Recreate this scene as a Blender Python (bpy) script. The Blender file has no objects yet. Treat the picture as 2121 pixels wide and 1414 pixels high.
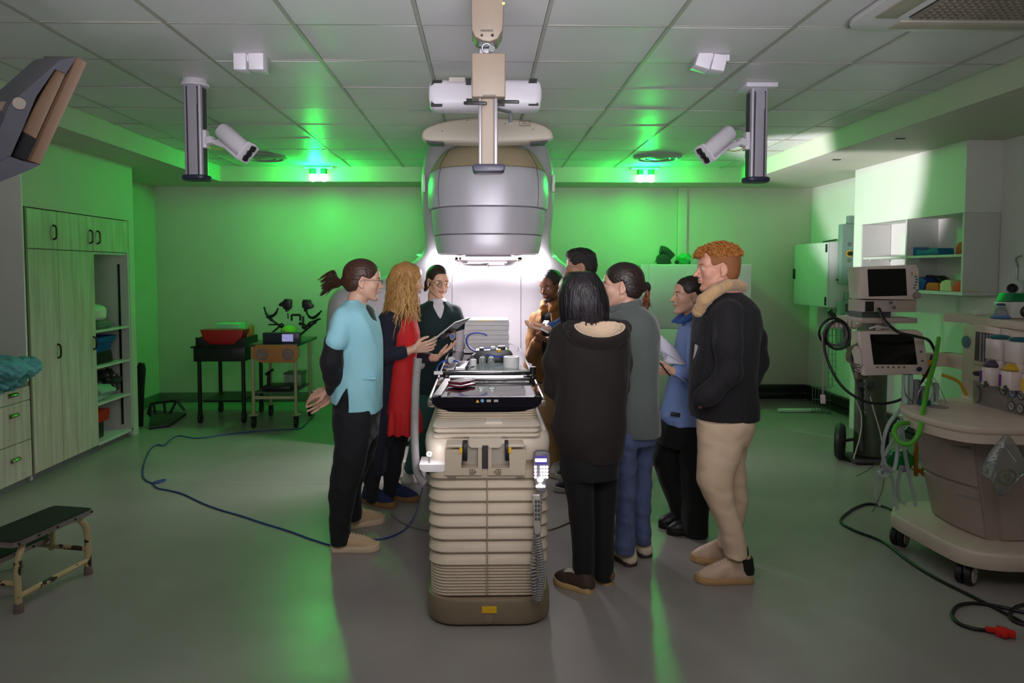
import bpy, bmesh, math, random, colorsys
import numpy as np
from mathutils import Vector, Matrix, Euler
random.seed(7)
scn = bpy.context.scene
C = scn.collection
pi = math.pi

# ------------------------------------------------------------------ camera
FPX, WPX, HPX, CAMZ = 1500.0, 2121.0, 1414.0, 1.6
PIT, YAW = math.radians(3.0), math.radians(1.15)
SHX, SHY = 0.014308, -0.032243
cam = bpy.data.cameras.new('camera'); camo = bpy.data.objects.new('camera', cam); C.objects.link(camo)
cam.sensor_width = 36.0; cam.sensor_fit = 'HORIZONTAL'
cam.lens = 36.0*FPX/WPX; cam.shift_x = SHX; cam.shift_y = SHY
camo.location = (0, 0, CAMZ); camo.rotation_euler = (pi/2-PIT, 0, -YAW)
cam.clip_start = 0.05; scn.camera = camo
CR = Euler((pi/2-PIT, 0, -YAW)).to_matrix()
def P(px, py, Y):
    "world point at room depth Y that was measured at photo pixel px, py"
    d = CR @ Vector(((px-WPX/2+SHX*WPX)/FPX, (-(py-HPX/2)+SHY*WPX)/FPX, -1))
    d = d*(Y/d.y); return Vector((d.x, Y, d.z+CAMZ))
def Pz(px, py, z):
    d = CR @ Vector(((px-WPX/2+SHX*WPX)/FPX, (-(py-HPX/2)+SHY*WPX)/FPX, -1))
    d = d*((z-CAMZ)/d.z); return Vector((d.x, d.y, z))
def Px(px, py, X):
    d = CR @ Vector(((px-WPX/2+SHX*WPX)/FPX, (-(py-HPX/2)+SHY*WPX)/FPX, -1))
    d = d*(X/d.x); return Vector((X, d.y, d.z+CAMZ))

# ------------------------------------------------------------------ world, exposure, large lights
vs = scn.view_settings
vs.view_transform = 'Standard'; vs.look = 'None'; vs.gamma = 1.0; vs.exposure = 0.0; vs.use_curve_mapping = False
wd = bpy.data.worlds.new('world'); scn.world = wd; wd.use_nodes = True
wd.node_tree.nodes['Background'].inputs[0].default_value = (0.86, 0.90, 1.0, 1)
wd.node_tree.nodes['Background'].inputs[1].default_value = 0.015
def light(name, kind, loc, col, power, target=None, **kw):
    l = bpy.data.lights.new(name, kind); o = bpy.data.objects.new(name, l); C.objects.link(o)
    l.color = col; l.energy = power; o.location = loc
    for k, v in kw.items(): setattr(l, k, v)
    if target is not None:
        o.rotation_euler = (Vector(target)-Vector(loc)).to_track_quat('-Z', 'Y').to_euler()
    return o
GREEN = (0.0, 1.0, 0.07)
# white work light under the treatment head; unseen spot added to whiten far corner
light('head_work_light', 'AREA', (0.05, 5.86, 1.715), (1.0, 0.93, 1.0), 44, (0.05, 5.80, 0), shape='RECTANGLE', size=0.66, size_y=0.2, spread=pi)
light('head_rear_light', 'AREA', (0.05, 6.30, 1.715), (1.0, 0.94, 1.0), 14, (0.05, 6.80, 1.70), shape='RECTANGLE', size=0.9, size_y=0.04, spread=math.radians(112))
light('added_corner_spot', 'SPOT', (0.95, 6.0, 1.50), (1.0, 0.95, 1.0), 330, (3.7, 7.16, 2.58), spot_size=math.radians(41), spot_blend=0.2, shadow_soft_size=0.12)
# unseen fill lights added to brighten the near end, machine head and ceiling
light('room_fill', 'AREA', (0.0, 0.9, 2.6), (1.0, 0.93, 0.90), 25, (0.0, 3.2, 1.2), shape='RECTANGLE', size=3.6, size_y=1.0)
light('front_fill', 'SPOT', (0.3, 0.6, 2.3), (1.0, 0.93, 0.88), 84, (0.05, 4.0, 1.05), spot_size=math.radians(58), spot_blend=1.0, shadow_soft_size=0.4)
light('upper_fill', 'SPOT', (0.2, -1.3, 1.75), (0.97, 0.94, 1.0), 310, (0.05, 5.0, 2.6), spot_size=math.radians(54), spot_blend=1.0, shadow_soft_size=0.4)
light('ceiling_fill', 'AREA', (0.0, 0.0, 1.45), (0.95, 0.95, 1.0), 27, (0.0, 2.4, 2.77), shape='RECTANGLE', size=3.4, size_y=0.5, spread=math.radians(80))
for sx in (-1, 1):
    light('green_lamp_light', 'POINT', (sx*1.84, 8.06, 2.66), GREEN, 36, shadow_soft_size=0.06)

# ------------------------------------------------------------------ materials
def lin(c):
    return tuple(((v/255)/12.92 if v/255 <= .04045 else (((v/255)+.055)/1.055)**2.4) for v in c)
MATS = {}
def mat(name, col, rough=0.5, metal=0.0, var=0.08, vscale=9.0, bump=0.0, bscale=120.0, emit=None, estr=1.0, trans=0.0, coat=0.0, stretch=None, spec=0.5, sheen=0.0, col2=None, alpha=1.0):
    if name in MATS: return MATS[name]
    m = bpy.data.materials.new(name); m.use_nodes = True; MATS[name] = m
    nt = m.node_tree; b = nt.nodes['Principled BSDF']; L = nt.links.new
    c = lin(col); c2 = lin(col2) if col2 else None
    b.inputs['Roughness'].default_value = rough; b.inputs['Metallic'].default_value = metal
    b.inputs['Specular IOR Level'].default_value = spec
    b.inputs['Transmission Weight'].default_value = trans
    b.inputs['Coat Weight'].default_value = coat; b.inputs['Alpha'].default_value = alpha
    b.inputs['Sheen Weight'].default_value = sheen
    tc = nt.nodes.new('ShaderNodeTexCoord'); mp = nt.nodes.new('ShaderNodeMapping')
    L(tc.outputs['Object'], mp.inputs[0])
    if stretch: mp.inputs['Scale'].default_value = stretch
    n = nt.nodes.new('ShaderNodeTexNoise'); n.inputs['Scale'].default_value = vscale; n.inputs['Detail'].default_value = 3
    L(mp.outputs[0], n.inputs['Vector'])
    r = nt.nodes.new('ShaderNodeMapRange'); r.inputs[1].default_value = .3; r.inputs[2].default_value = .7
    L(n.outputs[0], r.inputs[0])
    mx = nt.nodes.new('ShaderNodeMix'); mx.data_type = 'RGBA'
    if c2 is None: A, B = tuple(v*(1-var) for v in c), tuple(min(1, v*(1+var)) for v in c)
    else: A, B = c, c2
    mx.inputs[6].default_value = (*A, 1); mx.inputs[7].default_value = (*B, 1)
    L(r.outputs[0], mx.inputs[0]); L(mx.outputs[2], b.inputs['Base Color'])
    if bump:
        n2 = nt.nodes.new('ShaderNodeTexNoise'); n2.inputs['Scale'].default_value = bscale; n2.inputs['Detail'].default_value = 2
        L(mp.outputs[0], n2.inputs['Vector'])
        bp = nt.nodes.new('ShaderNodeBump'); bp.inputs['Strength'].default_value = bump; bp.inputs['Distance'].default_value = .01
        L(n2.outputs[0], bp.inputs['Height']); L(bp.outputs[0], b.inputs['Normal'])
    if emit:
        b.inputs['Emission Color'].default_value = (*emit, 1); b.inputs['Emission Strength'].default_value = estr
    return m

# ------------------------------------------------------------------ mesh builder
def rrect(w, h, r, n=5):
    "rounded rectangle outline, half sizes w, h"
    r = min(r, w*.999, h*.999); o = []
    for cx, cy, a0 in ((w-r, h-r, 0), (-w+r, h-r, pi/2), (-w+r, -h+r, pi), (w-r, -h+r, 1.5*pi)):
        for i in range(n+1):
            a = a0+pi/2*i/n; o.append((cx+r*math.cos(a), cy+r*math.sin(a)))
    return o
def superell(a, b, e, n=48):
    o = []
    for i in range(n):
        t = 2*pi*i/n; c, s = math.cos(t), math.sin(t)
        o.append((a*math.copysign(abs(c)**(2/e), c), b*math.copysign(abs(s)**(2/e), s)))
    return o
def catmull(pts, k=6, closed=False):
    pts = [Vector(p) for p in pts]; n = len(pts); o = []
    if n < 3 or k <= 1: return pts
    for i in range(n if closed else n-1):
        if closed: a, b, c, d = pts[(i-1) % n], pts[i], pts[(i+1) % n], pts[(i+2) % n]
        else: a, b, c, d = pts[max(i-1, 0)], pts[i], pts[i+1], pts[min(i+2, n-1)]
        for j in range(k):
            t = j/k
            o.append(.5*((2*b)+(c-a)*t+(2*a-5*b+4*c-d)*t*t+(3*b-a-3*c+d)*t**3))
    if not closed: o.append(pts[-1])
    return o
class MB:
    def __init__(s): s.bm = bmesh.new()
    def box(s, c, d, rot=None, bev=0.0, seg=2):
        r = bmesh.ops.create_cube(s.bm, size=1.0); vs_ = r['verts']
        M = Matrix.Translation(Vector(c)) @ (rot.to_matrix().to_4x4() if isinstance(rot, Euler) else (rot.to_4x4() if rot is not None else Matrix.Identity(4))) @ Matrix.Diagonal((d[0], d[1], d[2], 1))
        bmesh.ops.transform(s.bm, matrix=M, verts=vs_)
        if bev:
            es = list({e for v in vs_ for e in v.link_edges})
            bmesh.ops.bevel(s.bm, geom=es, offset=min(bev, min(d)*.49), segments=seg, affect='EDGES', profile=.5, clamp_overlap=True)
        return s
    def b2(s, p0, p1, bev=0.0, seg=2):
        p0, p1 = Vector(p0), Vector(p1)
        return s.box((p0+p1)/2, [max(abs(v), 1e-4) for v in (p1-p0)], None, bev, seg)
    def bar(s, p0, p1, w, h, bev=0.0):
        "box of section w x h from p0 to p1"
        p0, p1 = Vector(p0), Vector(p1); d = p1-p0
        q = d.to_track_quat('Y', 'Z').to_matrix()
        return s.box((p0+p1)/2, (w, d.length, h), q, bev)
    def rings(s, R, cap=True, closed=False):
        V = [[s.bm.verts.new(p) for p in r] for r in R]; n = len(V[0])
        for i in range(len(V) if closed else len(V)-1):
            a, b = V[i], V[(i+1) % len(V)]
            for j in range(n):
                try: s.bm.faces.new((a[j], a[(j+1) % n], b[(j+1) % n], b[j]))
                except ValueError: pass
        if cap and not closed:
            for r in (V[0][::-1], V[-1]):
                try: s.bm.faces.new(r)
                except ValueError: pass
        return s
    def tube(s, pts, r, n=8, k=0, closed=False, cap=True, flat=1.0):
        pts = catmull(pts, k, closed) if k else [Vector(p) for p in pts]
        m = len(pts); R = []
        T = []
        for i in range(m):
            a = pts[(i-1) % m] if (closed or i > 0) else pts[i]; b = pts[(i+1) % m] if (closed or i < m-1) else pts[i]
            t = (b-a); T.append(t.normalized() if t.length > 1e-9 else Vector((0, 0, 1)))
        up = Vector((0, 0, 1)) if abs(T[0].z) < .9 else Vector((1, 0, 0))
        N = (up-T[0]*up.dot(T[0])).normalized()
        for i in range(m):
            N = (N-T[i]*N.dot(T[i]))
            N = N.normalized() if N.length > 1e-6 else T[i].orthogonal().normalized()
            B = T[i].cross(N); rr = r[i*len(r)//m] if isinstance(r, (list, tuple)) and len(r) != m else (r[i] if isinstance(r, (list, tuple)) else r)
            R.append([pts[i]+(N*math.cos(2*pi*j/n)*flat+B*math.sin(2*pi*j/n))*rr for j in range(n)])
        return s.rings(R, cap, closed)
    def cyl(s, p0, p1, r0, r1=None, n=20):
        return s.tube([p0, p1], [r0, r0 if r1 is None else r1], n)
    def lathe(s, c, axis, prof, n=24, cap=True):
        "prof: (radius, distance along axis)"
        ax = Vector(axis).normalized(); u = ax.orthogonal().normalized(); v = ax.cross(u); c = Vector(c)
        R = [[c+ax*h+(u*math.cos(2*pi*j/n)+v*math.sin(2*pi*j/n))*max(r, 1e-4) for j in range(n)] for r, h in prof]
        return s.rings(R, cap)
    def ell(s, c, r, n=16, m=10, rot=None):
        rr = bmesh.ops.create_uvsphere(s.bm, u_segments=n, v_segments=m, radius=1)
        r = (r, r, r) if not isinstance(r, (list, tuple)) else r
        M = Matrix.Translation(Vector(c)) @ (rot.to_matrix().to_4x4() if rot else Matrix.Identity(4)) @ Matrix.Diagonal((*r, 1))
        bmesh.ops.transform(s.bm, matrix=M, verts=rr['verts']); return s
    def prism(s, pts, vec, bev=0.0, seg=2):
        "polygon of 3D points swept by vec"
        pts = [Vector(p) for p in pts]; vec = Vector(vec)
        a = [s.bm.verts.new(p) for p in pts]; b = [s.bm.verts.new(p+vec) for p in pts]; n = len(pts)
        f = [s.bm.faces.new(a), s.bm.faces.new(b[::-1])]
        for i in range(n): f.append(s.bm.faces.new((a[i], b[i], b[(i+1) % n], a[(i+1) % n])))
        bmesh.ops.recalc_face_normals(s.bm, faces=f)
        if bev:
            es = list({e for x in f[:2] for e in x.edges})
            bmesh.ops.bevel(s.bm, geom=es, offset=bev, segments=seg, affect='EDGES', profile=.5, clamp_overlap=True)
        return s
    def torus(s, c, axis, R, r, n=28, m=8, arc=2*pi):
        ax = Vector(axis).normalized(); u = ax.orthogonal().normalized(); v = ax.cross(u); c = Vector(c)
        full = abs(arc-2*pi) < 1e-6
        pts = [c+(u*math.cos(arc*i/n)+v*math.sin(arc*i/n))*R for i in range(n if full else n+1)]
        return s.tube(pts, r, m, closed=full)
    def quad(s, pts):
        s.bm.faces.new([s.bm.verts.new(Vector(p)) for p in pts]); return s
    def build(s, name, m, parent=None, label=None, ang=35, kind=None, smooth=True, fixn=True):
        if fixn: bmesh.ops.recalc_face_normals(s.bm, faces=s.bm.faces[:])
        me = bpy.data.meshes.new(name); s.bm.to_mesh(me); s.bm.free()
        if smooth:
            me.polygons.foreach_set('use_smooth', [True]*len(me.polygons))
            me.set_sharp_from_angle(angle=math.radians(ang))
        if m: me.materials.append(m)
        o = bpy.data.objects.new(name, me); C.objects.link(o)
        if parent is not None: adopt(o, parent)
        if label: o['label'] = label
        if kind: o['kind'] = kind
        return o
def adopt(o, parent):
    o.parent = parent
    # every thing Empty carries translation (and perhaps a turn) only; parts keep world coordinates
    root = parent
    while root.parent is not None: root = root.parent
    if parent.parent is None: o.matrix_parent_inverse = root.matrix_basis.inverted()
    return o
def thing(name, label, cat, loc=(0, 0, 0), group=None):
    o = bpy.data.objects.new(name, None); C.objects.link(o); o.location = loc; o.empty_display_size = .05
    o['label'] = label; o['category'] = cat
    if group: o['group'] = group
    return o
def tag(o, label, cat, group=None):
    o['label'] = label; o['category'] = cat
    if group: o['group'] = group
    return o
def clone(root, delta, label=None, group=None, turn=None):
    "copy of a thing with copies of its parts and sub-parts, shifted by delta"
    r = root.copy(); C.objects.link(r)
    r.location = root.location+Vector(delta)
    if turn is not None: r.rotation_euler = turn
    if label: r['label'] = label
    if group: r['group'] = group
    def rec(src, dst):
        for ch in list(src.children):
            c = ch.copy(); C.objects.link(c); c.parent = dst; c.matrix_parent_inverse = ch.matrix_parent_inverse.copy(); rec(ch, c)
    rec(root, r); return r
def struct(name, mb, m, parent=None, **k):
    return mb.build(name, m, parent, kind=None if parent else 'structure', **k)
# ------------------------------------------------------------------ the room
def floor_mat():
    m = mat('floor_vinyl', (150, 145, 140), rough=.2, var=.10, vscale=1.3, spec=.35)
    nt = m.node_tree; b = nt.nodes['Principled BSDF']; L = nt.links.new
    tc = nt.nodes.new('ShaderNodeTexCoord'); n = nt.nodes.new('ShaderNodeTexNoise'); n.inputs['Scale'].default_value = 5; n.inputs['Detail'].default_value = 5
    L(tc.outputs['Object'], n.inputs['Vector']); r = nt.nodes.new('ShaderNodeMapRange')
    r.inputs[3].default_value = .26; r.inputs[4].default_value = .40; L(n.outputs[0], r.inputs[0]); L(r.outputs[0], b.inputs['Roughness'])
    n2 = nt.nodes.new('ShaderNodeTexNoise'); n2.inputs['Scale'].default_value = 2.2; L(tc.outputs['Object'], n2.inputs['Vector'])
    bp = nt.nodes.new('ShaderNodeBump'); bp.inputs['Strength'].default_value = .12; bp.inputs['Distance'].default_value = .02
    L(n2.outputs[0], bp.inputs['Height']); L(bp.outputs[0], b.inputs['Normal'])
    return m
M_floor = floor_mat()
M_wall = mat('wall_paint', (198, 196, 182), rough=.6, var=.03, vscale=2, bump=.05, bscale=60)
M_wallw = mat('wall_paint_white', (232, 231, 226), rough=.55, var=.03, vscale=2, bump=.05, bscale=60)
M_tile = mat('ceiling_tile', (214, 212, 214), rough=.42, var=.05, vscale=1.6, bump=.08, bscale=7)
M_tbar = mat('ceiling_grid_metal', (168, 164, 158), rough=.35, var=.05)
M_black = mat('black_plastic', (22, 22, 24), rough=.4, var=.15)
M_dark = mat('dark_trunking', (30, 31, 33), rough=.35, var=.15)
XB = 2.955; ZC = 2.77; ZS = 2.603; YW = 8.82; XL = -3.385; XLR = -3.93; XR = 3.735; XRR = 4.02; YB = 8.28
struct('floor', MB().b2((-4.6, -1.5, -.12), (4.6, 9.0, 0)), M_floor)
# ceiling: lay-in tiles, none of them lying quite level, over a metal grid
cb = MB(); rt = random.Random(3)
xs = [-XB]+[-2.7+.6*i for i in range(10)]+[XB]
ys = [-1.3+.6*j+.0 for j in range(-1, 17)]
ys = [y+.03 for y in ys if y+.03 < YB-.05]+[YB]
for i in range(len(xs)-1):
    for j in range(len(ys)-1):
        x0, x1, y0, y1 = xs[i]+.011, xs[i+1]-.011, ys[j]+.011, ys[j+1]-.011
        a, b, c, d = [rt.uniform(-.004, .006) for _ in range(4)]
        cb.rings([[(x0, y0, ZC+a), (x1, y0, ZC+b), (x1, y1, ZC+c), (x0, y1, ZC+d)], [(x0, y0, ZC+.03), (x1, y0, ZC+.03), (x1, y1, ZC+.03), (x0, y1, ZC+.03)]])
cb.b2((-XB, -1.5, ZC+.03), (XB, YB, ZC+.1))
struct('ceiling', cb, M_tile, ang=20)
gb = MB()
for x in xs[1:-1]: gb.b2((x-.009, -1.4, ZC-.004), (x+.009, YB, ZC+.012))
for y in ys[1:-1]: gb.b2((-XB, y-.006, ZC-.001), (XB, y+.006, ZC+.012))
struct('trim_1', gb, M_tbar)
# bulkheads round three sides
struct('wall_bulkhead_left', MB().b2((-4.6, -1.5, ZS), (-XB, YB, ZC+.1)), M_wall)
struct('wall_bulkhead_right', MB().b2((XB, -1.5, ZS), (4.6, YB, ZC+.1)), M_wall)
struct('wall_bulkhead_back', MB().b2((-4.6, YB, ZS), (4.6, YW+.12, ZC+.1)), M_wall)
struct('wall_back', MB().b2((-4.6, YW, 0), (4.6, YW+.12, ZS)), M_wall)
YL0, YL1 = 5.42, 7.12
struct('wall_left', MB().b2((-4.5, YL0, 2.075), (XL, YL1, ZS)).b2((-4.5, 7.02, 0), (XL, YL1, 2.075)).b2((-4.1, YL0, 0), (-3.98, 7.02, 2.075)), M_wall)
struct('wall_left_recess', MB().b2((-4.1, YL1, 0), (XLR, YW, ZS)), M_wall)
struct('wall_left_front', MB().b2((-4.1, -1.5, 0), (-3.98, YL0-.01, ZS)).b2((-3.98, YL0-.012, .78), (XL+.004, YL0+.005, ZS)), M_wallw)
struct('wall_right', MB().b2((XRR, -1.5, 0), (4.2, YW, ZS)), M_wallw)
# boxed-in shelf unit on the right wall is built with the furniture; its column and the pilaster behind it
struct('wall_right_column', MB().b2((XR, 7.10, 0), (XRR, 7.245, ZS)), M_wallw)
# skirting: dark trunking along the far right, coved vinyl elsewhere
kb = MB()
kb.b2((1.9, YW-.06, .10), (XRR-.05, YW, .20), .012).b2((1.9, YW-.05, .02), (XRR-.05, YW, .085), .012)
kb.b2((XRR-.06, 7.25, .10), (XRR, YW-.03, .20), .012).b2((XRR-.05, 7.25, .02), (XRR, YW-.03, .085), .012)
kb.b2((XRR-.06, 4.2, .10), (XRR, 7.1, .20), .012).b2((XRR-.05, 4.2, .02), (XRR, 7.1, .085), .012)
struct('baseboard_right', kb, M_dark)
M_skirt = mat('coved_skirting', (112, 118, 112), rough=.3, var=.08)
struct('baseboard_back', MB().b2((XLR, YW-.012, 0), (1.9, YW, .12), .004).b2((XLR, YL1, 0), (XLR+.012, YW-.01, .12), .004), M_skirt)
# painted line on the floor
M_line = mat('pale_floor_line', (176, 178, 170), rough=.35)
lb = MB()
a, b = Pz(338, 998, 0), Pz(1000, 1003, 0); lb.bar((a.x, a.y, .001), (b.x, b.y, .001), .008, .002)
a, b = Pz(1560, 878, 0), Pz(1742, 907, 0); lb.bar((a.x, a.y, .001), (b.x, b.y, .001), .008, .002)
struct('trim_2', lb, M_line)
# vertical cable duct on the far wall
a, b = P(1403, 392, YW), P(1420, 545, YW)
struct('trim_3', MB().b2((a.x, YW-.045, .2), (b.x, YW, ZS), .004), M_wall)
# ------------------------------------------------------------------ green warning lamps on the far bulkhead
M_tubeg = mat('green_lamp_glass', (210, 255, 215), rough=.3, emit=(.25, 1.0, .33), estr=14)
M_lcap = mat('lamp_cap', (60, 72, 62), rough=.4)
for sx, lab in ((-1, 'pair of green glowing lamp tubes on the far bulkhead, left of the treatment machine'), (1, 'pair of green glowing lamp tubes on the far bulkhead, right of the treatment machine')):
    x = sx*1.84
    t = thing('warning_lamp', lab, 'lamp', (x, YB, 2.6), 'green lamps on the far bulkhead')
    MB().b2((x-.16, YB-.075, ZC-.035), (x+.16, YB, ZC-.012), .006).build('mounting_plate', M_wallw, t)
    for d in (-.062, .062):
        MB().cyl((x+d, YB-.07, ZC-.036), (x+d, YB-.07, 2.675), .036).build('lamp_cap', M_lcap, t)
        MB().cyl((x+d, YB-.07, 2.675), (x+d, YB-.07, 2.605), .035).ell((x+d, YB-.07, 2.607), (.035, .035, .014)).build('lamp_tube', M_tubeg, t, 'glowing green lamp tube')
# round ceiling diffusers near the far bulkhead
M_diff = mat('diffuser_metal', (150, 152, 150), rough=.35)
for pxx, lab in ((545, 'round ceiling air diffuser near the far left bulkhead, behind the left camera post'), (1362, 'round ceiling air diffuser just in front of the right green lamps')):
    c = Pz(pxx, 323, ZC)
    tag(MB().lathe((c.x, c.y, ZC), (0, 0, -1), [(.24, .0), (.245, .018), (.2, .035), (.19, .02), (.13, .03), (.12, .018), (.06, .034), (.001, .034)], 32).build('air_diffuser', M_diff), lab, 'vent', 'round ceiling diffusers')
# four-way air conditioning cassette in the ceiling, front right
t = thing('air_conditioning_cassette', 'large square air conditioning grille in the ceiling at the top right', 'vent', (2.2, 2.95, ZC))
cx, cy, h = 2.32, 2.86, .62
MB().prism([(cx+u, cy+v, ZC-.035) for u, v in rrect(h, h, .12, 6)], (0, 0, .03), .01).build('cassette_panel', M_tile, t)
gb = MB()
for i in range(25):
    u = -.40+.80*i/24
    gb.b2((cx+u-.004, cy-.40, ZC-.052), (cx+u+.004, cy+.40, ZC-.036)); gb.b2((cx-.40, cy+u-.004, ZC-.050), (cx+.40, cy+u+.004, ZC-.036))
gb.build('grille', mat('grille_plastic', (132, 122, 110), rough=.5), t)
MB().b2((cx-.41, cy-.41, ZC-.038), (cx+.41, cy+.41, ZC-.034)).build('grille_filter', M_black, t, 'dark filter behind the grille')
fb = MB()
for u, v, du, dv in ((0, .51, .42, .05), (0, -.51, .42, .05), (.51, 0, .05, .42), (-.51, 0, .05, .42)):
    fb.box((cx+u, cy+v, ZC-.036), (2*du, 2*dv, .014), None, .005)
fb.build('louvre', mat('louvre_plastic', (176, 166, 152), rough=.5), t)
# soffit downlight slots on the right
sb = MB()
for p in ((1865, 287), (1733, 330)):
    c = Pz(*p, ZS); sb.box((c.x, c.y, ZS-.003), (.07, .025, .008), None, .003)
struct('trim_4', sb, M_dark)
# ------------------------------------------------------------------ the treatment machine
M_silver = mat('silver_shell', (204, 200, 212), rough=.34, metal=.12, var=.02, vscale=2)
M_silver2 = mat('silver_shell_lower', (192, 188, 200), rough=.36, metal=.12, var=.02, vscale=2)
M_tan = mat('champagne_shell', (186, 164, 138), rough=.36, metal=.12, var=.03, vscale=2)
M_beige = mat('beige_plastic', (205, 194, 178), rough=.42, var=.03, vscale=3)
M_beige2 = mat('warm_beige_plastic', (190, 176, 156), rough=.42, var=.03, vscale=3)
M_white = mat('white_shell', (226, 222, 226), rough=.35, var=.02, vscale=2)
M_seam = mat('dark_seam_gap', (52, 50, 52), rough=.6)  # plain dark grey for panel seams and the centre slot
M_steel = mat('brushed_steel', (170, 170, 175), rough=.28, metal=.9, var=.08, stretch=(1, 30, 1))
M_led = mat('green_indicator', (60, 255, 90), emit=(.1, 1, .2), estr=1.6)
XM = .047
lin_ = thing('treatment_machine', 'tall white and silver radiotherapy machine with rounded overhanging head in the room centre', 'medical machine', (XM, 6.6, 0))
# gantry body: bell outline, deep rounded shoulders
YG = 6.52
out = [(1118, 262), (1138, 300), (1149, 350), (1151, 400), (1148, 450), (1144, 492), (1150, 523), (1184, 551), (1235, 574), (1300, 586), (1338, 612), (1348, 660), (1346, 760), (1322, 860), (1290, 926)]
pr = [P(x, y, YG) for x, y in out]; pr = catmull(pr, 4)
prof = [(p.x-XM, max(p.z, .02)) for p in pr]
def bell(inset, y):
    o = []
    n = len(prof)
    for i, (x, z) in enumerate(prof):
        a, b = prof[max(i-1, 0)], prof[min(i+1, n-1)]
        tx, tz = b[0]-a[0], b[1]-a[1]; l = math.hypot(tx, tz) or 1
        nx, nz = -tz/l, tx/l   # outward normal on the right flank
        if nx < 0 and abs(nz) < .2: nx, nz = -nx, -nz
        o.append((XM+x-abs(nx)*inset*.9, y, max(.02, z-(max(nz, 0) if nz > 0 else nz)*inset*.9)))
    l_ = [(2*XM-p[0], p[1], p[2]) for p in o][::-1]
    return o+l_
# outward normal is +x / +z on the right flank of the bell
R = []
for k in range(7):
    a = pi/2*k/6; R.append(bell(.17*(1-math.sin(a)), YG-.03+.17*(1-math.cos(a))-.0))
R.append(bell(0, 8.0)); R.append(bell(.1, 8.15))
gm = MB().rings(R); gm.build('gantry_body', mat('gantry_shell', (184, 180, 186), rough=.38, var=.02), lin_, ang=50)
sb = MB()
for px_ in (936, 1079):
    a, b = P(px_, 540, YG-.03), P(px_, 880, YG-.03); sb.b2((a.x-.002, YG-.034, b.z), (a.x+.002, YG-.028, a.z))
sb.build('panel_seam', M_seam, lin_)
for p in ((868, 528), (1149, 531)):
    c = P(*p, YG-.04); MB().ell(c, (.022, .012, .010)).build('indicator_light', M_led, lin_)
# side imaging arms' pale housings low on the flanks
# treatment head
YH, BH = 6.36, .60
def head_part(name, rows, m, e=2.7, bev=.012):
    rows = [(P(XMPX, y, YH-BH).z, hw*(YH-BH)/FPX, g) for y, hw, g in rows]
    R = []
    n = len(rows)
    for i, (z, a, g) in enumerate(rows):
        R.append([(XM+u, YH+v, z+.028*(abs(u)/max(a, .01))**2*0) for u, v in superell(a, BH*g, e, 64)])
    # softened rims
    def shrink(r, s, dz):
        return [(XM+(p[0]-XM)*s, YH+(p[1]-YH)*s, p[2]+dz) for p in r]
    sg = -1 if rows[0][0] > rows[-1][0] else 1
    R = [shrink(R[0], .94, 0), shrink(R[0], .982, 0)]+[shrink(R[0], .995, sg*.006)]+R[1:-1]+[shrink(R[-1], .995, -sg*.006), shrink(R[-1], .982, 0), shrink(R[-1], .94, 0)]
    return MB().rings(R).build(name, m, lin_, ang=40)
XMPX = 1012
head_part('head_cap', [(292, 88, .80), (297, 98, .84), (305, 107, .88), (318, 116, .92), (331, 124, .96), (341, 128.5, .985), (342, 129, .985)], M_tan)
head_part('head_upper_shell', [(342.5, 128.8, .985), (352, 131.5, .99), (368, 134, 1), (390, 135.2, 1), (410, 134.5, 1), (424, 133.2, .995), (425, 133, .995)], M_silver)
head_part('head_middle_shell', [(426, 128, .985), (440, 126.5, .98), (460, 124.5, .975), (482, 121.5, .968), (483, 121.3, .968)], M_silver2)
head_part('head_lower_shell', [(484, 120.8, .966), (500, 118.5, .96), (514, 116, .952), (523, 113, .94), (526, 110, .93)], M_silver)
sb = MB()
for sx in (-1, 1):
    pts = []
    for y, hw, g in ((344, 129.2, .986), (352, 131.7, .99), (368, 134.3, 1), (390, 135.4, 1), (410, 134.7, 1), (424, 133.3, .996)):
        a, b, z = hw*(YH-BH)/FPX, BH*g, P(XMPX, y, YH-BH).z
        u = .78*a; v = b*(1-.78**2.7)**(1/2.7); pts.append((XM+sx*u, YH-v-.0005, z))
    sb.tube(pts, .0022, 5, 3)
    pts = []
    for y, hw, g in ((300, 101, .855), (305, 107, .88), (318, 116, .92), (331, 124, .96), (341, 128.6, .986)):
        a, b, z = hw*(YH-BH)/FPX, BH*g, P(XMPX, y, YH-BH).z
        u = .80*a; v = b*(1-.80**2.7)**(1/2.7); pts.append((XM+sx*u, YH-v-.0005, z))
    sb.tube(pts, .0022, 5, 3)
sb.build('shell_seam', M_seam, lin_)
for sx in (-1, 1):   # green-lit strips down the flanks of the head
    a, b = P(XMPX+sx*134, 362, 6.3), P(XMPX+sx*134, 398, 6.3)
    MB().b2((a.x-.012, 6.28, b.z), (a.x+.012, 6.36, a.z), .008).build('flank_strip', M_white, lin_)
# neck joining head to gantry
MB().prism([(XM+u, 6.7, 2.20+v) for u, v in rrect(.42, .36, .12, 5)], (0, .6, 0)).build('head_arm', MATS['gantry_shell'], lin_)
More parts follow.
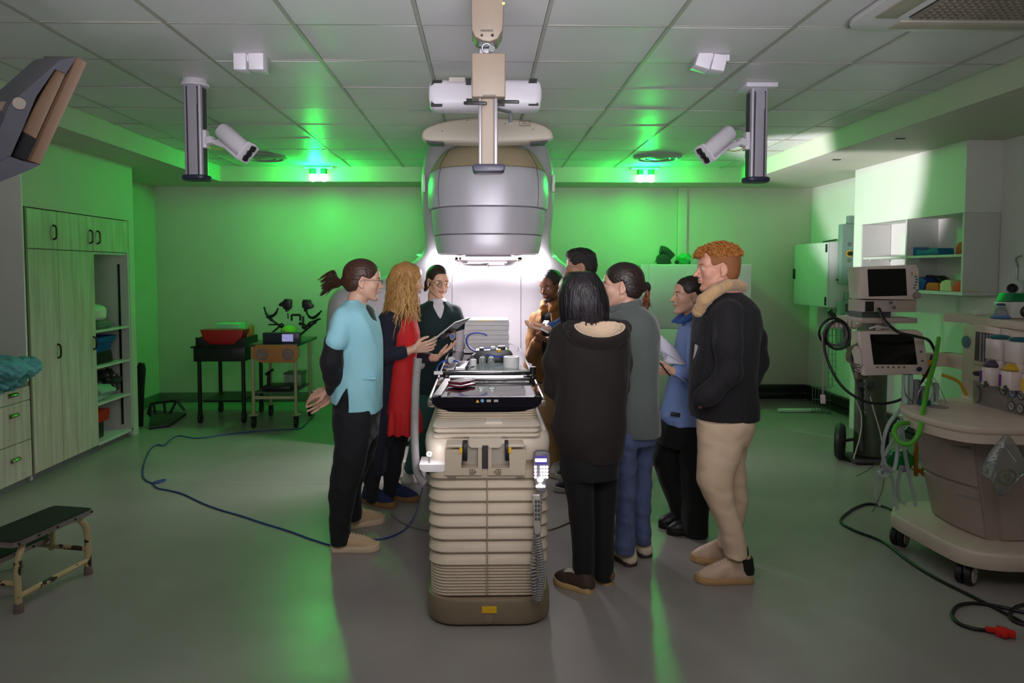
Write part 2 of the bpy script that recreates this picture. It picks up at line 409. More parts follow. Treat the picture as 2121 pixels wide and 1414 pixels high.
# accessory tray under the head
zb = P(1012, 527, 5.9).z
tr = MB()
tr.b2((XM-.28, 5.94, zb-.052), (XM+.28, 6.02, zb-.012), .008).b2((XM-.28, 6.36, zb-.052), (XM+.28, 6.44, zb-.012), .008)
tr.b2((XM-.28, 5.94, zb-.045), (XM-.22, 6.44, zb-.012), .004).b2((XM+.22, 5.94, zb-.045), (XM+.28, 6.44, zb-.012), .004)
tr.build('accessory_mount', mat('dark_steel', (70, 64, 66), rough=.35, metal=.7), lin_)
tr = MB().b2((XM-.17, 5.92, zb-.07), (XM+.15, 6.02, zb-.055)).b2((XM+.0, 5.90, zb-.085), (XM+.13, 5.97, zb-.066)).b2((XM-.20, 5.92, zb-.075), (XM-.05, 5.935, zb-.07))
for x in (-.235, .235): tr.cyl((XM+x, 5.95, zb-.052), (XM+x, 5.95, zb-.085), .006)
tr.cyl((XM-.005, 5.93, zb-.08), (XM-.005, 5.93, zb-.1), .008)
tr.build('accessory_tray', mat('tray_metal', (96, 86, 90), rough=.3, metal=.8), lin_)
M_ylw = mat('yellow_indicator', (220, 230, 90), emit=(.75, .9, .15), estr=3)
for x in (-.245, .235):
    MB().ell((XM+x, 5.938, zb-.024), .006).ell((XM+x, 5.938, zb-.040), .006).build('indicator_light', M_ylw, lin_)
MB().b2((XM-.19, 6.02, zb-.02), (XM+.19, 6.36, zb-.004)).build('collimator_window', M_white, lin_)

# ------------------------------------------------------------------ the treatment couch
co = thing('treatment_couch', 'beige radiotherapy couch with bellows pedestal and black table top', 'treatment couch', (.03, 3.8, 0))
def ring(cx, w, y0, y1, r, z, n=6): return [(cx+u, (y0+y1)/2+v, z) for u, v in rrect(w, (y1-y0)/2, r, n)]
XK = .025
M_base = mat('couch_base_metal', (150, 134, 112), rough=.38, metal=.45, var=.04)
R = [ring(XK, .275, 3.175, 4.5, .13, .012), ring(XK, .283, 3.165, 4.51, .135, .03), ring(XK, .283, 3.165, 4.51, .135, .115), ring(XK, .279, 3.17, 4.505, .13, .128), ring(XK, .268, 3.182, 4.49, .12, .133), ring(XK, .262, 3.19, 4.48, .115, .12)]
MB().rings(R).build('base', M_base, co)
MB().b2((XK-.03, 3.16, .072), (XK+.035, 3.168, .10)).build('yellow_plate', mat('yellow_label', (222, 178, 20), rough=.4), co)
MB().lathe((XK, 3.166, .045), (0, -1, 0), [(.022, 0), (.022, .004), (.016, .006), (.001, .006)], 18).build('base_plug', M_base, co)
# bellows
M_bel = mat('bellows_vinyl', (205, 190, 170), rough=.5, var=.05, vscale=4)
R = []
z_top, z_mid, z_bot = .675, .265, .125
def br(o, z): return ring(XK, .245+o, 3.235-o, 4.40+o, .085, z, 5)
for i in range(7):
    z1 = z_top-(z_top-z_mid)*i/7; h = (z_top-z_mid)/7
    for t, o in ((0, .004), (.12, .012), (.35, .021), (.6, .027), (.82, .030), (.93, .026), (.985, .010)):
        R.append(br(o-.002*i*0, z1-h*t))
for i in range(10):
    z1 = z_mid-(z_mid-z_bot)*i/10; h = (z_mid-z_bot)/10
    for t, o in ((.05, .012), (.35, .022), (.7, .022), (.95, .012)): R.append(br(o, z1-h*t))
MB().rings(R).build('bellows', M_bel, co, ang=28)
MB().b2((XK-.009, 3.198, .14), (XK-.004, 3.206, .67)).build('bellows_seam', mat('bellows_seam', (150, 138, 122), rough=.6), co)
# collar and carriage
cb = MB().rings([ring(XK, .262, 3.20, 4.45, .06, .668), ring(XK, .268, 3.19, 4.46, .06, .675), ring(XK, .268, 3.19, 4.46, .06, .705), ring(XK, .26, 3.2, 4.45, .06, .712)])
cb.build('pedestal_collar', M_beige2, co)
zt = P(1010, 905, 3.25).z
YC = 3.24
def ex(pts, Y, d, bev=0.0): return [P(x, y, Y) for x, y in pts], (0, d, 0), bev
# carriage body with side cheeks
cb = MB().rings([ring(XK-.004, .262, 3.30, 5.0, .07, .712), ring(XK-.004, .285, 3.27, 5.05, .09, .735), ring(XK-.004, .292, 3.26, 5.06, .10, .80), ring(XK-.004, .288, 3.27, 5.05, .10, .835), ring(XK-.004, .275, 3.29, 5.03, .09, .853)])
cb.build('carriage', M_beige, co)
# left ledge with illuminated button
led = MB().prism(*ex([(868, 962), (925, 962), (925, 977), (878, 977), (870, 972)], 3.19, .14), .006)
led.build('button_ledge', M_white, co)
M_glow = mat('button_glow', (255, 245, 255), emit=(1, .93, 1), estr=22)
c = P(889, 940, 3.215)
bt = MB().torus(c, (0, 1, 0), .0085, .0035, 20, 8).build('lit_button', M_glow, co, 'glowing white round button')
MB().cyl((c.x, c.y, c.z-.006), (c.x, c.y, P(889, 960, 3.2).z), .004).build('button_stem', M_steel, co)
light('button_light', 'POINT', (c.x+.0, c.y-.03, c.z+.005), (1, .95, 1), .16, shadow_soft_size=.01)
# bracket frames at the front
for k in (0, 1):
    if k == 0: poly = [(922, 931), (958, 931), (955, 969), (990, 969), (990, 931), (998, 931), (998, 984), (921, 984)]
    else: poly = [(1091, 931), (1054, 931), (1056, 969), (1018, 969), (1018, 931), (1011, 931), (1011, 984), (1087, 984)]
    MB().prism(*ex(poly, 3.175, .07), .0).build('bracket_frame', M_beige2, co)
    x0, x1 = ((924, 958), (1052, 1085))[k]
    MB().b2((P(x0, 931, 3.2).x, 3.176, P(0, 931, 3.175).z-.002), (P(x1, 931, 3.2).x, 3.42, P(0, 931, 3.175).z+.012), .004).build('bracket_arm', M_beige, co)
    x0, x1 = ((958, 968), (1046, 1055))[k]
    MB().b2((P(x0, 931, 3.2).x, 3.18, P(0, 960, 3.18).z), (P(x1, 931, 3.2).x, 3.42, P(0, 925, 3.18).z), .002).build('slide_rail', M_black, co)
    x = ((952,), (1057,))[k][0]
    MB().b2((P(x-3, 0, 3.17).x, 3.168, P(0, 943, 3.17).z), (P(x+3, 0, 3.17).x, 3.176, P(0, 932, 3.17).z)).build('yellow_tab', mat('yellow_label', (222, 178, 20)), co)
    x = ((978,), (1032,))[k][0]
    sq = MB(); a, b = P(x-5, 972, 3.172), P(x+5, 982, 3.172)
    for q in (((a.x, a.z), (b.x, a.z)), ((a.x, b.z), (b.x, b.z)), ((a.x, a.z), (a.x, b.z)), ((b.x, a.z), (b.x, b.z)), (((a.x+b.x)/2, a.z-.004), (a.x+.005, b.z+.005)), (((a.x+b.x)/2, a.z-.004), (b.x-.005, b.z+.005)), ((a.x+.005, b.z+.005), (b.x-.005, b.z+.005))):
        sq.tube([(q[0][0], 3.172, q[0][1]), (q[1][0], 3.172, q[1][1])], .0011, 4)
    xx = ((985,), (1024,))[k][0]; d = P(xx, 977, 3.172); sq.ell(d, .003)
    sq.build('hazard_symbol', mat('marking_brown', (70, 45, 35), rough=.6), co)
    x0, x1 = ((928, 944), (1070, 1086))[k]
    lb_ = MB()
    for i in range(7):
        u = P(x0+(x1-x0)*i/6, 989, 3.19); lb_.b2((u.x-.002, 3.188, u.z-.005), (u.x+.0012, 3.192, u.z+.005))
    lb_.build('serial_marking', mat('marking_grey', (90, 80, 70), rough=.6), co)
MB().prism(*ex([(971, 908), (1039, 908), (1039, 922), (1034, 927), (976, 927), (971, 922)], 3.22, .3), .003).build('centre_block', M_beige, co)
MB().b2((P(956, 0, 3.24).x, 3.245, P(0, 968, 3.24).z), (P(1056, 0, 3.24).x, 3.255, P(0, 926, 3.24).z)).build('recess_back', mat('recess_grey', (170, 162, 150), rough=.6), co)
MB().b2((P(998, 0, 3.21).x, 3.205, P(0, 975, 3.21).z), (P(1011, 0, 3.21).x, 3.25, P(0, 928, 3.21).z)).build('centre_slot', M_seam, co)
# stacked sliding trays between carriage and table top
zz = [P(1000, y, 3.34).z for y in (903, 889, 888, 871, 868, 852)]
def slab(w, y0, y1, z0, z1, r, name, m):
    e = min(.008, (z1-z0)*.4)
    MB().rings([ring(XK-.008, w-e, y0+e, y1, r, z0), ring(XK-.008, w, y0, y1, r, z0+e), ring(XK-.008, w, y0, y1, r, z1-e), ring(XK-.008, w-e, y0+e, y1, r, z1)]).build(name, m, co)
slab(.247, 3.25, 4.9, .842, .858, .03, 'slide_tray', M_beige)
slab(.243, 3.26, 4.9, .859, .886, .03, 'slide_tray', M_beige)
R = [ring(XK-.008, .245, 3.255, 4.9, .035, .887), ring(XK-.008, .247, 3.25, 4.9, .035, .893), ring(XK-.008, .236, 3.275, 4.9, .035, .905), ring(XK-.008, .225, 3.31, 4.9, .035, .909)]
MB().rings(R).build('slide_cover', M_beige, co)
MB().prism([(XK-.03, 3.268, .888), (XK+.065, 3.268, .888), (XK+.065, 3.268, .913), (XK-.012, 3.268, .913)], (0, .25, 0), .004).build('cover_boss', M_beige, co)
R = []
for i in range(5):
    z0 = .908+.011*i
    R += [ring(XK-.008, .228, 3.37, 4.9, .03, z0), ring(XK-.008, .236, 3.36, 4.9, .03, z0+.0035), ring(XK-.008, .236, 3.36, 4.9, .03, z0+.007), ring(XK-.008, .228, 3.37, 4.9, .03, z0+.0105)]
MB().rings(R).build('slide_bellows', M_beige2, co, ang=30)
# carbon table top: glossy flat top, hull shaped underside
M_carbon = mat('black_carbon_top', (20, 18, 24), rough=.06, var=.1, coat=.6, spec=.8)
YT0, YT1 = 3.36, 5.86
def top_ring(y, s=1.0, dz=0.0):
    w = .2625*s; cx = XK-.007; zt_ = 1.009
    o = [(-w, -.012), (-w*.985, -.030), (-w*.90, -.050), (-w*.70, -.066), (-w*.38, -.072), (w*.38, -.072), (w*.70, -.066), (w*.90, -.050), (w*.985, -.030), (w, -.012), (w*.98, 0), (w*.88, .003), (w*.86, 0), (-w*.86, 0), (-w*.88, .003), (-w*.98, 0)]
    return [(cx+u, y, zt_+v+dz) for u, v in o]
R = [top_ring(YT0, .97), top_ring(YT0+.006, .99), top_ring(YT0+.02), top_ring(YT1-.28), top_ring(YT1-.14, .97), top_ring(YT1-.05, .86), top_ring(YT1, .70)]
MB().rings(R).build('table_top', M_carbon, co, ang=30)
for sx in (-1, 1):
    MB().b2((XK-.007+sx*.262-.02, 3.42, .949), (XK-.007+sx*.262+.022, 3.52, .986), .006).build('rail_clamp', mat('clamp_metal', (128, 116, 104), rough=.3, metal=.6), co)
    MB().tube([(XK-.007+sx*.268, 3.40, .999), (XK-.007+sx*.27, 4.4, .999), (XK-.007+sx*.268, 5.6, .999)], .006, 6).build('edge_rail', M_steel, co)
sb = MB()
wb = [P(989, 831, 3.355), P(999, 830, 3.355), P(1012, 830, 3.355), P(1027, 830, 3.355)]
MB().prism([(wb[0].x-.008, 3.3585, wb[0].z-.006), (wb[0].x+.008, 3.3585, wb[0].z-.006), (wb[0].x, 3.3585, wb[0].z+.008)], (0, .004, 0)).build('warning_label', mat('yellow_label', (222, 178, 20)), co)
MB().lathe((wb[1].x, 3.362, wb[1].z), (0, -1, 0), [(.008, 0), (.008, .003), (.001, .003)], 14).build('blue_label', mat('blue_label', (90, 150, 200)), co)
for q in wb[2:]: MB().b2((q.x-.009, 3.358, q.z-.006), (q.x+.011, 3.366, q.z+.005)).build('grey_label', mat('grey_label', (150, 145, 140)), co)

# coiled cords and hand controllers hung on the couch
def coil(path, R_, r, turns, m=7, taper=None):
    pts = catmull(path, 24); L_ = [0]
    for a, b in zip(pts, pts[1:]): L_.append(L_[-1]+(b-a).length)
    o = []; n = int(turns*10)
    T0 = None; N = None
    for i in range(n+1):
        s_ = L_[-1]*i/n; k = min(max(next((j for j in range(1, len(L_)) if L_[j] >= s_), len(L_)-1), 1), len(L_)-1)
        f = (s_-L_[k-1])/max(L_[k]-L_[k-1], 1e-9); c_ = pts[k-1].lerp(pts[k], f); t = (pts[k]-pts[k-1]).normalized()
        if N is None: N = t.orthogonal().normalized()
        N = (N-t*N.dot(t)).normalized(); B = t.cross(N); a = 2*pi*turns*i/n
        o.append(c_+(N*math.cos(a)+B*math.sin(a))*R_)
    return MB().tube(o, r, 5)
M_cordg = mat('grey_cord', (140, 138, 138), rough=.45)
M_cordd = mat('dark_grey_cord', (74, 78, 78), rough=.45)
def pend(label, px_, grp=None):
    pass
t = thing('hand_controller', 'grey hand controller with glowing white keys hanging on the right of the couch', 'hand controller', P(1120, 1010, 3.14))
def slabp(pts, Y, d, bev): return MB().prism([P(x, y, Y) for x, y in pts], (0, d, 0), bev)
M_pend = mat('controller_grey', (112, 108, 116), rough=.4)
slabp([(1106, 940), (1112, 935), (1133, 935), (1139, 940), (1140, 962), (1136, 985), (1133, 1012), (1127, 1022), (1115, 1022), (1109, 1010), (1106, 985), (1104, 962)], 3.125, .04, .006).build('housing', M_pend, t)
slabp([(1109, 944), (1133, 944), (1133, 962), (1109, 962)], 3.122, .004, 0).build('screen', mat('dark_blue_screen', (50, 40, 110), emit=(.07, .05, .28), estr=.7), t)
M_key = mat('lit_key', (255, 250, 255), emit=(1, .95, 1), estr=5)
slabp([(1109, 950), (1132, 950), (1132, 956), (1109, 956)], 3.120, .003, 0).build('screen_line', M_key, t)
kb = MB(); slabp_ = []
for y in (967, 974, 981, 988): 
    for x in (1109, 1115, 1121, 1127, 1133):
        if (x + y) % 7 == 3: continue
        kb.ell(P(x, y, 3.121), (.0058, .003, .0058), 8, 6)
kb.ell(P(1119, 993, 3.12), (.014, .004, .012), 10, 6).ell(P(1119, 1005, 3.12), (.009, .004, .009), 10, 6)
for x in (1112, 1117, 1122, 1127): kb.ell(P(x, 1007, 3.121), (.005, .003, .006), 8, 6)
kb.build('lit_keys', M_key, t, 'glowing white keys')
coil([P(1117, 1024, 3.14), P(1113, 1090, 3.12), P(1107, 1150, 3.12), P(1106, 1200, 3.10), P(1113, 1243, 3.12)], .013, .0045, 34).build('coiled_cord', M_cordg, t)
t = thing('hand_controller', 'narrow pale hand controller with small square keys under the glowing one', 'hand controller', P(1112, 1100, 3.08))
slabp([(1103, 1026), (1118, 1026), (1120, 1032), (1119, 1080), (1121, 1100), (1115, 1108), (1108, 1106), (1106, 1090), (1106, 1060), (1102, 1034)], 3.075, .024, .005).build('housing', mat('controller_pale', (176, 170, 162), rough=.4), t)
kb = MB()
for i in range(5):
    for x in (1110, 1116): c = P(x, 1038+i*9, 3.073); kb.b2((c.x-.0045, 3.069, c.z-.006), (c.x+.0045, 3.078, c.z+.006), .001)
kb.build('keys', M_cordd, t)
coil([P(1113, 1108, 3.087), P(1119, 1150, 3.08), P(1122, 1190, 3.08), P(1116, 1240, 3.09)], .012, .0045, 26).build('coiled_cord', M_cordg, t)
t = coil([P(866, 742, 3.42), P(861, 800, 3.38), P(859, 900, 3.30), P(862, 965, 3.26), P(870, 990, 3.25), P(879, 1000, 3.25)], .0155, .0042, 92)
tag(t.build('coiled_hose', M_cordg), 'grey coiled cable hanging down the left side of the couch beside the red dress', 'cable')
# ------------------------------------------------------------------ left side furniture
def wood_mat(name, c1, c2):
    m = mat(name, c1, rough=.5, col2=c2, vscale=3.2, stretch=(7, 7, .55), bump=.06, bscale=30)
    return m
M_wood = wood_mat('pale_wood_laminate', (176, 168, 150), (208, 202, 186))
M_wood2 = wood_mat('grey_wood_edge', (120, 108, 92), (140, 128, 110))
M_mel = mat('white_melamine', (206, 205, 200), rough=.4, var=.03)
M_bronze = mat('dark_bronze_pull', (66, 52, 36), rough=.3, metal=.8)
M_cup = mat('brass_cup_pull', (150, 150, 110), rough=.25, metal=.85)
y0, y1, y2, y3 = 5.45, 5.85, 6.39, 7.015
XF = XL
wr = thing('storage_cupboard', 'tall pale wood-grain cupboard with one open shelf bay against the left wall', 'cupboard', (XF-.3, 6.2, 0))
MB().b2((-3.97, y0, .02), (XF-.02, y0+.022, 2.07)).b2((-3.97, y3-.02, .02), (XF-.004, y3, 2.07)).b2((-3.97, y0, .02), (-3.95, y3, 2.07)).b2((-3.95, y2-.02, .06), (XF-.02, y2, 1.76)).b2((-3.95, y0, 2.045), (XF-.02, y3, 2.07)).b2((-3.95, y0, 1.745), (XF-.02, y3, 1.765)).build('carcass', M_mel, wr)
MB().b2((XF-.012, y0-.004, .06), (XF+.004, y0+.018, 2.07)).build('edge_trim', M_wood2, wr)
MB().b2((-3.95, y2, .055), (XF-.004, y3, .08)).build('bottom_shelf', M_mel, wr)
MB().b2((-3.95, y0, .0), (XF-.06, y3, .055)).build('plinth', M_skirt, wr)
for z in (1.072, .752, .425): MB().b2((-3.95, y2, z-.02), (XF-.012, y3-.02, z)).build('shelf', M_mel, wr)
MB().b2((XF-.10, y3-.026, .12), (XF-.08, y3-.019, 1.66)).build('shelf_standard', M_black, wr, 'black slotted shelf strip')
def pull(door, y, z, h=.055):
    MB().tube([(XF+.0, y, z-h), (XF+.022, y, z-h*.8), (XF+.026, y, z), (XF+.022, y, z+h*.8), (XF+.0, y, z+h)], .0075, 8, 3).build('handle', M_bronze, door)
def door(a, b, z0, z1, hy, hz):
    d = MB().b2((XF-.018, a+.003, z0), (XF, b-.003, z1), .0015, 1).build('door', M_wood, wr); pull(d, hy, hz)
door(y0+.02, y1, 1.768, 2.066, y1-.05, 1.90); door(y1, y2, 1.768, 2.066, y2-.06, 1.89); door(y2, y3, 1.768, 2.066, y2+.06, 1.89)
door(y0+.02, y1, .065, 1.760, y1-.04, .96); door(y1, y2, .065, 1.760, y2-.05, .97)
# low drawer unit beside it
du = thing('drawer_unit', 'low pale wood-grain drawer unit left of the tall cupboard, under the teal cloth', 'drawer unit', (XF-.3, 5.1, 0))
MB().b2((-3.95, 4.70, .06), (XF-.02, 5.44, .745)).build('carcass', M_mel, du)
MB().b2((-3.95, 4.70, 0), (XF-.05, 5.44, .06)).build('plinth', M_skirt, du)
for z0, z1 in ((.065, .338), (.345, .634), (.641, .742)):
    d = MB().b2((XF-.018, 4.71, z0), (XF, 5.438, z1), .0015, 1).build('drawer', M_wood, du)
    zc = (z0+z1)/2+(.03 if z1-z0 > .2 else .012); zc = .555 if z0 > .3 and z0 < .5 else zc
    hb = MB()
    yy = 5.245
    for i in range(7):
        pass
    R = [[(XF+r*math.cos(t)*.026, yy+u, zc+.012-.026*math.sin(t)*r*.0-.018*(1-math.cos(t))*0+.0) for t in (0,)] for r, u in ((1, 0),)]
    hb.rings([[(XF+.002+.024*math.sin(pi*j/8)*s_, yy+u, zc-.018+.034*j/8) for j in range(9)] for u, s_ in ((-.052, .02), (-.046, .7), (-.03, 1), (0, 1.05), (.03, 1), (.046, .7), (.052, .02))]).build('handle', M_cup, d)
tag(MB().b2((-3.975, 3.4, .75), (XF+.015, 5.405, .785), .004).build('worktop', mat('grey_worktop', (128, 126, 122), rough=.35)), 'grey worktop over the low drawers at the left edge', 'worktop')
# things in the open bay
M_pil = mat('white_pillow_cotton', (214, 214, 206), rough=.7, bump=.2, bscale=14)
def blob(c, r, seed=1, amp=.08, freq=3.0, flat=None, n=32, m=20, ex=1.0):
    "soft lumpy body"
    rr = random.Random(seed); ph = [rr.uniform(0, 6.28) for _ in range(12)]
    mb = MB(); R = []
    for i in range(m+1):
        th = pi*i/m; row = []
        for j in range(n):
            f = 2*pi*j/n
            d = Vector((math.sin(th)*math.cos(f), math.sin(th)*math.sin(f), -math.cos(th)))
            w = 1+amp*(math.sin(freq*d.x*2+ph[0])*math.cos(freq*d.y*2+ph[1])+.6*math.sin(freq*2.3*d.z+ph[2]+3*d.x)+.4*math.sin(freq*4*d.y+ph[3])*math.cos(freq*3.1*d.x+ph[4]))
            if ex != 1.0: d = Vector([math.copysign(abs(v)**ex, v) for v in d])
            p = Vector((c[0]+r[0]*d.x*w, c[1]+r[1]*d.y*w, c[2]+r[2]*d.z*w))
            if flat is not None: p.z = max(p.z, flat)
            row.append(p)
        R.append(row)
    return mb.rings(R)
tag(blob((-3.60, 6.58, 1.215), (.18, .17, .085), 4, .05, 2.2, 1.152, ex=.8).build('pillow', M_pil), 'white pillow lying on the top shelf of the open cupboard bay', 'pillow')
tag(MB().box((-3.84, 6.90, 1.132), (.10, .10, .118), Euler((0, 0, .1)), .01).build('folded_linen', M_pil), 'small square white folded pad at the back of the pillow shelf', 'pad')
t = thing('plastic_bag', 'crumpled clear green tinted bag under the white pillow', 'bag', (-3.5, 6.75, 1.072))
blob((-3.55, 6.68, 1.105), (.13, .20, .040), 9, .16, 5, 1.0725).build('bag_film', mat('clear_film', (205, 225, 210), rough=.12, trans=.75, bump=.8, bscale=35), t)
t = thing('storage_tub', 'blue plastic tub on the middle shelf of the open cupboard bay', 'tub', (-3.62, 6.66, .752))
MB().rings([[(-3.60+u*s, 6.66+v*s, z) for u, v in rrect(.17, .20, .07, 5)] for s, z in ((.78, .86), (.95, .96), (1.03, 1.0), (1.05, 1.0), (1.02, .955))]).build('tub', mat('blue_plastic', (22, 82, 150), rough=.35), t)
MB().rings([[(-3.60+u*s, 6.66+v*s, z) for u, v in rrect(.16, .19, .05, 5)] for s, z in ((.8, .7525), (.92, .76), (.86, .862))]).build('tub_base', M_black, t)
tag(blob((-3.62, 6.60, .50), (.22, .17, .075), 13, .12, 3.1, .4255, ex=.8).build('folded_sheet', mat('pale_green_linen', (150, 180, 160), rough=.8, bump=.4, bscale=18)), 'pale green folded linen bundle on the third shelf of the open bay', 'linen')
tag(blob((-3.58, 6.90, .55), (.12, .085, .115), 21, .18, 3.7, .4255).build('plastic_sack', mat('dark_film', (44, 50, 40), rough=.25, bump=.6, bscale=30)), 'dark crumpled sack standing behind the green linen bundle', 'sack')
tag(MB().prism([(XF-.02-.40, 6.42, .235), (XF-.06, 6.42, .235), (XF-.045, 6.42, .34), (XF-.42, 6.42, .34)], (0, .27, 0), .012).build('red_cushion', mat('red_foam', (188, 30, 28), rough=.5)), 'red wedge cushion on the lowest shelf of the cupboard', 'cushion')
tag(MB().b2((XF-.40, 6.42, .0805), (XF-.08, 6.64, .233), .02).build('storage_box', M_black), 'black box under the red wedge cushion on the lowest shelf', 'box')

# step stool with chipped cream tube frame
M_cream = mat('cream_enamel', (196, 178, 132), rough=.4, var=.1)
def chip_mat():
    m = mat('chipped_cream_enamel', (196, 178, 132), rough=.42, var=.08)
    nt = m.node_tree; b = nt.nodes['Principled BSDF']; L = nt.links.new
    tc = nt.nodes.new('ShaderNodeTexCoord'); n = nt.nodes.new('ShaderNodeTexNoise'); n.inputs['Scale'].default_value = 16; n.inputs['Detail'].default_value = 6
    L(tc.outputs['Object'], n.inputs['Vector'])
    r = nt.nodes.new('ShaderNodeMapRange'); r.inputs[1].default_value = .545; r.inputs[2].default_value = .555; L(n.outputs[0], r.inputs[0])
    mx = nt.nodes.new('ShaderNodeMix'); mx.data_type = 'RGBA'
    L(r.outputs[0], mx.inputs[0]); L(b.inputs['Base Color'].links[0].from_socket, mx.inputs[6]); mx.inputs[7].default_value = (.035, .018, .012, 1)
    L(mx.outputs[2], b.inputs['Base Color']); return m
M_chip = chip_mat()
M_tread = mat('black_ribbed_rubber', (20, 19, 19), rough=.75, bump=.3, bscale=260)
M_alu = mat('aluminium_edge', (190, 176, 178), rough=.3, metal=.85, var=.15)
M_rub = mat('grey_rubber_foot', (120, 104, 92), rough=.7)
st = thing('step_stool', 'two-tread step stool with black rubber tops and chipped cream legs at the lower left', 'step stool', (-2.3, 3.6, 0))
A, B = Vector((-2.176, 3.36, 0)), Vector((-2.085, 3.79, 0))
u = (B-A).normalized(); v = Vector((-u.y, u.x, 0))
def S(a, b, z): return A+u*a+v*b+Vector((0, 0, z))
Lw = (B-A).length
def tread(b0, b1, z, nm):
    def out(z_, e): return [S(-.03-e+(Lw+.06+2*e)*(p[0]+.5), (b0+b1)/2+p[1]*(b1-b0+2*e), z_) for p in rrect(.5, .5, .09, 5)]
    o = MB().rings([out(z-.026, 0), out(z-.026, .004), out(z-.002, .004), out(z-.002, 0)]).build(nm+'_edge', M_alu, st)
    MB().rings([out(z-.020, -.001), out(z, -.001), out(z+.002, -.006)]).build(nm, M_tread, st)
    rb = MB()
    for i in range(5): rb.ell(S(-.01+(Lw+.02)*i/4, b0-.005, z-.013), .006, 8, 6)
    rb.build('rivet', M_bronze, o)
tread(-.02, .225, .345, 'upper_tread'); tread(.235, .46, .185, 'lower_tread')
for a in (0, Lw):
    MB().tube([S(a, 0, .02), S(a, 0, .22), S(a+(.03 if a == 0 else -.03), .005, .29), S(a+(.07 if a == 0 else -.07), .02, .315), S(Lw/2, .02, .317)], .016, 10, 5).build('leg', M_chip, st)
    MB().tube([S(a, .205, .315), S(a, .215, .14), S(a, .22, .115)], .014, 8).build('rear_post', M_cream, st)
    MB().tube([S(a, 0, .135), S(a, .22, .135), S(a, .40, .135), S(a, .43, .10), S(a, .43, .02)], .013, 8, 3).build('side_rail', M_chip, st)
    for b in (0, .43): MB().lathe(S(a, b, 0), (0, 0, 1), [(.021, 0), (.022, .004), (.019, .04), (.017, .045)], 14).build('rubber_foot', M_rub, st)
MB().tube([S(0, 0, .075), S(Lw, 0, .075)], .014, 8).build('front_rail', M_chip, st)
MB().tube([S(0, .43, .155), S(Lw, .43, .155)], .012, 8).build('rear_rail', M_cream, st)

# wall monitor on a bracket at the upper left
M_mtan = mat('monitor_brown_case', (100, 77, 60), rough=.5, var=.04)
M_mgrey = mat('monitor_grey_case', (72, 72, 80), rough=.4)
wm = thing('ceiling_monitor', 'brown-cased monitor tilted on a ceiling bracket at the upper left', 'monitor', P(100, 230, 2.7))
YM = 2.55
MB().prism([P(x, y, YM) for x, y in ((160, 117), (181, 130), (84, 341), (62, 334))], (-.36*1.0, .42*1.0, .12*1.0), .004).build('screen_frame', M_mtan, wm)
MB().prism([P(x, y, YM+.03) for x, y in ((114, 143), (137, 152), (75, 288), (44, 271))], (-.36*0.84, .42*0.84, .12*0.84), .004).build('rear_housing', M_mtan, wm)
MB().prism([P(x, y, YM+.035) for x, y in ((45, 272), (78, 288), (60, 334), (20, 323))], (-.36*0.8, .42*0.8, .12*0.8)).build('vent_housing', M_black, wm)
MB().prism([P(x, y, YM+.01) for x, y in ((137, 152), (160, 117), (122, 126), (20, 216), (2, 262), (-30, 330), (-60, 372), (0, 350), (22, 323), (45, 271), (75, 200), (114, 143))], (-.36*0.8, .42*0.8, .12*0.8)).build('rear_shell', M_mgrey, wm)
MB().prism([P(x, y, YM-.005) for x, y in ((20, 324), (48, 334), (84, 341), (60, 353), (-60, 400), (-60, 366))], (-.36*0.88, .42*0.88, .12*0.88)).build('lower_bezel', M_mgrey, wm)
bb = MB().bar(P(-80, 225, YM+.15), P(44, 222, YM+.1), .05, .035, .006).bar(P(44, 205, YM+.08), P(30, 290, YM+.06), .035, .03, .005).bar(P(57, 206, YM+.07), P(20, 290, YM+.04), .012, .02).bar(P(-60, 222, YM+.2), P(-60, -40, YM+.2), .05, .05)
bb.cyl(P(40, 214, YM), P(40, 214, YM+.12), .02).cyl(P(56, 224, YM+.02), P(56, 224, YM+.1), .008)
bb.build('bracket', mat('bracket_tan', (110, 96, 84), rough=.45), wm)
# teal cloth heaped on the worktop end
# far left corner: leaning black board and black frame on the floor
tag(MB().prism([P(x, y, 7.40)+Vector((0, 0, 0)) for x, y in ((282, 884), (282, 760), (286, 751), (296, 753), (299, 765), (296, 800), (293, 884))], (0, .05, 0), .01).build('immobilisation_board', M_black), 'tall black rounded board standing on end beside the open cupboard', 'board')
t = thing('positioning_frame', 'low black frame apparatus lying on the floor in the far left corner', 'frame', (-3.25, 7.6, 0))
p = [Pz(x, y, .02) for x, y in ((308, 886), (352, 880), (386, 856), (314, 850))]
MB().prism([(q.x, q.y, .0) for q in p], (0, 0, .03), .006).build('base_board', M_black, t)
def fp(x, y, Y=7.6): return P(x, y, Y)
for nm, seg in (('upright', [(310, 862), (312, 836)]), ('upright', [(318, 836), (322, 858)]), ('upright', [(340, 834), (342, 856)]), ('top_bar', [(312, 836), (322, 834), (366, 829)]), ('brace', [(366, 829), (382, 850)]), ('brace', [(366, 829), (352, 856)]), ('brace', [(312, 836), (306, 858)])):
    MB().tube([fp(*q) for q in seg], .013, 8).build(nm, M_black, t)

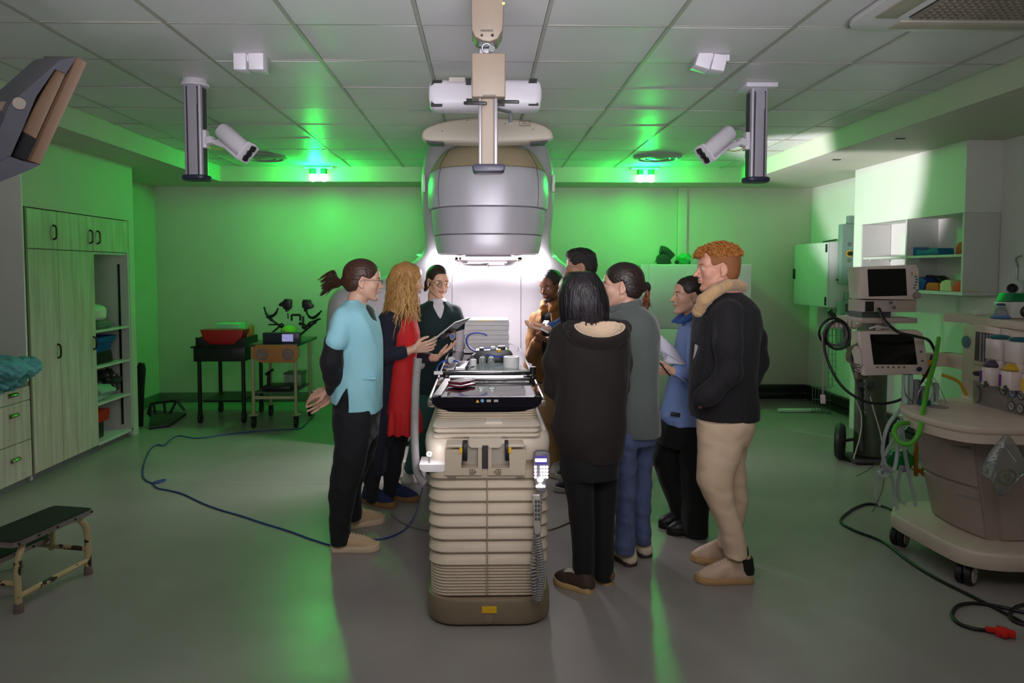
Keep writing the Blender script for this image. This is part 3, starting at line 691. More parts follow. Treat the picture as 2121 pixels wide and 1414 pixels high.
# two trolleys against the far wall
def castor(mb_w, c, r=.045):
    return MB().cyl((c.x-.012, c.y, r), (c.x+.012, c.y, r), r)
M_tyre = mat('castor_rubber', (34, 34, 36), rough=.5)
M_steelp = mat('cream_painted_steel', (176, 170, 130), rough=.4)
bt = thing('black_trolley', 'black four-legged trolley holding red and green cushions at the far left', 'trolley', (-2.75, 7.85, 0))
xs_ = (Pz(413, 877, 0).x, Pz(508, 874, 0).x); yf, yr = 7.6, 8.2; ztop = P(450, 719, 7.6).z
MB().b2((xs_[0]-.05, yf-.03, P(450, 748, 7.6).z), (xs_[1]+.03, yr+.06, ztop), .01).build('tray_box', M_black, bt)
MB().b2((xs_[0]-.07, yf-.05, ztop-.005), (xs_[1]+.05, yr+.06, ztop+.012), .004).build('table_top', M_black, bt)
MB().b2((xs_[0]+.02, yf+.04, P(450, 834, 7.6).z), (xs_[1]-.02, yr, P(450, 830, 7.6).z)).build('lower_shelf', M_black, bt)
for x in xs_:
    for y in (yf, yr):
        MB().cyl((x, y, .10), (x, y, ztop-.05), .021, n=12).build('leg', M_black, bt)
        w = MB().cyl((x-.014, y, .05), (x+.014, y, .05), .05).bar((x, y, .055), (x, y, .11), .045, .03); w.build('castor', M_tyre, bt)
zt2 = ztop+.012
def trap(x0, x1, x2, x3, z0, z1, ya, yb, m, nm, lab, cat='cushion'):
    return tag(MB().prism([(x0, ya, z0), (x1, ya, z0), (x2, ya, z1), (x3, ya, z1)], (0, yb-ya, 0), .012).build(nm, m), lab, cat)
c = [P(x, 700, 7.55).x for x in (409, 502, 486, 428)]
zr0, zr1 = zt2+.0, P(450, 684, 7.55).z
t = thing('cushion_holder', 'black cradle with curved front holding the red cushion on the black trolley', 'cradle', (c[0], 7.6, zt2))
MB().prism([(c[0]-.03, 7.57, zt2), (c[1]+.02, 7.57, zt2), (c[1]+.02, 7.57, zr1-.075), (c[1]-.04, 7.57, zr1-.09), (c[2]-.02, 7.57, zt2+.02), (c[3]+.02, 7.57, zt2+.02), (c[0]+.03, 7.57, zr1-.09), (c[0]-.03, 7.57, zr1-.075)], (0, .03, 0), .004).build('front_panel', M_black, t)
MB().b2((c[0]-.03, 7.6, zt2), (c[0]-.01, 8.0, zr1-.08)).b2((c[1], 7.6, zt2), (c[1]+.02, 8.0, zr1-.08)).build('side_panel', M_black, t)
trap(c[0]+.06, c[1]-.06, c[1], c[0], zt2+.001, zr1, 7.605, 7.8, mat('deep_red_vinyl', (176, 22, 24), rough=.4), 'knee_cushion', 'deep red trapezoid cushion on the black trolley')
g = [P(x, 680, 7.85).x for x in (443, 500)]
trap(g[0], g[1], g[1]-.02, g[0]+.02, zt2+.001, P(450, 670, 7.85).z, 7.83, 8.05, mat('mint_vinyl', (150, 226, 176), rough=.4), 'foam_block', 'mint green foam block behind the red cushion on the black trolley')
q = P(517, 700, 7.95)
tag(MB().lathe((q.x+.01, 7.98, zt2+.10), (1, .2, 0), [(.001, -.02), (.088, -.02), (.1, -.01), (.1, .01), (.088, .02), (.001, .02)], 28).build('orange_cushion', mat('orange_foam', (206, 96, 36), rough=.6)), 'round orange foam disc on edge at the right end of the black trolley', 'disc')

tr = thing('beige_trolley', 'beige metal instrument trolley with an orange ringed front board at the far left', 'trolley', (-2.1, 7.6, 0))
xt = (-2.335, -1.905); yf, yr = 7.36, 7.96; ztop = P(575, 712, 7.36).z
MB().b2((xt[0]-.03, yf-.02, ztop-.03), (xt[1]+.03, yr+.25, ztop), .008).build('top_tray', mat('dark_green_tray', (60, 74, 62), rough=.3), tr)
for x in xt:
    for y in (yf, yr):
        MB().cyl((x, y, .12), (x, y, ztop-.03), .017, n=12).build('leg', M_steelp, tr)
        MB().lathe((x, y, .125), (0, 0, 1), [(.03, 0), (.055, .004), (.055, .012), (.02, .02)], 16).build('bumper_disc', M_steelp, tr)
        MB().cyl((x-.013, y, .055), (x+.013, y, .055), .055).bar((x, y, .06), (x, y, .125), .05, .02).build('castor', M_tyre, tr)
zs = P(575, 812, 7.36).z
MB().b2((xt[0], yf, zs-.012), (xt[1], yr, zs)).build('lower_shelf', mat('shelf_grey_green', (84, 92, 84), rough=.4), tr)
MB().b2((xt[0], yf-.008, P(575, 826, 7.36).z), (xt[1], yf+.008, P(575, 820, 7.36).z)).build('shelf_rail', M_steelp, tr)
ob = MB().prism([P(x, y, yf-.03) for x, y in ((530, 714), (612, 714), (619, 722), (619, 738), (609, 751), (540, 751), (523, 742), (521, 725))], (0, .022, 0), .003).build('ringed_board', mat('orange_brown_board', (176, 116, 60), rough=.55), tr, 'orange brown front board with two grey rings')
for x in (542, 596):
    c = P(x, 734, yf-.034); MB().torus(c, (0, 1, 0), .048, .006, 26, 6).torus(c, (0, 1, 0), .056, .004, 26, 6).lathe(c+Vector((0, .004, 0)), (0, -1, 0), [(.028, 0), (.024, .006), (.001, .006)], 20).build('ring', mat('grey_ring', (120, 118, 128), rough=.4), ob)
# on it: display case and the leg supports
t = thing('display_case', 'dark case with a small lit blue screen on the beige trolley', 'display', P(570, 700, 7.4))
MB().b2((P(532, 0, 7.38).x, 7.38, ztop+.001), (P(610, 0, 7.38).x, 7.46, P(0, 690, 7.38).z), .005).build('case', mat('navy_case', (34, 36, 54), rough=.35), t)
a, b = P(584, 692, 7.376), P(607, 707, 7.376)
MB().b2((a.x, 7.374, b.z), (b.x, 7.38, a.z)).build('screen', mat('screen_lavender', (130, 130, 190), emit=(.22, .22, .42), estr=1.0, var=.3, vscale=30), t)
ls = thing('leg_supports', 'pair of black padded leg supports with clamps standing on the beige trolley', 'leg supports', P(600, 660, 7.9))
YS_ = 7.85
def pad(pts, d, nm): MB().prism([P(x, y, YS_) for x, y in pts], (0, d, 0), .008).build(nm, M_black, ls)
pad([(586, 623), (589, 619), (601, 620), (603, 624), (602, 637), (598, 642), (587, 640), (585, 635), (578, 634), (576, 630), (580, 627)], .07, 'pad')
pad([(625, 624), (628, 620), (641, 621), (644, 628), (648, 632), (646, 638), (640, 640), (632, 642), (625, 636)], .07, 'pad')
def cradle(pts, w, nm):
    c_ = [P(x, y, YS_+.05) for x, y in pts]
    MB().tube(c_, [.018, .03, .034, .03, .018], 8, 4, flat=.5).build(nm, M_black, ls)
cradle([(547, 635), (552, 650), (560, 655), (570, 650), (576, 638)], .1, 'leg_cradle')
cradle([(634, 644), (640, 655), (649, 658), (658, 652), (666, 643)], .1, 'leg_cradle')
rb = MB()
for a, b, r in (((552, 655), (580, 675), .012), ((580, 675), (562, 690), .01), ((604, 652), (622, 652), .012), ((604, 652), (604, 664), .012), ((622, 652), (622, 664), .012), ((628, 655), (628, 680), .012), ((660, 660), (626, 690), .012), ((664, 660), (640, 668), .009), ((556, 672), (585, 672), .008), ((594, 640), (595, 645), .02), ((633, 640), (633, 645), .02), ((596, 648), (597, 660), .007), ((655, 668), (632, 676), .010), ((626, 690), (618, 700), .01)):
    rb.cyl(P(*a, YS_+.04), P(*b, YS_+.04), r, n=8)
for x, y, r in ((583, 674, .028), (630, 676, .03), (640, 672, .022), (622, 670, .02), (562, 662, .018)): rb.ell(P(x, y, YS_+.04), r, 10, 8)
rb.build('clamp_linkage', M_black, ls)
c = P(598, 688, 7.85)
tag(blob((c.x, c.y, ztop+.075), (.09, .09, .075), 41, .06, 2, ztop+.001).build('cloth_bundle', mat('lime_cloth', (150, 190, 70), rough=.8)), 'yellow-green cloth bundle between the leg supports on the beige trolley', 'cloth')
t = thing('angled_bracket', 'black angled bracket on a base on the lower shelf of the beige trolley', 'bracket', (-2.2, 7.5, zs))
MB().b2((-2.27, 7.42, zs+.001), (-1.98, 7.68, zs+.05), .01).build('base', M_black, t)
MB().bar((-2.22, 7.5, zs+.05), (-2.215, 7.5, zs+.19), .03, .03).bar((-2.25, 7.5, zs+.16), (-2.17, 7.5, zs+.215), .03, .025).build('arm', M_black, t)
t = thing('storage_box', 'clear-lidded pale box on the lower shelf at the right end of the beige trolley', 'box', (-1.95, 7.8, zs))
MB().b2((-2.12, 7.72, zs+.001), (-1.94, 7.93, zs+.13), .01).build('box', mat('pale_green_plastic', (140, 160, 140), rough=.4), t)
MB().b2((-2.13, 7.71, zs+.13), (-1.93, 7.94, zs+.145), .004).build('lid', mat('lid_grey', (90, 100, 92), rough=.4), t)
# ------------------------------------------------------------------ right side: boxed shelf unit in the wall
yA, yB = 5.57, 7.10
struct('wall_right_box', MB().b2((XR, yA, 2.05), (XRR+.02, yB, ZS)), M_wallw)
M_shelfw = mat('shelf_white', (214, 212, 210), rough=.45, var=.02)
su = thing('wall_shelf_unit', 'white open shelf unit built into the right wall holding coloured foam supports', 'shelf unit', (3.88, 6.3, 1.41))
MB().b2((XR, yA, 1.405), (XRR-.005, yB-.002, 1.432)).build('bottom_panel', M_shelfw, su)
MB().b2((XR+.012, yA+.02, 1.708), (XRR-.006, yB-.02, 1.728)).build('middle_shelf', M_shelfw, su)
MB().b2((XR+.006, 6.34, 1.433), (XRR-.006, 6.36, 2.048)).build('divider', M_shelfw, su)
MB().b2((XR, yA, 1.433), (XRR-.005, yA+.02, 2.048)).build('side_panel', M_shelfw, su)
MB().b2((XR, yB-.022, 1.433), (XRR-.005, yB-.002, 2.048)).build('side_panel', M_shelfw, su)
for y in (6.62, 6.78, 6.98, 6.2):
    MB().tube([(XR+.03, y, 1.708), (XR+.03, y, 1.69), (XR+.015, y, 1.682), (XR+.005, y, 1.692)], .004, 6, 3).build('hook', M_white, su)
XI = 3.80
def fs(pts, X, d, bev=.008):
    return MB().prism([Px(x, y, X) for x, y in pts], (d, 0, 0), bev)
def onz(mb, z):
    zm = min(v.co.z for v in mb.bm.verts)
    for v in mb.bm.verts: v.co.z += z+.0008-zm
    return mb
tag(onz(fs([(1876, 527), (1878, 516), (1886, 508), (1893, 509), (1900, 514), (1915, 516), (1928, 510), (1942, 510), (1944, 524)], XI, .14), 1.728).build('head_support', mat('blue_foam', (20, 78, 150), rough=.6, col2=(22, 110, 150), vscale=1.5)), 'blue foam head support with a scooped top on the middle wall shelf', 'foam support')
tag(onz(fs([(1978, 523), (1980, 506), (1985, 498), (1992, 496), (1998, 497), (2001, 522)], XI, .10), 1.728).build('foam_wedge', mat('red_black_foam', (196, 50, 32), rough=.6)), 'red rounded foam wedge at the right end of the middle wall shelf', 'foam support')
tag(onz(fs([(1902, 592), (1904, 566), (1916, 562), (1926, 566), (1938, 564), (1950, 572), (1960, 586), (1956, 593)], XI+.12, .08), 1.432).build('foam_support', mat('black_foam', (18, 17, 20), rough=.7)), 'black scalloped foam support standing behind the coloured ones on the bottom wall shelf', 'foam support')
tag(onz(fs([(1896, 604), (1898, 578), (1910, 580), (1918, 587), (1913, 604)], XI+.0, .10), 1.432).build('foam_support', mat('royal_blue_foam', (20, 32, 140), rough=.6)), 'royal blue foam support behind the upper monitor on the bottom wall shelf', 'foam support')
tag(onz(fs([(1916, 605), (1918, 592), (1922, 589), (1942, 590), (1944, 606)], XI-.03, .07), 1.432).build('foam_support', mat('orange_foam_block', (206, 84, 28), rough=.6)), 'orange foam block on the bottom wall shelf', 'foam support')
tag(onz(fs([(1946, 606), (1946, 592), (1950, 586), (1958, 583), (1968, 585), (1970, 607)], XI-.03, .10), 1.432).build('foam_support', mat('cream_foam', (214, 208, 166), rough=.6)), 'cream domed foam support on the bottom wall shelf', 'foam support')
tag(onz(fs([(1972, 607), (1973, 596), (1979, 588), (1987, 585), (1991, 587), (1992, 608)], XI-.03, .10), 1.432).build('foam_support', mat('red_foam_dome', (216, 52, 30), rough=.6)), 'red domed foam support between the cream and yellow ones on the bottom wall shelf', 'foam support')
tag(onz(fs([(1993, 608), (1993, 588), (2000, 587), (2002, 608)], XI-.03, .10, .004), 1.432).build('foam_support', mat('yellow_foam', (226, 204, 50), rough=.6)), 'yellow foam support at the right end of the bottom wall shelf', 'foam support')

# electrical boxes on the far right wall
M_cabw = mat('white_powder_coat', (216, 216, 216), rough=.35, var=.02)
eb = thing('electrical_cabinet', 'white wall-mounted electrical cabinet with black hinges in the far right corner', 'cabinet', (3.86, 8.1, 1.2))
MB().b2((3.715, 7.70, 1.20), (3.945, 8.54, 1.905), .004).b2((3.9, 7.8, 1.25), (XRR-.001, 8.44, 1.85)).build('body', M_cabw, eb)
dr = MB().b2((3.695, 7.705, 1.205), (3.714, 8.535, 1.90), .004).build('door', M_cabw, eb)
for z in (1.84, 1.27): MB().b2((3.685, 7.715, z-.045), (3.70, 7.745, z+.045), .004).build('hinge', M_black, dr)
MB().b2((3.675, 8.50, 1.50), (3.70, 8.53, 1.62), .006).build('latch', M_black, dr)
MB().cyl((3.80, 7.70, 1.50), (3.80, 7.665, 1.50), .012).bar((3.80, 7.67, 1.50), (3.85, 7.67, 1.515), .012, .008).build('key_lock', M_black, eb)
t = thing('tool', 'small black tool lying on top of the white electrical cabinet', 'tool', (3.85, 7.95, 1.906))
MB().bar((3.78, 8.0, 1.915), (3.86, 7.86, 1.935), .018, .016).build('tool_body', M_black, t)
M_dist = mat('grey_green_steel', (124, 146, 138), rough=.4, var=.03)
def dboard(z0, z1, lab):
    t = thing('distribution_board', lab, 'panel', (3.9, 7.62, z0))
    MB().b2((3.795, 7.60, z0), (XRR-.001, 7.69, z1), .006).build('enclosure', M_dist, t)
    MB().b2((3.87, 7.62, z1), (3.97, 7.68, z1+.09), .004).build('conduit_entry', M_dist, t); return t
db = dboard(1.46, 2.09, 'grey-green switch panel with a yellow and black isolator on the right wall')
c = P(1759, 525, 7.598)
MB().lathe(c, (0, -1, 0), [(.034, 0), (.034, .006), (.001, .006)], 18).build('switch_plate', mat('yellow_label', (222, 178, 20)), db)
MB().lathe(c+Vector((0, -.006, 0)), (0, -1, 0), [(.024, 0), (.022, .03), (.001, .03)], 14).build('switch_knob', M_black, db)
for dz in (.10, -.07): MB().torus(c+Vector((0, 0, dz)), (0, 1, 0), .016, .003, 12, 5).b2(c+Vector((-.012, -.002, dz-.020)), c+Vector((.012, 0, dz-.015))).build('panel_marking', M_cordd, db)
d2 = dboard(.77, 1.275, 'lower grey-green panel with warning labels below the isolator panel')
a = P(1757, 637, 7.598); MB().b2((a.x-.03, 7.596, a.z-.04), (a.x+.05, 7.601, a.z+.04)).build('data_plate', M_cordd, d2)
for xx in (1748, 1764):
    a = P(xx, 658, 7.598); wl = MB().b2((a.x-.03, 7.595, a.z-.04), (a.x+.03, 7.601, a.z+.04)).build('warning_label', M_cabw, d2)
    MB().prism([(a.x-.022, 7.5945, a.z-.02), (a.x+.022, 7.5945, a.z-.02), (a.x, 7.5945, a.z+.024)], (0, -.001, 0)).build('warning_triangle', mat('yellow_label', (222, 178, 20)), wl)
# wire rack and pale bar on the floor in the far right corner
wr_ = thing('wire_rack', 'tall narrow wire rack standing against the far right wall', 'rack', (3.75, 8.0, 0))
wb_ = MB()
for x, y0_, y1_ in ((1716, 640, 800), (1724, 640, 800), (1731, 640, 790)): wb_.cyl(P(x, y0_, 7.95), P(x, y1_, 7.95), .005, n=6)
for i in range(12):
    y = 655+i*13; wb_.cyl(P(1714, y, 7.95), P(1733, y+1, 7.95), .003, n=5)
wb_.build('upper_wires', M_steel, wr_)
wb_ = MB()
for i in range(7): wb_.cyl(P(1683+i*6, 800+i*1.2, 7.95), P(1683+i*6, 852, 7.95), .004, n=6)
for y in (800, 826, 851): wb_.cyl(P(1682, y, 7.95), P(1722, y+3, 7.95), .005, n=6)
for x in (1684, 1718):
    a = P(x, 850, 7.95); wb_.cyl((a.x, a.y, 0), (a.x, a.y, a.z), .006, n=6).cyl((a.x, a.y, .02), (a.x, a.y+.2, .02), .006, n=6)
wb_.build('lower_basket', M_steel, wr_)
a, b = Pz(1612, 854, 0), Pz(1700, 853, 0)
tag(MB().box(((a.x+b.x)/2, (a.y+b.y)/2, .022), ((b.x-a.x), .07, .04), None, .012).build('cable_cover', M_cabw), 'long pale cable cover lying on the floor in front of the wire rack', 'cable cover')

# white steel cabinet at the far right with foam and cloth on top
wc = thing('steel_cabinet', 'wide white steel cabinet against the far wall behind the curly haired man', 'cabinet', (2.43, 8.4, 0))
x0, x1, yc0 = 1.79, 3.06, 8.2; zt_ = 1.671
MB().b2((x0, yc0, .03), (x1, YW-.06, zt_), .006).build('carcass', M_cabw, wc)
zm = P(1400, 680, yc0).z
xa, xb = P(1344, 600, yc0).x, P(1547, 600, yc0).x
MB().b2((xa, yc0-.02, zm+.005), (xb-.004, yc0, zt_-.01), .003).build('upper_door', M_cabw, wc)
MB().b2((xa, yc0-.02, .06), ((xa+xb)/2-.002, yc0, zm-.004), .003).build('lower_door', M_cabw, wc)
MB().b2(((xa+xb)/2+.002, yc0-.02, .06), (xb-.004, yc0, zm-.004), .003).build('lower_door', M_cabw, wc)
MB().b2((x0+.04, yc0+.02, 0), (x1-.04, YW-.08, .03)).build('plinth', M_dark, wc)
t = thing('exhaust_fan', 'dark green curved foam block lying tilted on the white steel cabinet', 'foam block', P(1380, 545, 8.35))
M_dkg = mat('dark_green_foam', (20, 60, 36), rough=.6)
MB().prism([P(x, y, 8.3) for x, y in ((1363, 542), (1366, 530), (1374, 524), (1388, 530), (1392, 546), (1380, 547.5), (1368, 547))], (0, .16, 0), .02).build('lower_block', M_dkg, t)
MB().tube([P(1368, 518, 8.36), P(1378, 521, 8.36), (P(1391, 534, 8.36))], .055, 12, 3).build('upper_roll', M_dkg, t)
t.name = 'foam_block'
tag(MB().ell(P(1402, 543, 8.3)+Vector((0, 0, .001)), .024, 14, 10).build('castor_ball', M_black), 'small black ball on top of the white steel cabinet', 'ball')
c = P(1418, 536, 8.4); tag(blob((c.x, 8.4, zt_+.055), (.09, .1, .07), 51, .1, 3, zt_+.001).build('green_bag', mat('green_film', (60, 170, 90), rough=.3, bump=.5, bscale=25)), 'green film bundle beside the clear box on the white steel cabinet', 'bag')
a, b = P(1431, 534, 8.3), P(1452, 546, 8.3); tag(MB().b2((a.x, 8.3, zt_+.001), (b.x+.03, 8.5, a.z), .006).build('clear_box', mat('frosted_plastic', (200, 220, 205), rough=.3, trans=.5)), 'frosted clear box on the white steel cabinet beside the curly hair', 'box')

# gas cylinder on a two-wheeled hand truck
M_cyl = mat('olive_cylinder_paint', (88, 92, 74), rough=.5, var=.15)
M_ht = mat('worn_truck_steel', (84, 84, 84), rough=.45, metal=.4, var=.25)
gx, gy = 3.27, 6.0
t = thing('gas_cylinder', 'tall olive gas cylinder standing on a hand truck behind the two monitors', 'gas cylinder', (gx, gy, .03))
MB().lathe((gx, gy, .035), (0, 0, 1), [(.105, 0), (.122, .02), (.122, 1.02), (.112, 1.10), (.07, 1.18), (.04, 1.22), (.04, 1.30)], 32).build('cylinder', M_cyl, t)
MB().cyl((gx, gy, 1.335), (gx, gy, 1.42), .025).cyl((gx-.05, gy, 1.40), (gx+.05, gy, 1.40), .014).build('valve', M_steel, t)
h = thing('hand_truck', 'two-wheeled steel hand truck with black tyres carrying the gas cylinder', 'hand truck', (3.1, 6.0, 0))
for x, y0_ in ((1756, 610), ):
    pass
MB().tube([P(1745, 650, 6.02), P(1757, 720, 6.0), P(1776, 790, 5.95), P(1782, 840, 5.93), (P(1782, 840, 5.93).x, 5.9, .1)], .02, 8, 4).build('frame_rail', M_ht, h)
MB().tube([(3.45, 6.16, .1), (3.45, 6.16, .9), (3.42, 6.2, 1.3)], .018, 8, 3).build('frame_rail', M_ht, h)
MB().tube([P(1716, 642, 6.02), P(1732, 660, 6.02)], .022, 10).build('handle_grip', mat('green_grip', (34, 66, 48), rough=.5), h)
MB().bar(P(1778, 797, 5.92), P(1808, 795, 5.85), .03, .04).build('cross_strap', M_ht, h)
MB().b2((3.06, 5.82, .012), (3.42, 6.14, .034), .004).build('toe_plate', M_ht, h)
for (x, y) in ((3.03, 6.02),):
    w = MB().torus((x, y, .155), (.85, -.5, 0), .115, .040, 30, 10).build('tyre', M_tyre, h)
    MB().lathe((x, y, .155), (.85, -.5, 0), [(.001, -.02), (.088, -.02), (.088, .02), (.03, .03), (.001, .03)], 24).build('hub', mat('green_grey_hub', (62, 78, 58), rough=.5), w)
w = MB().torus((3.52, 6.22, .155), (.85, -.5, 0), .115, .040, 30, 10).build('tyre', M_tyre, h)
MB().lathe((3.52, 6.22, .155), (.85, -.5, 0), [(.001, -.02), (.088, -.02), (.088, .02), (.001, .02)], 24).build('hub', MATS['green_grey_hub'], w)
MB().cyl((3.03, 6.02, .155), (3.52, 6.22, .155), .014).build('axle', M_ht, h)
ch = MB()
for i in range(12):
    c = P(1794, 790, 5.86)+Vector((0, 0, -.024*i)); ch.torus(c, (1, 0, 0) if i % 2 else (0, 1, 0), .012, .003, 12, 5)
ch.build('chain', M_steel, h)

# ------------------------------------------------------------------ anaesthetic machine
M_an = mat('machine_beige', (216, 198, 182), rough=.42, var=.03)
M_an2 = mat('machine_taupe', (176, 158, 148), rough=.45, var=.04)
M_an3 = mat('machine_panel_grey', (142, 132, 128), rough=.4, var=.04)
am = thing('anaesthetic_machine', 'beige wheeled anaesthetic machine with drawers, gauges and vaporisers at the right edge', 'medical machine', (2.8, 3.8, 0))
def hz(pts, z): return [Pz(x, y, z) for x, y in pts]
# base platform
bp_ = hz([(1857, 1058), (1866, 1052), (1925, 1047), (1990, 1060)], .19)
base = [(2.36, 4.03), (2.37, 3.85), (2.39, 3.60), (2.43, 3.50), (2.55, 3.44), (2.75, 3.43), (3.30, 3.46), (3.32, 4.25), (2.60, 4.28), (2.40, 4.14)]
base = [(p.x, p.y) for p in catmull([(x, y, 0) for x, y in base], 3, True)]
def off(poly, s):
    cx, cy = sum(p[0] for p in poly)/len(poly), sum(p[1] for p in poly)/len(poly)
    return [(cx+(x-cx)*s, cy+(y-cy)*s) for x, y in poly]
MB().rings([[(x, y, z) for x, y in off(base, s)] for s, z in ((.94, .115), (.985, .12), (1, .14), (1, .185), (.985, .20), (.97, .204))]).build('base_platform', M_an, am)
def castor_at(x, y, a=0.3):
    ax = Vector((math.cos(a), math.sin(a), 0)); c = Vector((x, y, .056))
    w = MB()
    for s_ in (-1, 1): w.lathe(c+ax*.022*s_, ax*s_, [(.056, -.015), (.056, .008), (.05, .016), (.001, .016)], 22)
    w = w.build('castor', M_tyre, am)
    for s_ in (-1, 1): MB().lathe(c+ax*(.037*s_), ax*s_, [(.042, 0), (.040, .004), (.001, .005)], 20).build('wheel_cap', M_an, w)
    MB().bar(c+Vector((0, 0, .0)), c+Vector((0, 0, .062)), .03, .028).build('castor_stem', M_cabw, w)
castor_at(2.47, 3.58, -.9); castor_at(2.43, 4.10, -.9); castor_at(3.2, 3.55, .2)
# drawer body
def nf(z, s, o=0.0):
    "drawer front: s runs from the near edge (0) to the far edge (1); the front leans out towards the top"
    t_ = (z-.2)/.56; n_ = Vector((2.612, 3.632, z)).lerp(Vector((2.485, 3.575, z)), t_); f_ = Vector((2.595, 4.06, z)).lerp(Vector((2.385, 3.93, z)), t_)
    p_ = n_.lerp(f_, s); d_ = (f_-n_).normalized(); p_ += Vector((-d_.y, d_.x, 0))*(.03*math.sin(pi*s)+o); return p_
def nring(z): return [nf(z, k/8, -.006) for k in range(9)]+[Vector((3.28, 4.14, z)), Vector((3.28, nf(z, 0).y+.01, z))]
MB().rings([nring(z) for z in (.203, .35, .5, .65, .775)]).build('drawer_body', M_an2, am, ang=40)
for z0, z1 in ((.212, .474), (.486, .752)):
    R = []
    for z in (z0, z0+.004, z1-.004, z1):
        o_ = .006 if z in (z0+.004, z1-.004) else .0; R.append([nf(z, .02+.96*k/8, o_) for k in range(9)]+[nf(z, .98-.96*k/8, -.004) for k in range(9)])
    d = MB().rings(R).build('drawer', M_an2, am, ang=40)
    hp = [(.97, .012), (.03, .045), (.04, .062), (.3, .062), (.65, .052), (.9, .034)]
    q_ = [nf(z1-b_, a_, .009) for a_, b_ in hp]; MB().prism(q_, (.012, .004, 0)).build('handle', M_an3, d)
MB().prism([(2.68, 3.612, .21), (3.2, 3.612, .21), (3.2, 3.57, .74), (2.58, 3.57, .74)], (0, .02, 0)).build('side_panel', M_an2, am)
# worktop with wavy front
wt = hz([(1868, 842), (1880, 837), (1960, 836), (2012, 842)], .85)
top = [Pz(x, y, .85) for x, y in ((1866, 845), (1890, 856), (1930, 868), (1975, 878), (2020, 884), (2070, 886), (2125, 887), (2300, 890))]
poly = [(p.x, p.y) for p in catmull(top, 4)]+[(3.3, 4.14), (2.78, 4.20), (2.36, 4.02)]
MB().rings([[(x, y, z) for x, y in off(poly, s)] for s, z in ((.965, .815), (.985, .818), (1.0, .825), (1.0, .843), (.99, .85))]).build('worktop', M_an, am)
MB().rings([[(x, y, z) for x, y in off(poly, s)] for s, z in ((.945, .768), (.955, .816))]).build('worktop_skirt', M_an, am)
MB().lathe((2.50, 3.90, .8505), (0, 0, 1), [(.055, 0), (.055, .002), (.045, .003), (.001, .003)], 26).build('worktop_ring', M_an3, am)
MB().tube([P(2050, 903, 3.42), P(2140, 903, 3.42)], .018, 12).build('side_handle', M_an, am)
# column: gauge panel, flowmeters, vaporisers, top shelf
MB().b2((2.80, 3.40, .85), (3.3, 4.16, 1.29), .01).build('column', M_an, am)
def fx(pts, X=2.795, d=.01, bev=0): return MB().prism([Px(x, y, X) for x, y in pts], (d, 0, 0), bev)
gp = fx([(2015, 787), (2130, 812), (2130, 866), (2015, 841)], 2.785, .012, .002).build('gauge_panel', M_an3, am)
for x, y, c_ in ((2078, 808, M_cordd), (2097, 813, mat('blue_gauge_rim', (60, 110, 190))), (2115, 818, M_cordd), (2095, 841, M_cordd), (2113, 846, M_cordd)):
    c = Px(x, y, 2.783)
    g = MB().torus(c, (1, 0, 0), .024, .004, 22, 6).build('gauge_rim', c_, gp)
    MB().lathe(c, (-1, 0, 0), [(.022, -.003), (.022, .002), (.001, .002)], 20).build('gauge_dial', mat('dial_grey', (176, 172, 168)), g)
    MB().bar(c+Vector((-.004, -.012, -.006)), c+Vector((-.004, .010, .010)), .002, .002).build('needle', mat('needle_red', (190, 50, 30)) if c_ is not M_cordd else M_black, g)
MB().tube([Px(2025, 800, 2.775), Px(2030, 806, 2.77), Px(2030, 826, 2.77), Px(2024, 832, 2.775)], .006, 8, 3).build('panel_handle', mat('bracket_brown', (92, 80, 72), rough=.4), gp)
fm = fx([(2014, 668), (2070, 680), (2070, 762), (2014, 752)], 2.79, .012, .003).build('flowmeter_unit', M_an, am)
fx([(2021, 686), (2061, 692), (2059, 752), (2018, 746)], 2.786, .006).build('flowmeter_window', mat('smoky_window', (92, 80, 80), rough=.15), fm)
for i in range(5):
    x = 2032+i*6.4; MB().cyl(Px(x, 690+i, 2.783), Px(x-2, 747+i, 2.783), .0045, n=8).build('flow_tube', mat('flow_tube_glass', (160, 156, 168), rough=.15), fm)
c = Px(2003, 708, 2.80); 
MB().lathe((2.83, 4.163, c.z), (0, 1, 0), [(.03, 0), (.03, .004), (.001, .004)]).build('clock_face', M_dist, am)
MB().lathe((2.797, 4.12, Px(2005, 708, 2.797).z), (-1, 0, 0), [(.035, 0), (.035, .004), (.03, .006), (.001, .006)], 24).build('round_badge', mat('teal_badge', (86, 120, 130), rough=.4), am)
for x, col in ((2028, (60, 60, 64)), (2042, (60, 140, 160))):
    c = Px(x, 773, 2.79); MB().lathe(c, (-1, 0, 0), [(.014, 0), (.014, .02), (.010, .03), (.001, .03)], 14).build('control_knob', mat('knob_%d' % x, col, rough=.35), am)
M_vap = mat('vaporiser_white', (228, 214, 208), rough=.4, var=.03)
def vap(y, dial, acc, knob):
    v_ = MB().b2((2.72, y-.055, 1.125), (2.80, y+.055, 1.235), .006).b2((2.69, y-.042, .985), (2.79, y+.042, 1.085), .012).b2((2.73, y-.05, 1.08), (2.80, y+.05, 1.13), .004).build('vaporiser', M_vap, am)
    MB().lathe((2.728, y, 1.088), (0, 0, 1), [(.042, 0), (.045, .006), (.03, .024), (.018, .032), (.001, .034)], 22).build('dial_collar', mat(*dial), v_)
    MB().b2((2.686, y+.026, 1.0), (2.691, y+.041, 1.06)).build('agent_label', mat(*acc), v_)
    MB().cyl((2.692, y-.01, 1.005), (2.68, y-.01, 1.0), .008).cyl((2.692, y-.02, .993), (2.67, y-.02, .985), .009).build('filler_port', M_cordd, v_)
    MB().ell((2.76, y, 1.245), (.05, .05, .014)).build('lock_lever', mat('teal_lever', (20, 100, 110), rough=.35), v_)
vap(3.80, ('dial_grey_purple', (74, 62, 84)), ('purple_label', (104, 44, 130)), 0)
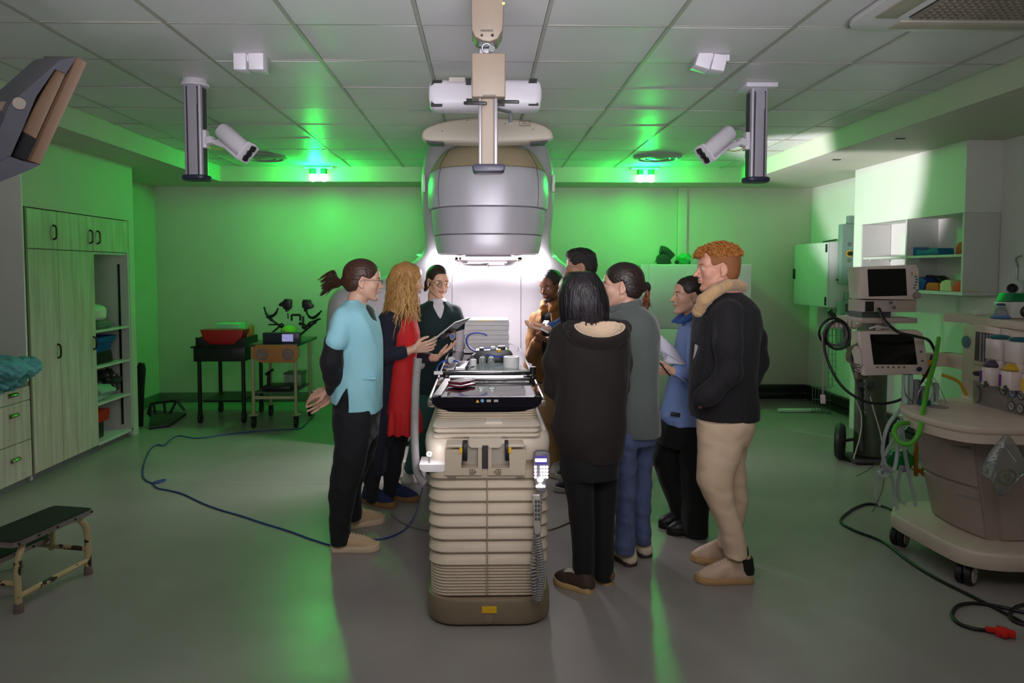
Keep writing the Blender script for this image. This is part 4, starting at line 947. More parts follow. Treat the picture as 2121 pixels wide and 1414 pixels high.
vap(3.655, ('dial_yellow', (206, 168, 40)), ('purple_label', (104, 44, 130)), 0)
vap(3.50, ('dial_yellow', (206, 168, 40)), ('yellow_label', (222, 178, 20)), 0)
# top shelf
ts = [(p.x, p.y) for p in hz([(1953, 664), (2000, 668), (2060, 675), (2125, 684), (2300, 700)], 1.295)]+[(3.32, 4.4), (2.95, 4.55)]
MB().rings([[(x, y, z) for x, y in off(ts, s)] for s, z in ((.985, 1.292), (1, 1.3), (1, 1.325), (.99, 1.334))]).build('top_shelf', M_an, am)
# side arm carrying the monitors
MB().b2((2.56, 4.30, 1.02), (2.86, 4.36, 1.10), .006).b2((2.80, 4.14, 1.02), (2.88, 4.36, 1.10), .004).build('monitor_arm', M_an, am)
MB().cyl((2.52, 4.50, .95), (2.52, 4.50, 1.36), .024).b2((2.50, 4.33, 1.03), (2.58, 4.53, 1.09), .004).build('monitor_post', M_steel, am)
sh = [P(1786, 664, 4.30), P(1901, 664, 4.30)]
MB().b2((sh[0].x, 4.30, P(0, 672, 4.3).z), (sh[1].x, 4.62, P(0, 661, 4.3).z), .004).build('monitor_shelf', M_an2, am)
MB().tube([P(1801, 680, 4.25), P(1815, 676, 4.26), P(1840, 679, 4.3)], .006, 8).build('shelf_lever', M_cabw, am)
rl = MB().bar(P(1715, 673, 4.3), P(1775, 676, 4.3), .02, .035, .004)
for i in range(6): c = P(1722+i*9, 670, 4.28); rl.box(c, (.02, .03, .045), None, .004)
rl.build('accessory_rail', mat('rail_plastic', (190, 178, 164), rough=.4), am)
MB().tube([P(1775, 676, 4.3), P(1790, 668, 4.35)], .012, 8).build('rail_bracket', M_an2, am)
# monitors
M_scr = mat('dark_screen', (16, 16, 15), rough=.12, spec=.3)
M_mon = mat('monitor_beige', (206, 190, 178), rough=.42, var=.02)
mo = thing('patient_monitor', 'upper beige patient monitor with dark screen and module rack on the monitor shelf', 'monitor', P(1840, 655, 4.4))
yf = 4.30
fm_ = MB().prism([P(x, y, yf) for x, y in ((1781, 553), (1898, 548), (1904, 558), (1904, 616), (1896, 621), (1784, 619))], (0, .06, 0), .006).build('front_case', M_mon, mo)
MB().prism([P(x, y, yf-.003) for x, y in ((1797, 557.5), (1876, 556), (1879, 612), (1800, 614))], (0, .006, 0)).build('screen', M_scr, mo)
MB().prism([P(x, y, yf+.06) for x, y in ((1780, 553), (1899, 549), (1899, 619), (1784, 619))], (.02, .2, 0), .02).build('rear_case', M_mon, mo)
MB().lathe(P(1897.5, 612, yf), (0, -1, 0), [(.022, 0), (.020, .022), (.001, .022)], 20).build('rotary_knob', M_an3, mo)
for x, y, c_ in ((1896, 567, 'yellow_label'), (1897, 573, None), (1899, 578.5, None), (1898, 584, None), (1896, 590, None), (1894, 596, None), (1900, 601, None)):
    MB().ell(P(x, y, yf-.002), (.009, .004, .005), 10, 6).build('key', MATS['yellow_label'] if c_ else mat('blue_grey_key', (70, 92, 130), rough=.4), mo)
MB().ell(P(1889, 564.5, yf-.002), .0035, 8, 6).ell(P(1889, 569, yf-.002), .0035, 8, 6).build('indicator', M_black, mo)
MB().prism([P(x, y, yf+.02) for x, y in ((1792, 621), (1899, 621), (1898, 646), (1790, 646))], (0, .2, 0), .004).build('module_rack', M_an2, mo)
MB().b2(P(1793, 645, yf+.012), P(1807, 624, yf+.03)).build('module_slot', M_black, mo)
for x, y in ((1845.5, 626.5), (1852, 636.5)): MB().cyl(P(x, y, yf+.03), P(x, y, yf+.01), .010, n=14).build('connector_socket', M_black, mo)
zsh = P(0, 661, 4.3).z; zr = P(0, 646, 4.32).z
MB().b2((P(1795, 0, 4.4).x, 4.36, zsh+.0005), (P(1856, 0, 4.4).x, 4.52, zr+.002)).build('foot', M_cordd, mo)
m2 = thing('patient_monitor', 'lower beige patient monitor tilted back, hung beneath the monitor shelf', 'monitor', P(1840, 777, 4.3))
def q4(x, y): 
    # plane leaning back a little at the top
    t_ = (777-y)/97.; return P(x, y, 4.20+.07*t_)
def tilt(pts, d0, d1, nm, m, bev=.0, par=m2):
    a = [q4(*p)+Vector((0, d0, 0)) for p in pts]; return MB().prism(a, (0, d1-d0, .0), bev).build(nm, m, par)
tilt([(1781, 686), (1900, 683), (1912, 690), (1926, 768), (1918, 775), (1792, 778), (1786, 740)], 0, .05, 'front_case', M_mon, .006)
tilt([(1787, 690), (1898, 687), (1912, 770), (1796, 774)], .05, .15, 'rear_case', M_mon, .01)
tilt([(1801.5, 692), (1891, 692), (1899.5, 754.5), (1809.5, 754.5)], -.004, .003, 'screen', M_scr)
for i in range(6): MB().ell(q4(1816.5+i*11.2, 760)+Vector((0, -.003, 0)), (.0065, .004, .0065), 10, 6).build('key', mat('brown_key', (112, 84, 62), rough=.4), m2)
MB().ell(q4(1903, 764)+Vector((0, -.004, 0)), (.018, .006, .014), 14, 8).build('rotary_knob', mat('navy_knob', (30, 46, 74), rough=.4), m2)
for x, y in ((1907, 728), (1910, 747)): MB().ell(q4(x, y)+Vector((0, -.003, 0)), (.009, .004, .006), 10, 6).build('key', MATS['blue_grey_key'], m2)
MB().b2((2.44, 4.38, P(0, 684, 4.3).z-.02), (2.50, 4.44, P(0, 672, 4.3).z-.001)).build('hanger', M_an2, m2)
MB().b2(P(1776, 772, 4.3), P(1790, 782, 4.34)).build('cable_clamp', mat('clamp_olive', (110, 104, 84)), m2)
# things on the top shelf
zts = 1.3345
c = P(2024, 655, 4.25); tag(MB().box((c.x, c.y, zts+.015), (.04, .04, .028), None, .004).build('plug_block', M_cabw), 'small cream block on the top shelf of the anaesthetic machine', 'block')
c = Pz(2072, 660, zts)
t = thing('face_mask', 'clear plastic anaesthetic mask with a blue rim on the top shelf', 'mask', (c.x, c.y, zts))
M_clr = mat('clear_plastic', (225, 232, 236), rough=.08, trans=.85, var=.02)
MB().lathe((c.x, c.y, zts+.003), (0, 0, 1), [(.040, 0), (.038, .014), (.026, .05), (.014, .062), (.012, .085)], 22, cap=False).build('mask_shell', M_clr, t)
MB().torus((c.x, c.y, zts+.0085), (0, 0, 1), .041, .008, 24, 8).build('mask_rim', mat('blue_rim', (90, 130, 190), rough=.3, trans=.3), t)
MB().torus((c.x, c.y, zts+.078), (0, 0, 1), .018, .005, 18, 6).build('mask_ring', mat('navy_ring', (34, 56, 110), rough=.3), t)
c = Pz(2108, 660, zts)
t = thing('infusion_device', 'white device with a bright green top and a black dial on the top shelf', 'device', (c.x, c.y, zts))
MB().b2((c.x-.06, c.y-.03, zts+.001), (c.x+.22, c.y+.12, zts+.095), .015).build('body', mat('device_white', (206, 206, 200), rough=.35), t)
MB().prism([(c.x-.055, c.y-.02, zts+.096), (c.x+.22, c.y-.02, zts+.096), (c.x+.22, c.y-.01, zts+.14), (c.x-.035, c.y-.01, zts+.14)], (0, .12, 0), .006).build('top_cover', mat('bright_green_cover', (0, 112, 62), rough=.35), t)
MB().lathe((c.x+.02, c.y-.031, zts+.04), (0, -1, 0), [(.032, -.02), (.032, .012), (.024, .02), (.001, .02)], 18).build('dial', M_black, t)
# hanging ventilation lamp / speaker with bent rod on the right wall
a = Px(2097, 597, XRR-.15)
t = thing('wall_lamp', 'white cylindrical lamp head with a dark ringed face on a bent rod', 'lamp', (XRR, a.y, a.z))
ax = Vector((-.75, -.65, -.05)).normalized()
MB().lathe(a, ax, [(.03, -.19), (.055, -.17), (.062, -.02), (.06, 0), (.001, .0)], 24).build('lamp_head', M_cabw, t)
MB().torus(a+ax*.002, ax, .028, .008, 20, 6).lathe(a, ax, [(.02, 0), (.018, .006), (.001, .006)]).build('lamp_face', M_black, t)
MB().tube([a-ax*.12+Vector((0, 0, .05)), a-ax*.12+Vector((.0, 0, .16)), (XRR-.04, a.y+.12, a.z+.22), (XRR, a.y+.12, a.z+.24)], .007, 8, 4).build('rod', M_steel, t)

# hoses, bags and cables round the machine
M_hose = mat('clear_corrugated_hose', (216, 220, 226), rough=.18, trans=.55, var=.06)
M_grnh = mat('green_gas_hose', (84, 178, 44), rough=.35)
def hose(pts, r, m, label, name='breathing_hose', cat='hose', corr=True, grp=None, k=14):
    c_ = catmull(pts, k)
    if corr:
        o = [c_[0]]; 
        L_ = sum((b-a).length for a, b in zip(c_, c_[1:])); n = int(L_/.0075); cum = [0]
        for a, b in zip(c_, c_[1:]): cum.append(cum[-1]+(b-a).length)
        pp, rr, j = [], [], 0
        for i in range(n+1):
            s_ = L_*i/n
            while j < len(cum)-2 and cum[j+1] < s_: j += 1
            f = (s_-cum[j])/max(cum[j+1]-cum[j], 1e-9); pp.append(c_[j].lerp(c_[j+1], min(f, 1))); rr.append(r*(1.0 if i % 2 else .82))
        mb = MB().tube(pp, rr, 10)
    else: mb = MB().tube(c_, r, 10)
    return tag(mb.build(name, m, ang=80 if not corr else 30), label, cat, grp)
hose([P(1870, 842, 4.0), P(1840, 880, 3.98), P(1828, 930, 3.96), P(1836, 965, 3.95), P(1850, 975, 3.97), P(1858, 940, 4.0), P(1862, 870, 4.02)], .011, M_hose, 'corrugated clear hose looping down from the front corner of the machine worktop')
hose([P(1868, 862, 4.10), P(1872, 920, 4.08), P(1882, 980, 4.06), P(1894, 1030, 4.06), P(1896, 1046, 4.07)], .011, M_hose, 'corrugated clear hose hanging straight in front of the green breathing bag')
hose([P(1886, 872, 4.13), P(1850, 912, 4.12), P(1832, 945, 4.1), P(1826, 975, 4.08), P(1846, 985, 4.06), P(1852, 1020, 4.05), P(1859, 1056, 4.03)], .010, M_hose, 'corrugated clear hose slanting past the knot down to the machine base')
hose([P(1824, 978, 4.02), P(1813, 1000, 4.02), P(1813, 1030, 4.02), P(1822, 1046, 4.02)], .009, M_hose, 'short curved clear hose hanging below the knot beside the machine base')
hose([P(1866, 968, 4.09), P(1860, 1000, 4.09), P(1862, 1030, 4.1), P(1875, 1044, 4.1)], .010, M_hose, 'clear hose hanging from the green breathing bag connector')
hose([P(1836, 975, 3.95), P(1826, 972, 3.93), P(1820, 980, 3.93), P(1832, 988, 3.93), P(1842, 982, 3.94)], .012, M_hose, 'knotted loop of clear hose beside the machine', name='hose_knot')
gh = hose([P(1944, 700, 4.24), P(1938, 740, 4.1), P(1922, 800, 3.9), P(1912, 850, 3.72), P(1904, 895, 3.62), P(1886, 918, 3.62), P(1864, 916, 3.66), P(1852, 895, 3.7), P(1862, 878, 3.74), P(1888, 875, 3.80)], .0125, M_grnh, 'bright green gas hose looping over the front of the machine worktop', name='gas_hose', corr=False); del gh['category']; adopt(gh, am)
t = thing('breathing_bag', 'emerald green rubber breathing bag hanging in front of the machine drawers', 'breathing bag', P(1868, 950, 4.2))
blob(P(1866, 952, 4.20), (.072, .06, .070), 61, .07, 2.6, n=32, m=20).build('bag', mat('emerald_bag', (0, 140, 66), rough=.22, trans=.25), t)
MB().cyl(P(1870, 966, 4.14), P(1867, 976, 4.13), .018, .014).build('connector', mat('lilac_connector', (180, 150, 190), rough=.3), t)
t = thing('suction_bottle', 'amber plastic bracket clipped beside the upper drawer', 'bracket', P(1908, 945, 4.16))
MB().tube([P(1897, 985, 4.16), P(1898, 925, 4.16), P(1908, 915, 4.16), P(1913, 925, 4.16), P(1914, 975, 4.16), P(1911, 985, 4.16)], .012, 8, 4).build('amber_loop', mat('amber_plastic', (190, 112, 10), rough=.2, trans=.25), t)
MB().prism([P(x, y, 4.15) for x, y in ((1890, 972), (1916, 972), (1917, 982), (1900, 979))], (0, .05, 0), .004).build('amber_foot', MATS['amber_plastic'], t)
t.name = 'amber_bracket'
# clear plastic bag with a mask in it on the side handle
t = thing('plastic_bag', 'clear plastic bag with a mask inside hanging from the machine side handle', 'bag', P(2078, 905, 3.39))
M_film = mat('clear_bag_film', (222, 230, 228), rough=.1, trans=.88, bump=.7, bscale=28, var=.02)
c0 = P(2083, 900, 3.385)
R = []
for i, (dy, w, d) in enumerate(((0, .006, .006), (12, .03, .014), (35, .075, .028), (60, .105, .038), (80, .098, .042), (100, .06, .034), (122, .02, .01), (128, .004, .003))):
    c = P(2083-dy*.05, 898+dy, 3.375); R.append([c+Vector((u, v+.02*math.sin(3*i+u*40)*.3, .012*math.sin(u*60+i))) for u, v in superell(w, d, 1.7, 28)])
MB().rings(R).build('bag_film', M_film, t, smooth=True, ang=60)
c = P(2082, 985, 3.375); MB().torus(c, (.2, 1, .1), .035, .006, 24, 8).ell(c, (.016, .012, .016)).build('mask_in_bag', mat('yellow_grey_mask', (170, 160, 100), rough=.3, trans=.3), t)
MB().bar(P(2078, 922, 3.36), P(2104, 955, 3.34), .016, .003).build('white_strip', M_cabw, t)
# clear hanging tubing and canisters behind the worktop
t = thing('canister_set', 'clear canisters with tubing standing on the far end of the machine worktop', 'canister', P(1910, 835, 4.15))
M_met = mat('canister_grey', (150, 150, 150), rough=.25, metal=.6)
for x, y0_, y1_, r, m in ((1880, 775, 838, .028, M_clr), (1897, 786, 838, .022, M_met), (1931, 793, 838, .034, M_clr), (1912, 800, 838, .02, M_met)):
    a, b = P(x, y0_, 4.0), P(x, y1_, 4.0); MB().cyl((a.x, a.y, .852), (a.x, a.y, a.z), r).build('canister', m, t)
MB().cyl((P(1934, 0, 3.98).x, 3.95, .852), (P(1934, 0, 3.98).x, 3.95, .88), .03).build('teal_cap', mat('teal_cap', (24, 92, 92)), t)
tb = MB()
for a in ([(1912, 790), (1935, 800), (1950, 830)], [(1925, 770), (1945, 800), (1960, 835)], [(1910, 800), (1900, 820), (1905, 838)], [(1930, 780), (1932, 810), (1925, 836)]): tb.tube([P(x, y, 3.97) for x, y in a], .0035, 6, 6)
tb.build('tubing', M_clr, t)
tag(MB().tube([P(1952, 776, 4.05), P(1985, 790, 4.05), P(2001, 818, 4.05)], .010, 8, 6).build('yellow_tube', mat('yellow_tube', (196, 160, 40), rough=.4)), 'yellow tube running from behind the canisters to the gauge panel', 'tube')
t = thing('yellow_canister', 'yellow bulb valve hanging right of the lower monitor', 'valve', P(1925, 757, 4.25))
MB().ell(P(1925, 756, 4.26), (.024, .022, .032)).ell(P(1918, 777, 4.26), (.022, .02, .018)).build('bulb', mat('yellow_bulb', (226, 170, 10), rough=.35), t)
MB().cyl(P(1930, 735, 4.27), P(1927, 748, 4.26), .006).build('stem', M_black, t)
t.name = 'bulb_valve'
MB().b2(P(2006, 782, 4.17), P(2013, 838, 4.19)).build('yellow_strip', MATS['yellow_tube'], am)
# black cables
M_cab = mat('black_cable', (18, 18, 20), rough=.4)
def cable(pts, r, m, label, name='cable', k=10, cat='cable', closed=False):
    return tag(MB().tube(catmull(pts, k, closed), r, 8, closed=closed).build(name, m, ang=80), label, cat)
cable([P(1704, 690, 4.28), P(1712, 740, 4.22), P(1740, 795, 4.15), P(1780, 826, 4.1), P(1822, 836, 4.08), P(1868, 826, 4.08), P(1905, 795, 4.12), P(1932, 752, 4.2)], .008, M_cab, 'black cable hanging in a wide loop beneath the lower monitor')
cable([P(1820, 638, 4.28), P(1834, 665, 4.22), P(1862, 688, 4.12), P(1900, 697, 4.12), P(1925, 706, 4.2), P(1940, 735, 4.26)], .009, M_cab, 'thick black cable crossing from the upper monitor over the lower one')
for i, (dx, r_) in enumerate(((0, .088), (4, .078), (9, .094))):
    c = P(1727+dx, 680+i*3, 4.27-.012*i)
    cable([c+Vector((math.cos(a)*r_*(1-.12*i), .01*math.sin(2*a), math.sin(a)*r_*.92-.02)) for a in [2*pi*j/10 for j in range(10)]], .0075, M_cab if i != 1 else M_cordd, ('outer', 'middle grey', 'drooping rear')[i]+' loop of the cable coil hung on the accessory rail', 'cable_coil', 4, 'cable', True)
for i in range(3):
    cable([P(1783, 705+4*i, 4.3), P(1766-4*i, 720, 4.28), P(1760-3*i, 745, 4.27), P(1775, 765-5*i, 4.28), P(1790, 768-7*i, 4.3)], .0045, mat('khaki_lead', (120, 116, 96), rough=.4), ('inner', 'second', 'outer')[i]+' khaki monitor lead looped at the left side of the lower monitor', 'monitor_lead')
cable([P(1703, 690, 4.26), P(1705, 760, 4.26), P(1704, 818, 4.26)], .0035, mat('pink_lead', (176, 150, 150)), 'thin pinkish sensor lead hanging from the cable coil', 'sensor_lead')
tag(MB().prism([P(x, y, 4.25) for x, y in ((1701, 818), (1710, 818), (1711, 836), (1702, 836))], (0, .02, 0), .004).build('sensor_clip', mat('white_pink_clip', (220, 200, 204), rough=.3)), 'small white finger sensor clip hanging at the end of the thin lead', 'sensor')
cable([P(1773, 830, 5.6), P(1784, 860, 5.6), P(1782, 900, 5.6), P(1768, 950, 5.6)], .005, mat('white_lead', (206, 200, 190)), 'thin white lead hanging beside the hand truck wheel', 'lead')
cable([P(1803, 822, 5.7), P(1810, 850, 5.7), P(1822, 890, 5.7), P(1828, 920, 5.7)], .005, MATS['white_lead'], 'thin white lead hanging over the gas cylinder', 'lead')
zc_ = .009
cable([Pz(x, y, zc_) for x, y in ((1858, 1062), (1835, 1050), (1800, 1043), (1770, 1052), (1744, 1072), (1745, 1084), (1775, 1100), (1830, 1122), (1880, 1160), (1935, 1195), (2000, 1228), (2060, 1258), (2121, 1290), (2200, 1330))], .0085, M_cab, 'black power cable snaking across the floor from the machine to the right edge')
cable([Pz(x, y, zc_) for x, y in ((2058, 1306), (2020, 1302), (1985, 1290), (1972, 1272), (1985, 1254), (2020, 1249), (2070, 1256), (2121, 1268), (2200, 1285))], .0085, M_cab, 'black cable loop ending in the red plug on the floor')
cable([Pz(x, y, zc_) for x, y in ((2200, 1240), (2121, 1252), (2098, 1262), (2092, 1276), (2105, 1288), (2140, 1296), (2200, 1300))], .0085, M_cab, 'short black cable curve at the right edge of the floor beside the red plug')
a = Pz(2075, 1308, .02); d = (Pz(2094, 1312, .02)-a).normalized()
MBp = MB().box(a, (.05, .045, .036), Euler((0, 0, math.atan2(d.y, d.x))), .008).box(a+d*.035, (.03, .03, .03), Euler((0, 0, math.atan2(d.y, d.x))), .006).box(a-d*.04, (.04, .022, .02), Euler((0, 0, math.atan2(d.y, d.x))), .005).box(a, (.022, .085, .022), Euler((0, 0, math.atan2(d.y, d.x)+.2)), .006)
tag(MBp.build('plug', mat('red_plug', (214, 36, 22), rough=.35)), 'red power plug lying on the floor at the lower right', 'plug')
# thin grey-brown wire
cable([P(1775, 985, 4.1), P(1795, 975, 4.1), P(1820, 960, 4.05), P(1830, 1000, 4.02), P(1815, 1045, 4.0), P(1805, 1060, 4.0)], .0028, mat('brown_wire', (92, 84, 60)), 'thin brownish wire drooping between the hoses and the floor', 'wire')

# ------------------------------------------------------------------ ceiling gear
M_alum = mat('anodised_column', (186, 180, 194), rough=.3, metal=.35, var=.05)
M_alud = mat('column_groove', (58, 52, 58), rough=.4)
M_pad = mat('navy_end_cap', (38, 40, 66), rough=.4)
M_camw = mat('camera_white', (222, 216, 226), rough=.35, var=.02)
def cam_post(xc, ytop, Y, side, label, ydn):
    top = P(xc, ytop, Y); bot = P(xc+2*side, ydn, Y)
    x, y = top.x, Y
    t = thing('tracking_camera_post', label, 'camera', (x, y, ZC), 'ceiling tracking cameras')
    if side > 0: MB().lathe((x, y, ZC), (0, 0, -1), [(.065, -.01), (.085, .03), (.08, .042), (.001, .045)], 28).build('ceiling_plate', M_camw, t)
    else: MB().b2((x-.10, y-.09, ZC-.03), (x+.10, y+.09, ZC+.0), .006).build('ceiling_plate', M_camw, t)
    zb_ = bot.z+.03
    MB().rings([[(x+u, y+v, z) for u, v in rrect(.054, .054, .012, 4)] for z in (zb_, ZC-.03)]).build('column', M_alum, t)
    for u in (-.032, .032):
        MB().b2((x+u-.0045, y-.056, zb_), (x+u+.0045, y-.052, ZC-.05)).build('groove', M_alud, t)
    MB().b2((x-side*.056, y-.03, zb_), (x-side*.052, y+.03, ZC-.05)).b2((x+side*.0525, y-.03, zb_), (x+side*.0565, y+.03, ZC-.05)).build('groove', M_alud, t)
    MB().b2((x-.027, y-.058, ZC-.16), (x+.03, y-.05, ZC-.06)).build('column_cover', M_alum, t)
    MB().rings([[(x+u*s, y+v*s, z) for u, v in rrect(.082, .07, .05, 6)] for s, z in ((.9, zb_-.03), (1, zb_-.022), (1, zb_-.006), (.92, zb_))]).build('end_cap', M_pad, t)
    # arm and camera: measured on the left one, mirrored for the right
    def cp(dx, py, dy=0.0): return P(xc+side*dx, py, Y+dy)
    oy = ydn-375
    MB().box(cp(22, 290+oy), (.03, .07, .11), None, .006).bar(cp(20, 296+oy), cp(38, 290+oy, -.02), .06, .045, .008).bar(cp(36, 293+oy, -.02), cp(62, 303+oy, -.05), .03, .03, .006).build('arm', M_camw, t)
    a, b = cp(60, 274+oy, -.06), cp(108, 316+oy, -.16)
    ax = (b-a).normalized()
    up = Vector((0, -1, 0)); u_ = ax.cross(up).normalized(); w_ = u_.cross(ax).normalized()
    R = []
    for s, l in ((.55, -.022), (.85, -.012), (1, .01), (1, .8), (.98, 1.0)):
        c_ = a+(b-a)*l if l > .05 else a+ax*l
        R.append([c_+u_*p*s+w_*q*s for p, q in superell(.052, .058, 2.6, 28)])
    MB().rings(R).build('camera_body', M_camw, t)
    n_ = u_ if u_.z < 0 else -u_
    MB().bar(a+n_*.055+ax*.02, b+n_*.055, .06, .012, .003).build('camera_cradle', M_camw, t)
    fp_ = MB().prism([b+u_*p+w_*q for p, q in ((-.058, -.05), (.058, -.05), (.066, 0), (.058, .05), (-.058, .05), (-.066, 0))], ax*.012, .002).build('camera_face', M_camw, t)
    for k in (-.036, .0, .034): MB().box(b+ax*.018+u_*k, (.03, .034, .024), (ax.to_track_quat('Z', 'Y')).to_matrix(), .004).build('lens', M_black, fp_)
    MB().tube([a+ax*.01-n_*.05, cp(50, 262+oy, -.03), cp(30, 262+oy, 0), cp(22, 275+oy)], .004, 6, 6).tube([a+ax*.02-n_*.05, cp(48, 266+oy, -.03), cp(30, 266+oy, .01), cp(22, 280+oy)], .0035, 6, 6).build('cable', M_cordg, t)
    MB().tube([cp(60, 308+oy, -.05), cp(45, 310+oy, -.03), cp(22, 302+oy)], .003, 6, 6).build('earth_wire', mat('yellow_green_wire', (170, 180, 60)), t)
    return t
cam_post(404, 176, 4.56, 1, 'tracking camera on the left ceiling column, pointing down to the right', 374)
cam_post(1568, 190, 4.62, -1, 'tracking camera on the right ceiling column, pointing down to the left', 378)
# paired emergency lights
def em(pts, Y, label):
    c = P(sum(p[0] for p in pts)/len(pts), sum(p[1] for p in pts)/len(pts), Y)
    t = thing('ceiling_box', label, 'ceiling fitting', (c.x, Y, ZC), 'white ceiling boxes'); return t, c
t, c = em([(486, 95), (552, 148)], 3.62, 'white double box fitting on the ceiling between the left camera post and the centre')
Yc = Pz(520, 112, ZC).y
for x0_, x1_ in ((485, 512), (516, 548)):
    a, b = P(x0_, 108, Yc), P(x1_, 146, Yc)
    MB().b2((a.x, Yc-.02, b.z), (b.x, Yc+.09, a.z-.0), .006).build('housing', M_camw, t)
a, b = P(505, 92, Yc+.02), P(549, 112, Yc+.02); MB().b2((a.x, Yc+.0, ZC-.04), (b.x, Yc+.10, ZC-.001), .006).build('mount', M_camw, t)
t, c = em([(1440, 100), (1510, 148)], 3.7, 'white slanted box fitting on the ceiling left of the right camera post')
Yc = Pz(1490, 112, ZC).y
for pp in ([(1450, 104), (1478, 110), (1470, 144), (1440, 134)], [(1481, 110), (1508, 114), (1500, 147), (1472, 143)]):
    MB().prism([P(x, y, Yc-.02) for x, y in pp], (0, .10, 0), .005).build('housing', M_camw, t)
a, b = P(1470, 100, Yc), P(1512, 112, Yc); MB().b2((a.x, Yc, ZC-.035), (b.x, Yc+.08, ZC-.001), .004).build('mount', M_camw, t)
# centre instrument arm hanging in front of the machine head
M_rail = mat('rail_metal', (140, 134, 140), rough=.35, metal=.3)
ca = thing('ceiling_instrument_arm', 'tan box and column instrument arm hanging from the ceiling in the centre foreground', 'instrument arm', P(1010, 0, 3.0))
YI = 3.0
def bx(x0_, y0_, x1_, y1_, d0, d1, bev, nm, m, par=ca):
    a, b = P(x0_, y0_, YI), P(x1_, y1_, YI); return MB().b2((a.x, YI+d0, b.z), (b.x, YI+d1, a.z), bev, 3).build(nm, m, par)
M_tanb = mat('tan_instrument_case', (136, 120, 106), rough=.45, var=.03)
a = P(976, 0, YI)
ub = MB()
o = [P(x, y, YI) for x, y in ((975, -60), (1044, -60), (1043, 40), (1041, 62), (1031, 80), (1015, 86), (1000, 84), (984, 76), (977, 62))]
for q in o: q.z = min(q.z, ZC-.002)
ub.prism(o, (0, .14, 0), .008).build('upper_case', M_tanb, ca)
sl = MB()
for i in range(10): c = P(997+i*2.6, 63, YI-.002); sl.b2((c.x-.0016, YI-.002, c.z-.004), (c.x+.001, YI+.002, c.z+.004))
sl.build('vent_slot', M_black, ca)
MB().ell(P(998, 73, YI), .005, 8, 6).ell(P(1020, 73, YI), .006, 8, 6).build('socket', M_black, ca)
MB().ell(P(1043, 7, YI), .005, 8, 6).build('indicator_light', M_ylw, ca)
bx(991, 80, 1024, 94, .02, .10, .004, 'joint_collar', M_cordd)
bx(992, 94, 1024, 110, .03, .09, .004, 'joint_block', M_steel)
MB().cyl(P(1019, 101, YI+.02), P(1019, 101, YI), .013).build('joint_knob', M_cordd, ca)
MB().torus(P(1008, 100, YI+.02), (0, 1, 0), .018, .004, 20, 6).build('cable_loop', M_steel, ca)
bx(977, 109, 1047, 201, 0, .13, .006, 'lower_case', M_tanb)
sl = MB()
for i in range(11): c = P(1001+i*2.5, 198, YI-.002); sl.b2((c.x-.0016, YI-.002, c.z-.004), (c.x+.001, YI+.002, c.z+.004))
sl.build('vent_slot', M_black, ca)
bx(991, 201, 998, 342, .01, .08, .004, 'column_rail', M_rail); bx(1023, 201, 1031, 342, .01, .08, .004, 'column_rail', M_rail)
bx(998, 201, 1023, 342, .03, .08, .0, 'column_web', M_tanb)
for x0_, y0_, x1_, y1_ in ((961, 213, 1008, 217), (1029, 210, 1075, 214)):
    MB().bar(P(x0_, y0_+.5, YI+.02), P(x1_, y1_-3, YI), .018, .012, .003).build('side_handle', M_black, ca)
MB().tube([P(1031, 226, YI+.08), P(1048, 230, YI+.12), P(1057, 234, YI+.14), P(1057, 255, YI+.14)], .008, 8, 4).build('conduit', M_steel, ca)
z0_, z1_ = P(0, 355, YI).z, P(0, 339, YI).z
MB().prism([P(x, y, YI-.01) for x, y in ((978, 345), (983, 339), (1043, 339), (1047, 344), (1045, 352), (1040, 355), (985, 356), (980, 352))], (0, .10, 0), .006).build('end_pad', M_pad, ca)
# white camera pod behind it and curved sensor wing over the machine head
pod = thing('camera_pod', 'white vented camera pod under the ceiling behind the instrument arm', 'camera', P(1005, 190, 4.2))
YP = 4.22
R = []
for i, (x, s) in enumerate(((887, .35), (889, .72), (893, .9), (900, 1), (1110, 1), (1118, .9), (1121, .72), (1123, .35))):
    c_ = P(x, 193, YP); h_ = (P(0, 161, YP).z-P(0, 227, YP).z)/2
    R.append([(c_.x, YP+.09+v, c_.z+u) for u, v in superell(h_*s, .09*(.6+.4*s), 3.4, 36)])
MB().rings(R).build('pod_shell', M_camw, pod)
MB().b2((P(985, 0, YP).x, YP+.05, P(0, 163, YP).z), (P(1035, 0, YP).x, YP+.13, ZC)).build('ceiling_mount', M_camw, pod)
for x0_, n, y0_, y1_, lean in ((896, 6, 166, 178, 4), (895, 7, 204, 221, 2), (968, 6, 204, 217, 0), (1033, 4, 204, 220, 0), (1096, 6, 203, 219, -2), (1097, 5, 163, 176, 3), (967, 3, 162, 176, 0)):
    sl = MB()
    for i in range(n): sl.bar(P(x0_+i*3.3+lean*.5, y0_, YP-.003+(.012 if (x0_ < 900 or x0_ > 1090) else 0)), P(x0_+i*3.3-lean*.5, y1_, YP-.003+(.012 if (x0_ < 900 or x0_ > 1090) else 0)), .004, .012)
    sl.build('vent_slots', M_black, pod)
MB().b2(P(930, 170, YP-.004), P(963, 161, YP+.004)).build('rating_label', mat('label_pale', (196, 186, 180)), pod)
wing = thing('sensor_wing', 'pale curved sensor wing with black end pads above the machine head', 'sensor', P(1010, 270, 5.3))
YWg = 5.32
def wg(pts, d0, d): return MB().prism(catmull([P(x, y, YWg+d0) for x, y in pts], 4, True), (0, d, 0), .02, 3)
wg([(873, 278), (885, 263), (930, 249), (1010, 243), (1090, 249), (1132, 262), (1146, 278), (1138, 290), (1090, 293), (1010, 296), (930, 294), (882, 292)], 0, .16).build('wing_shell', M_beige, wing)
MB().prism([P(x, y, YWg-.004) for x, y in ((881, 291), (919, 294), (919, 297.5), (890, 297))], (0, .12, 0)).build('end_pad', M_black, wing)
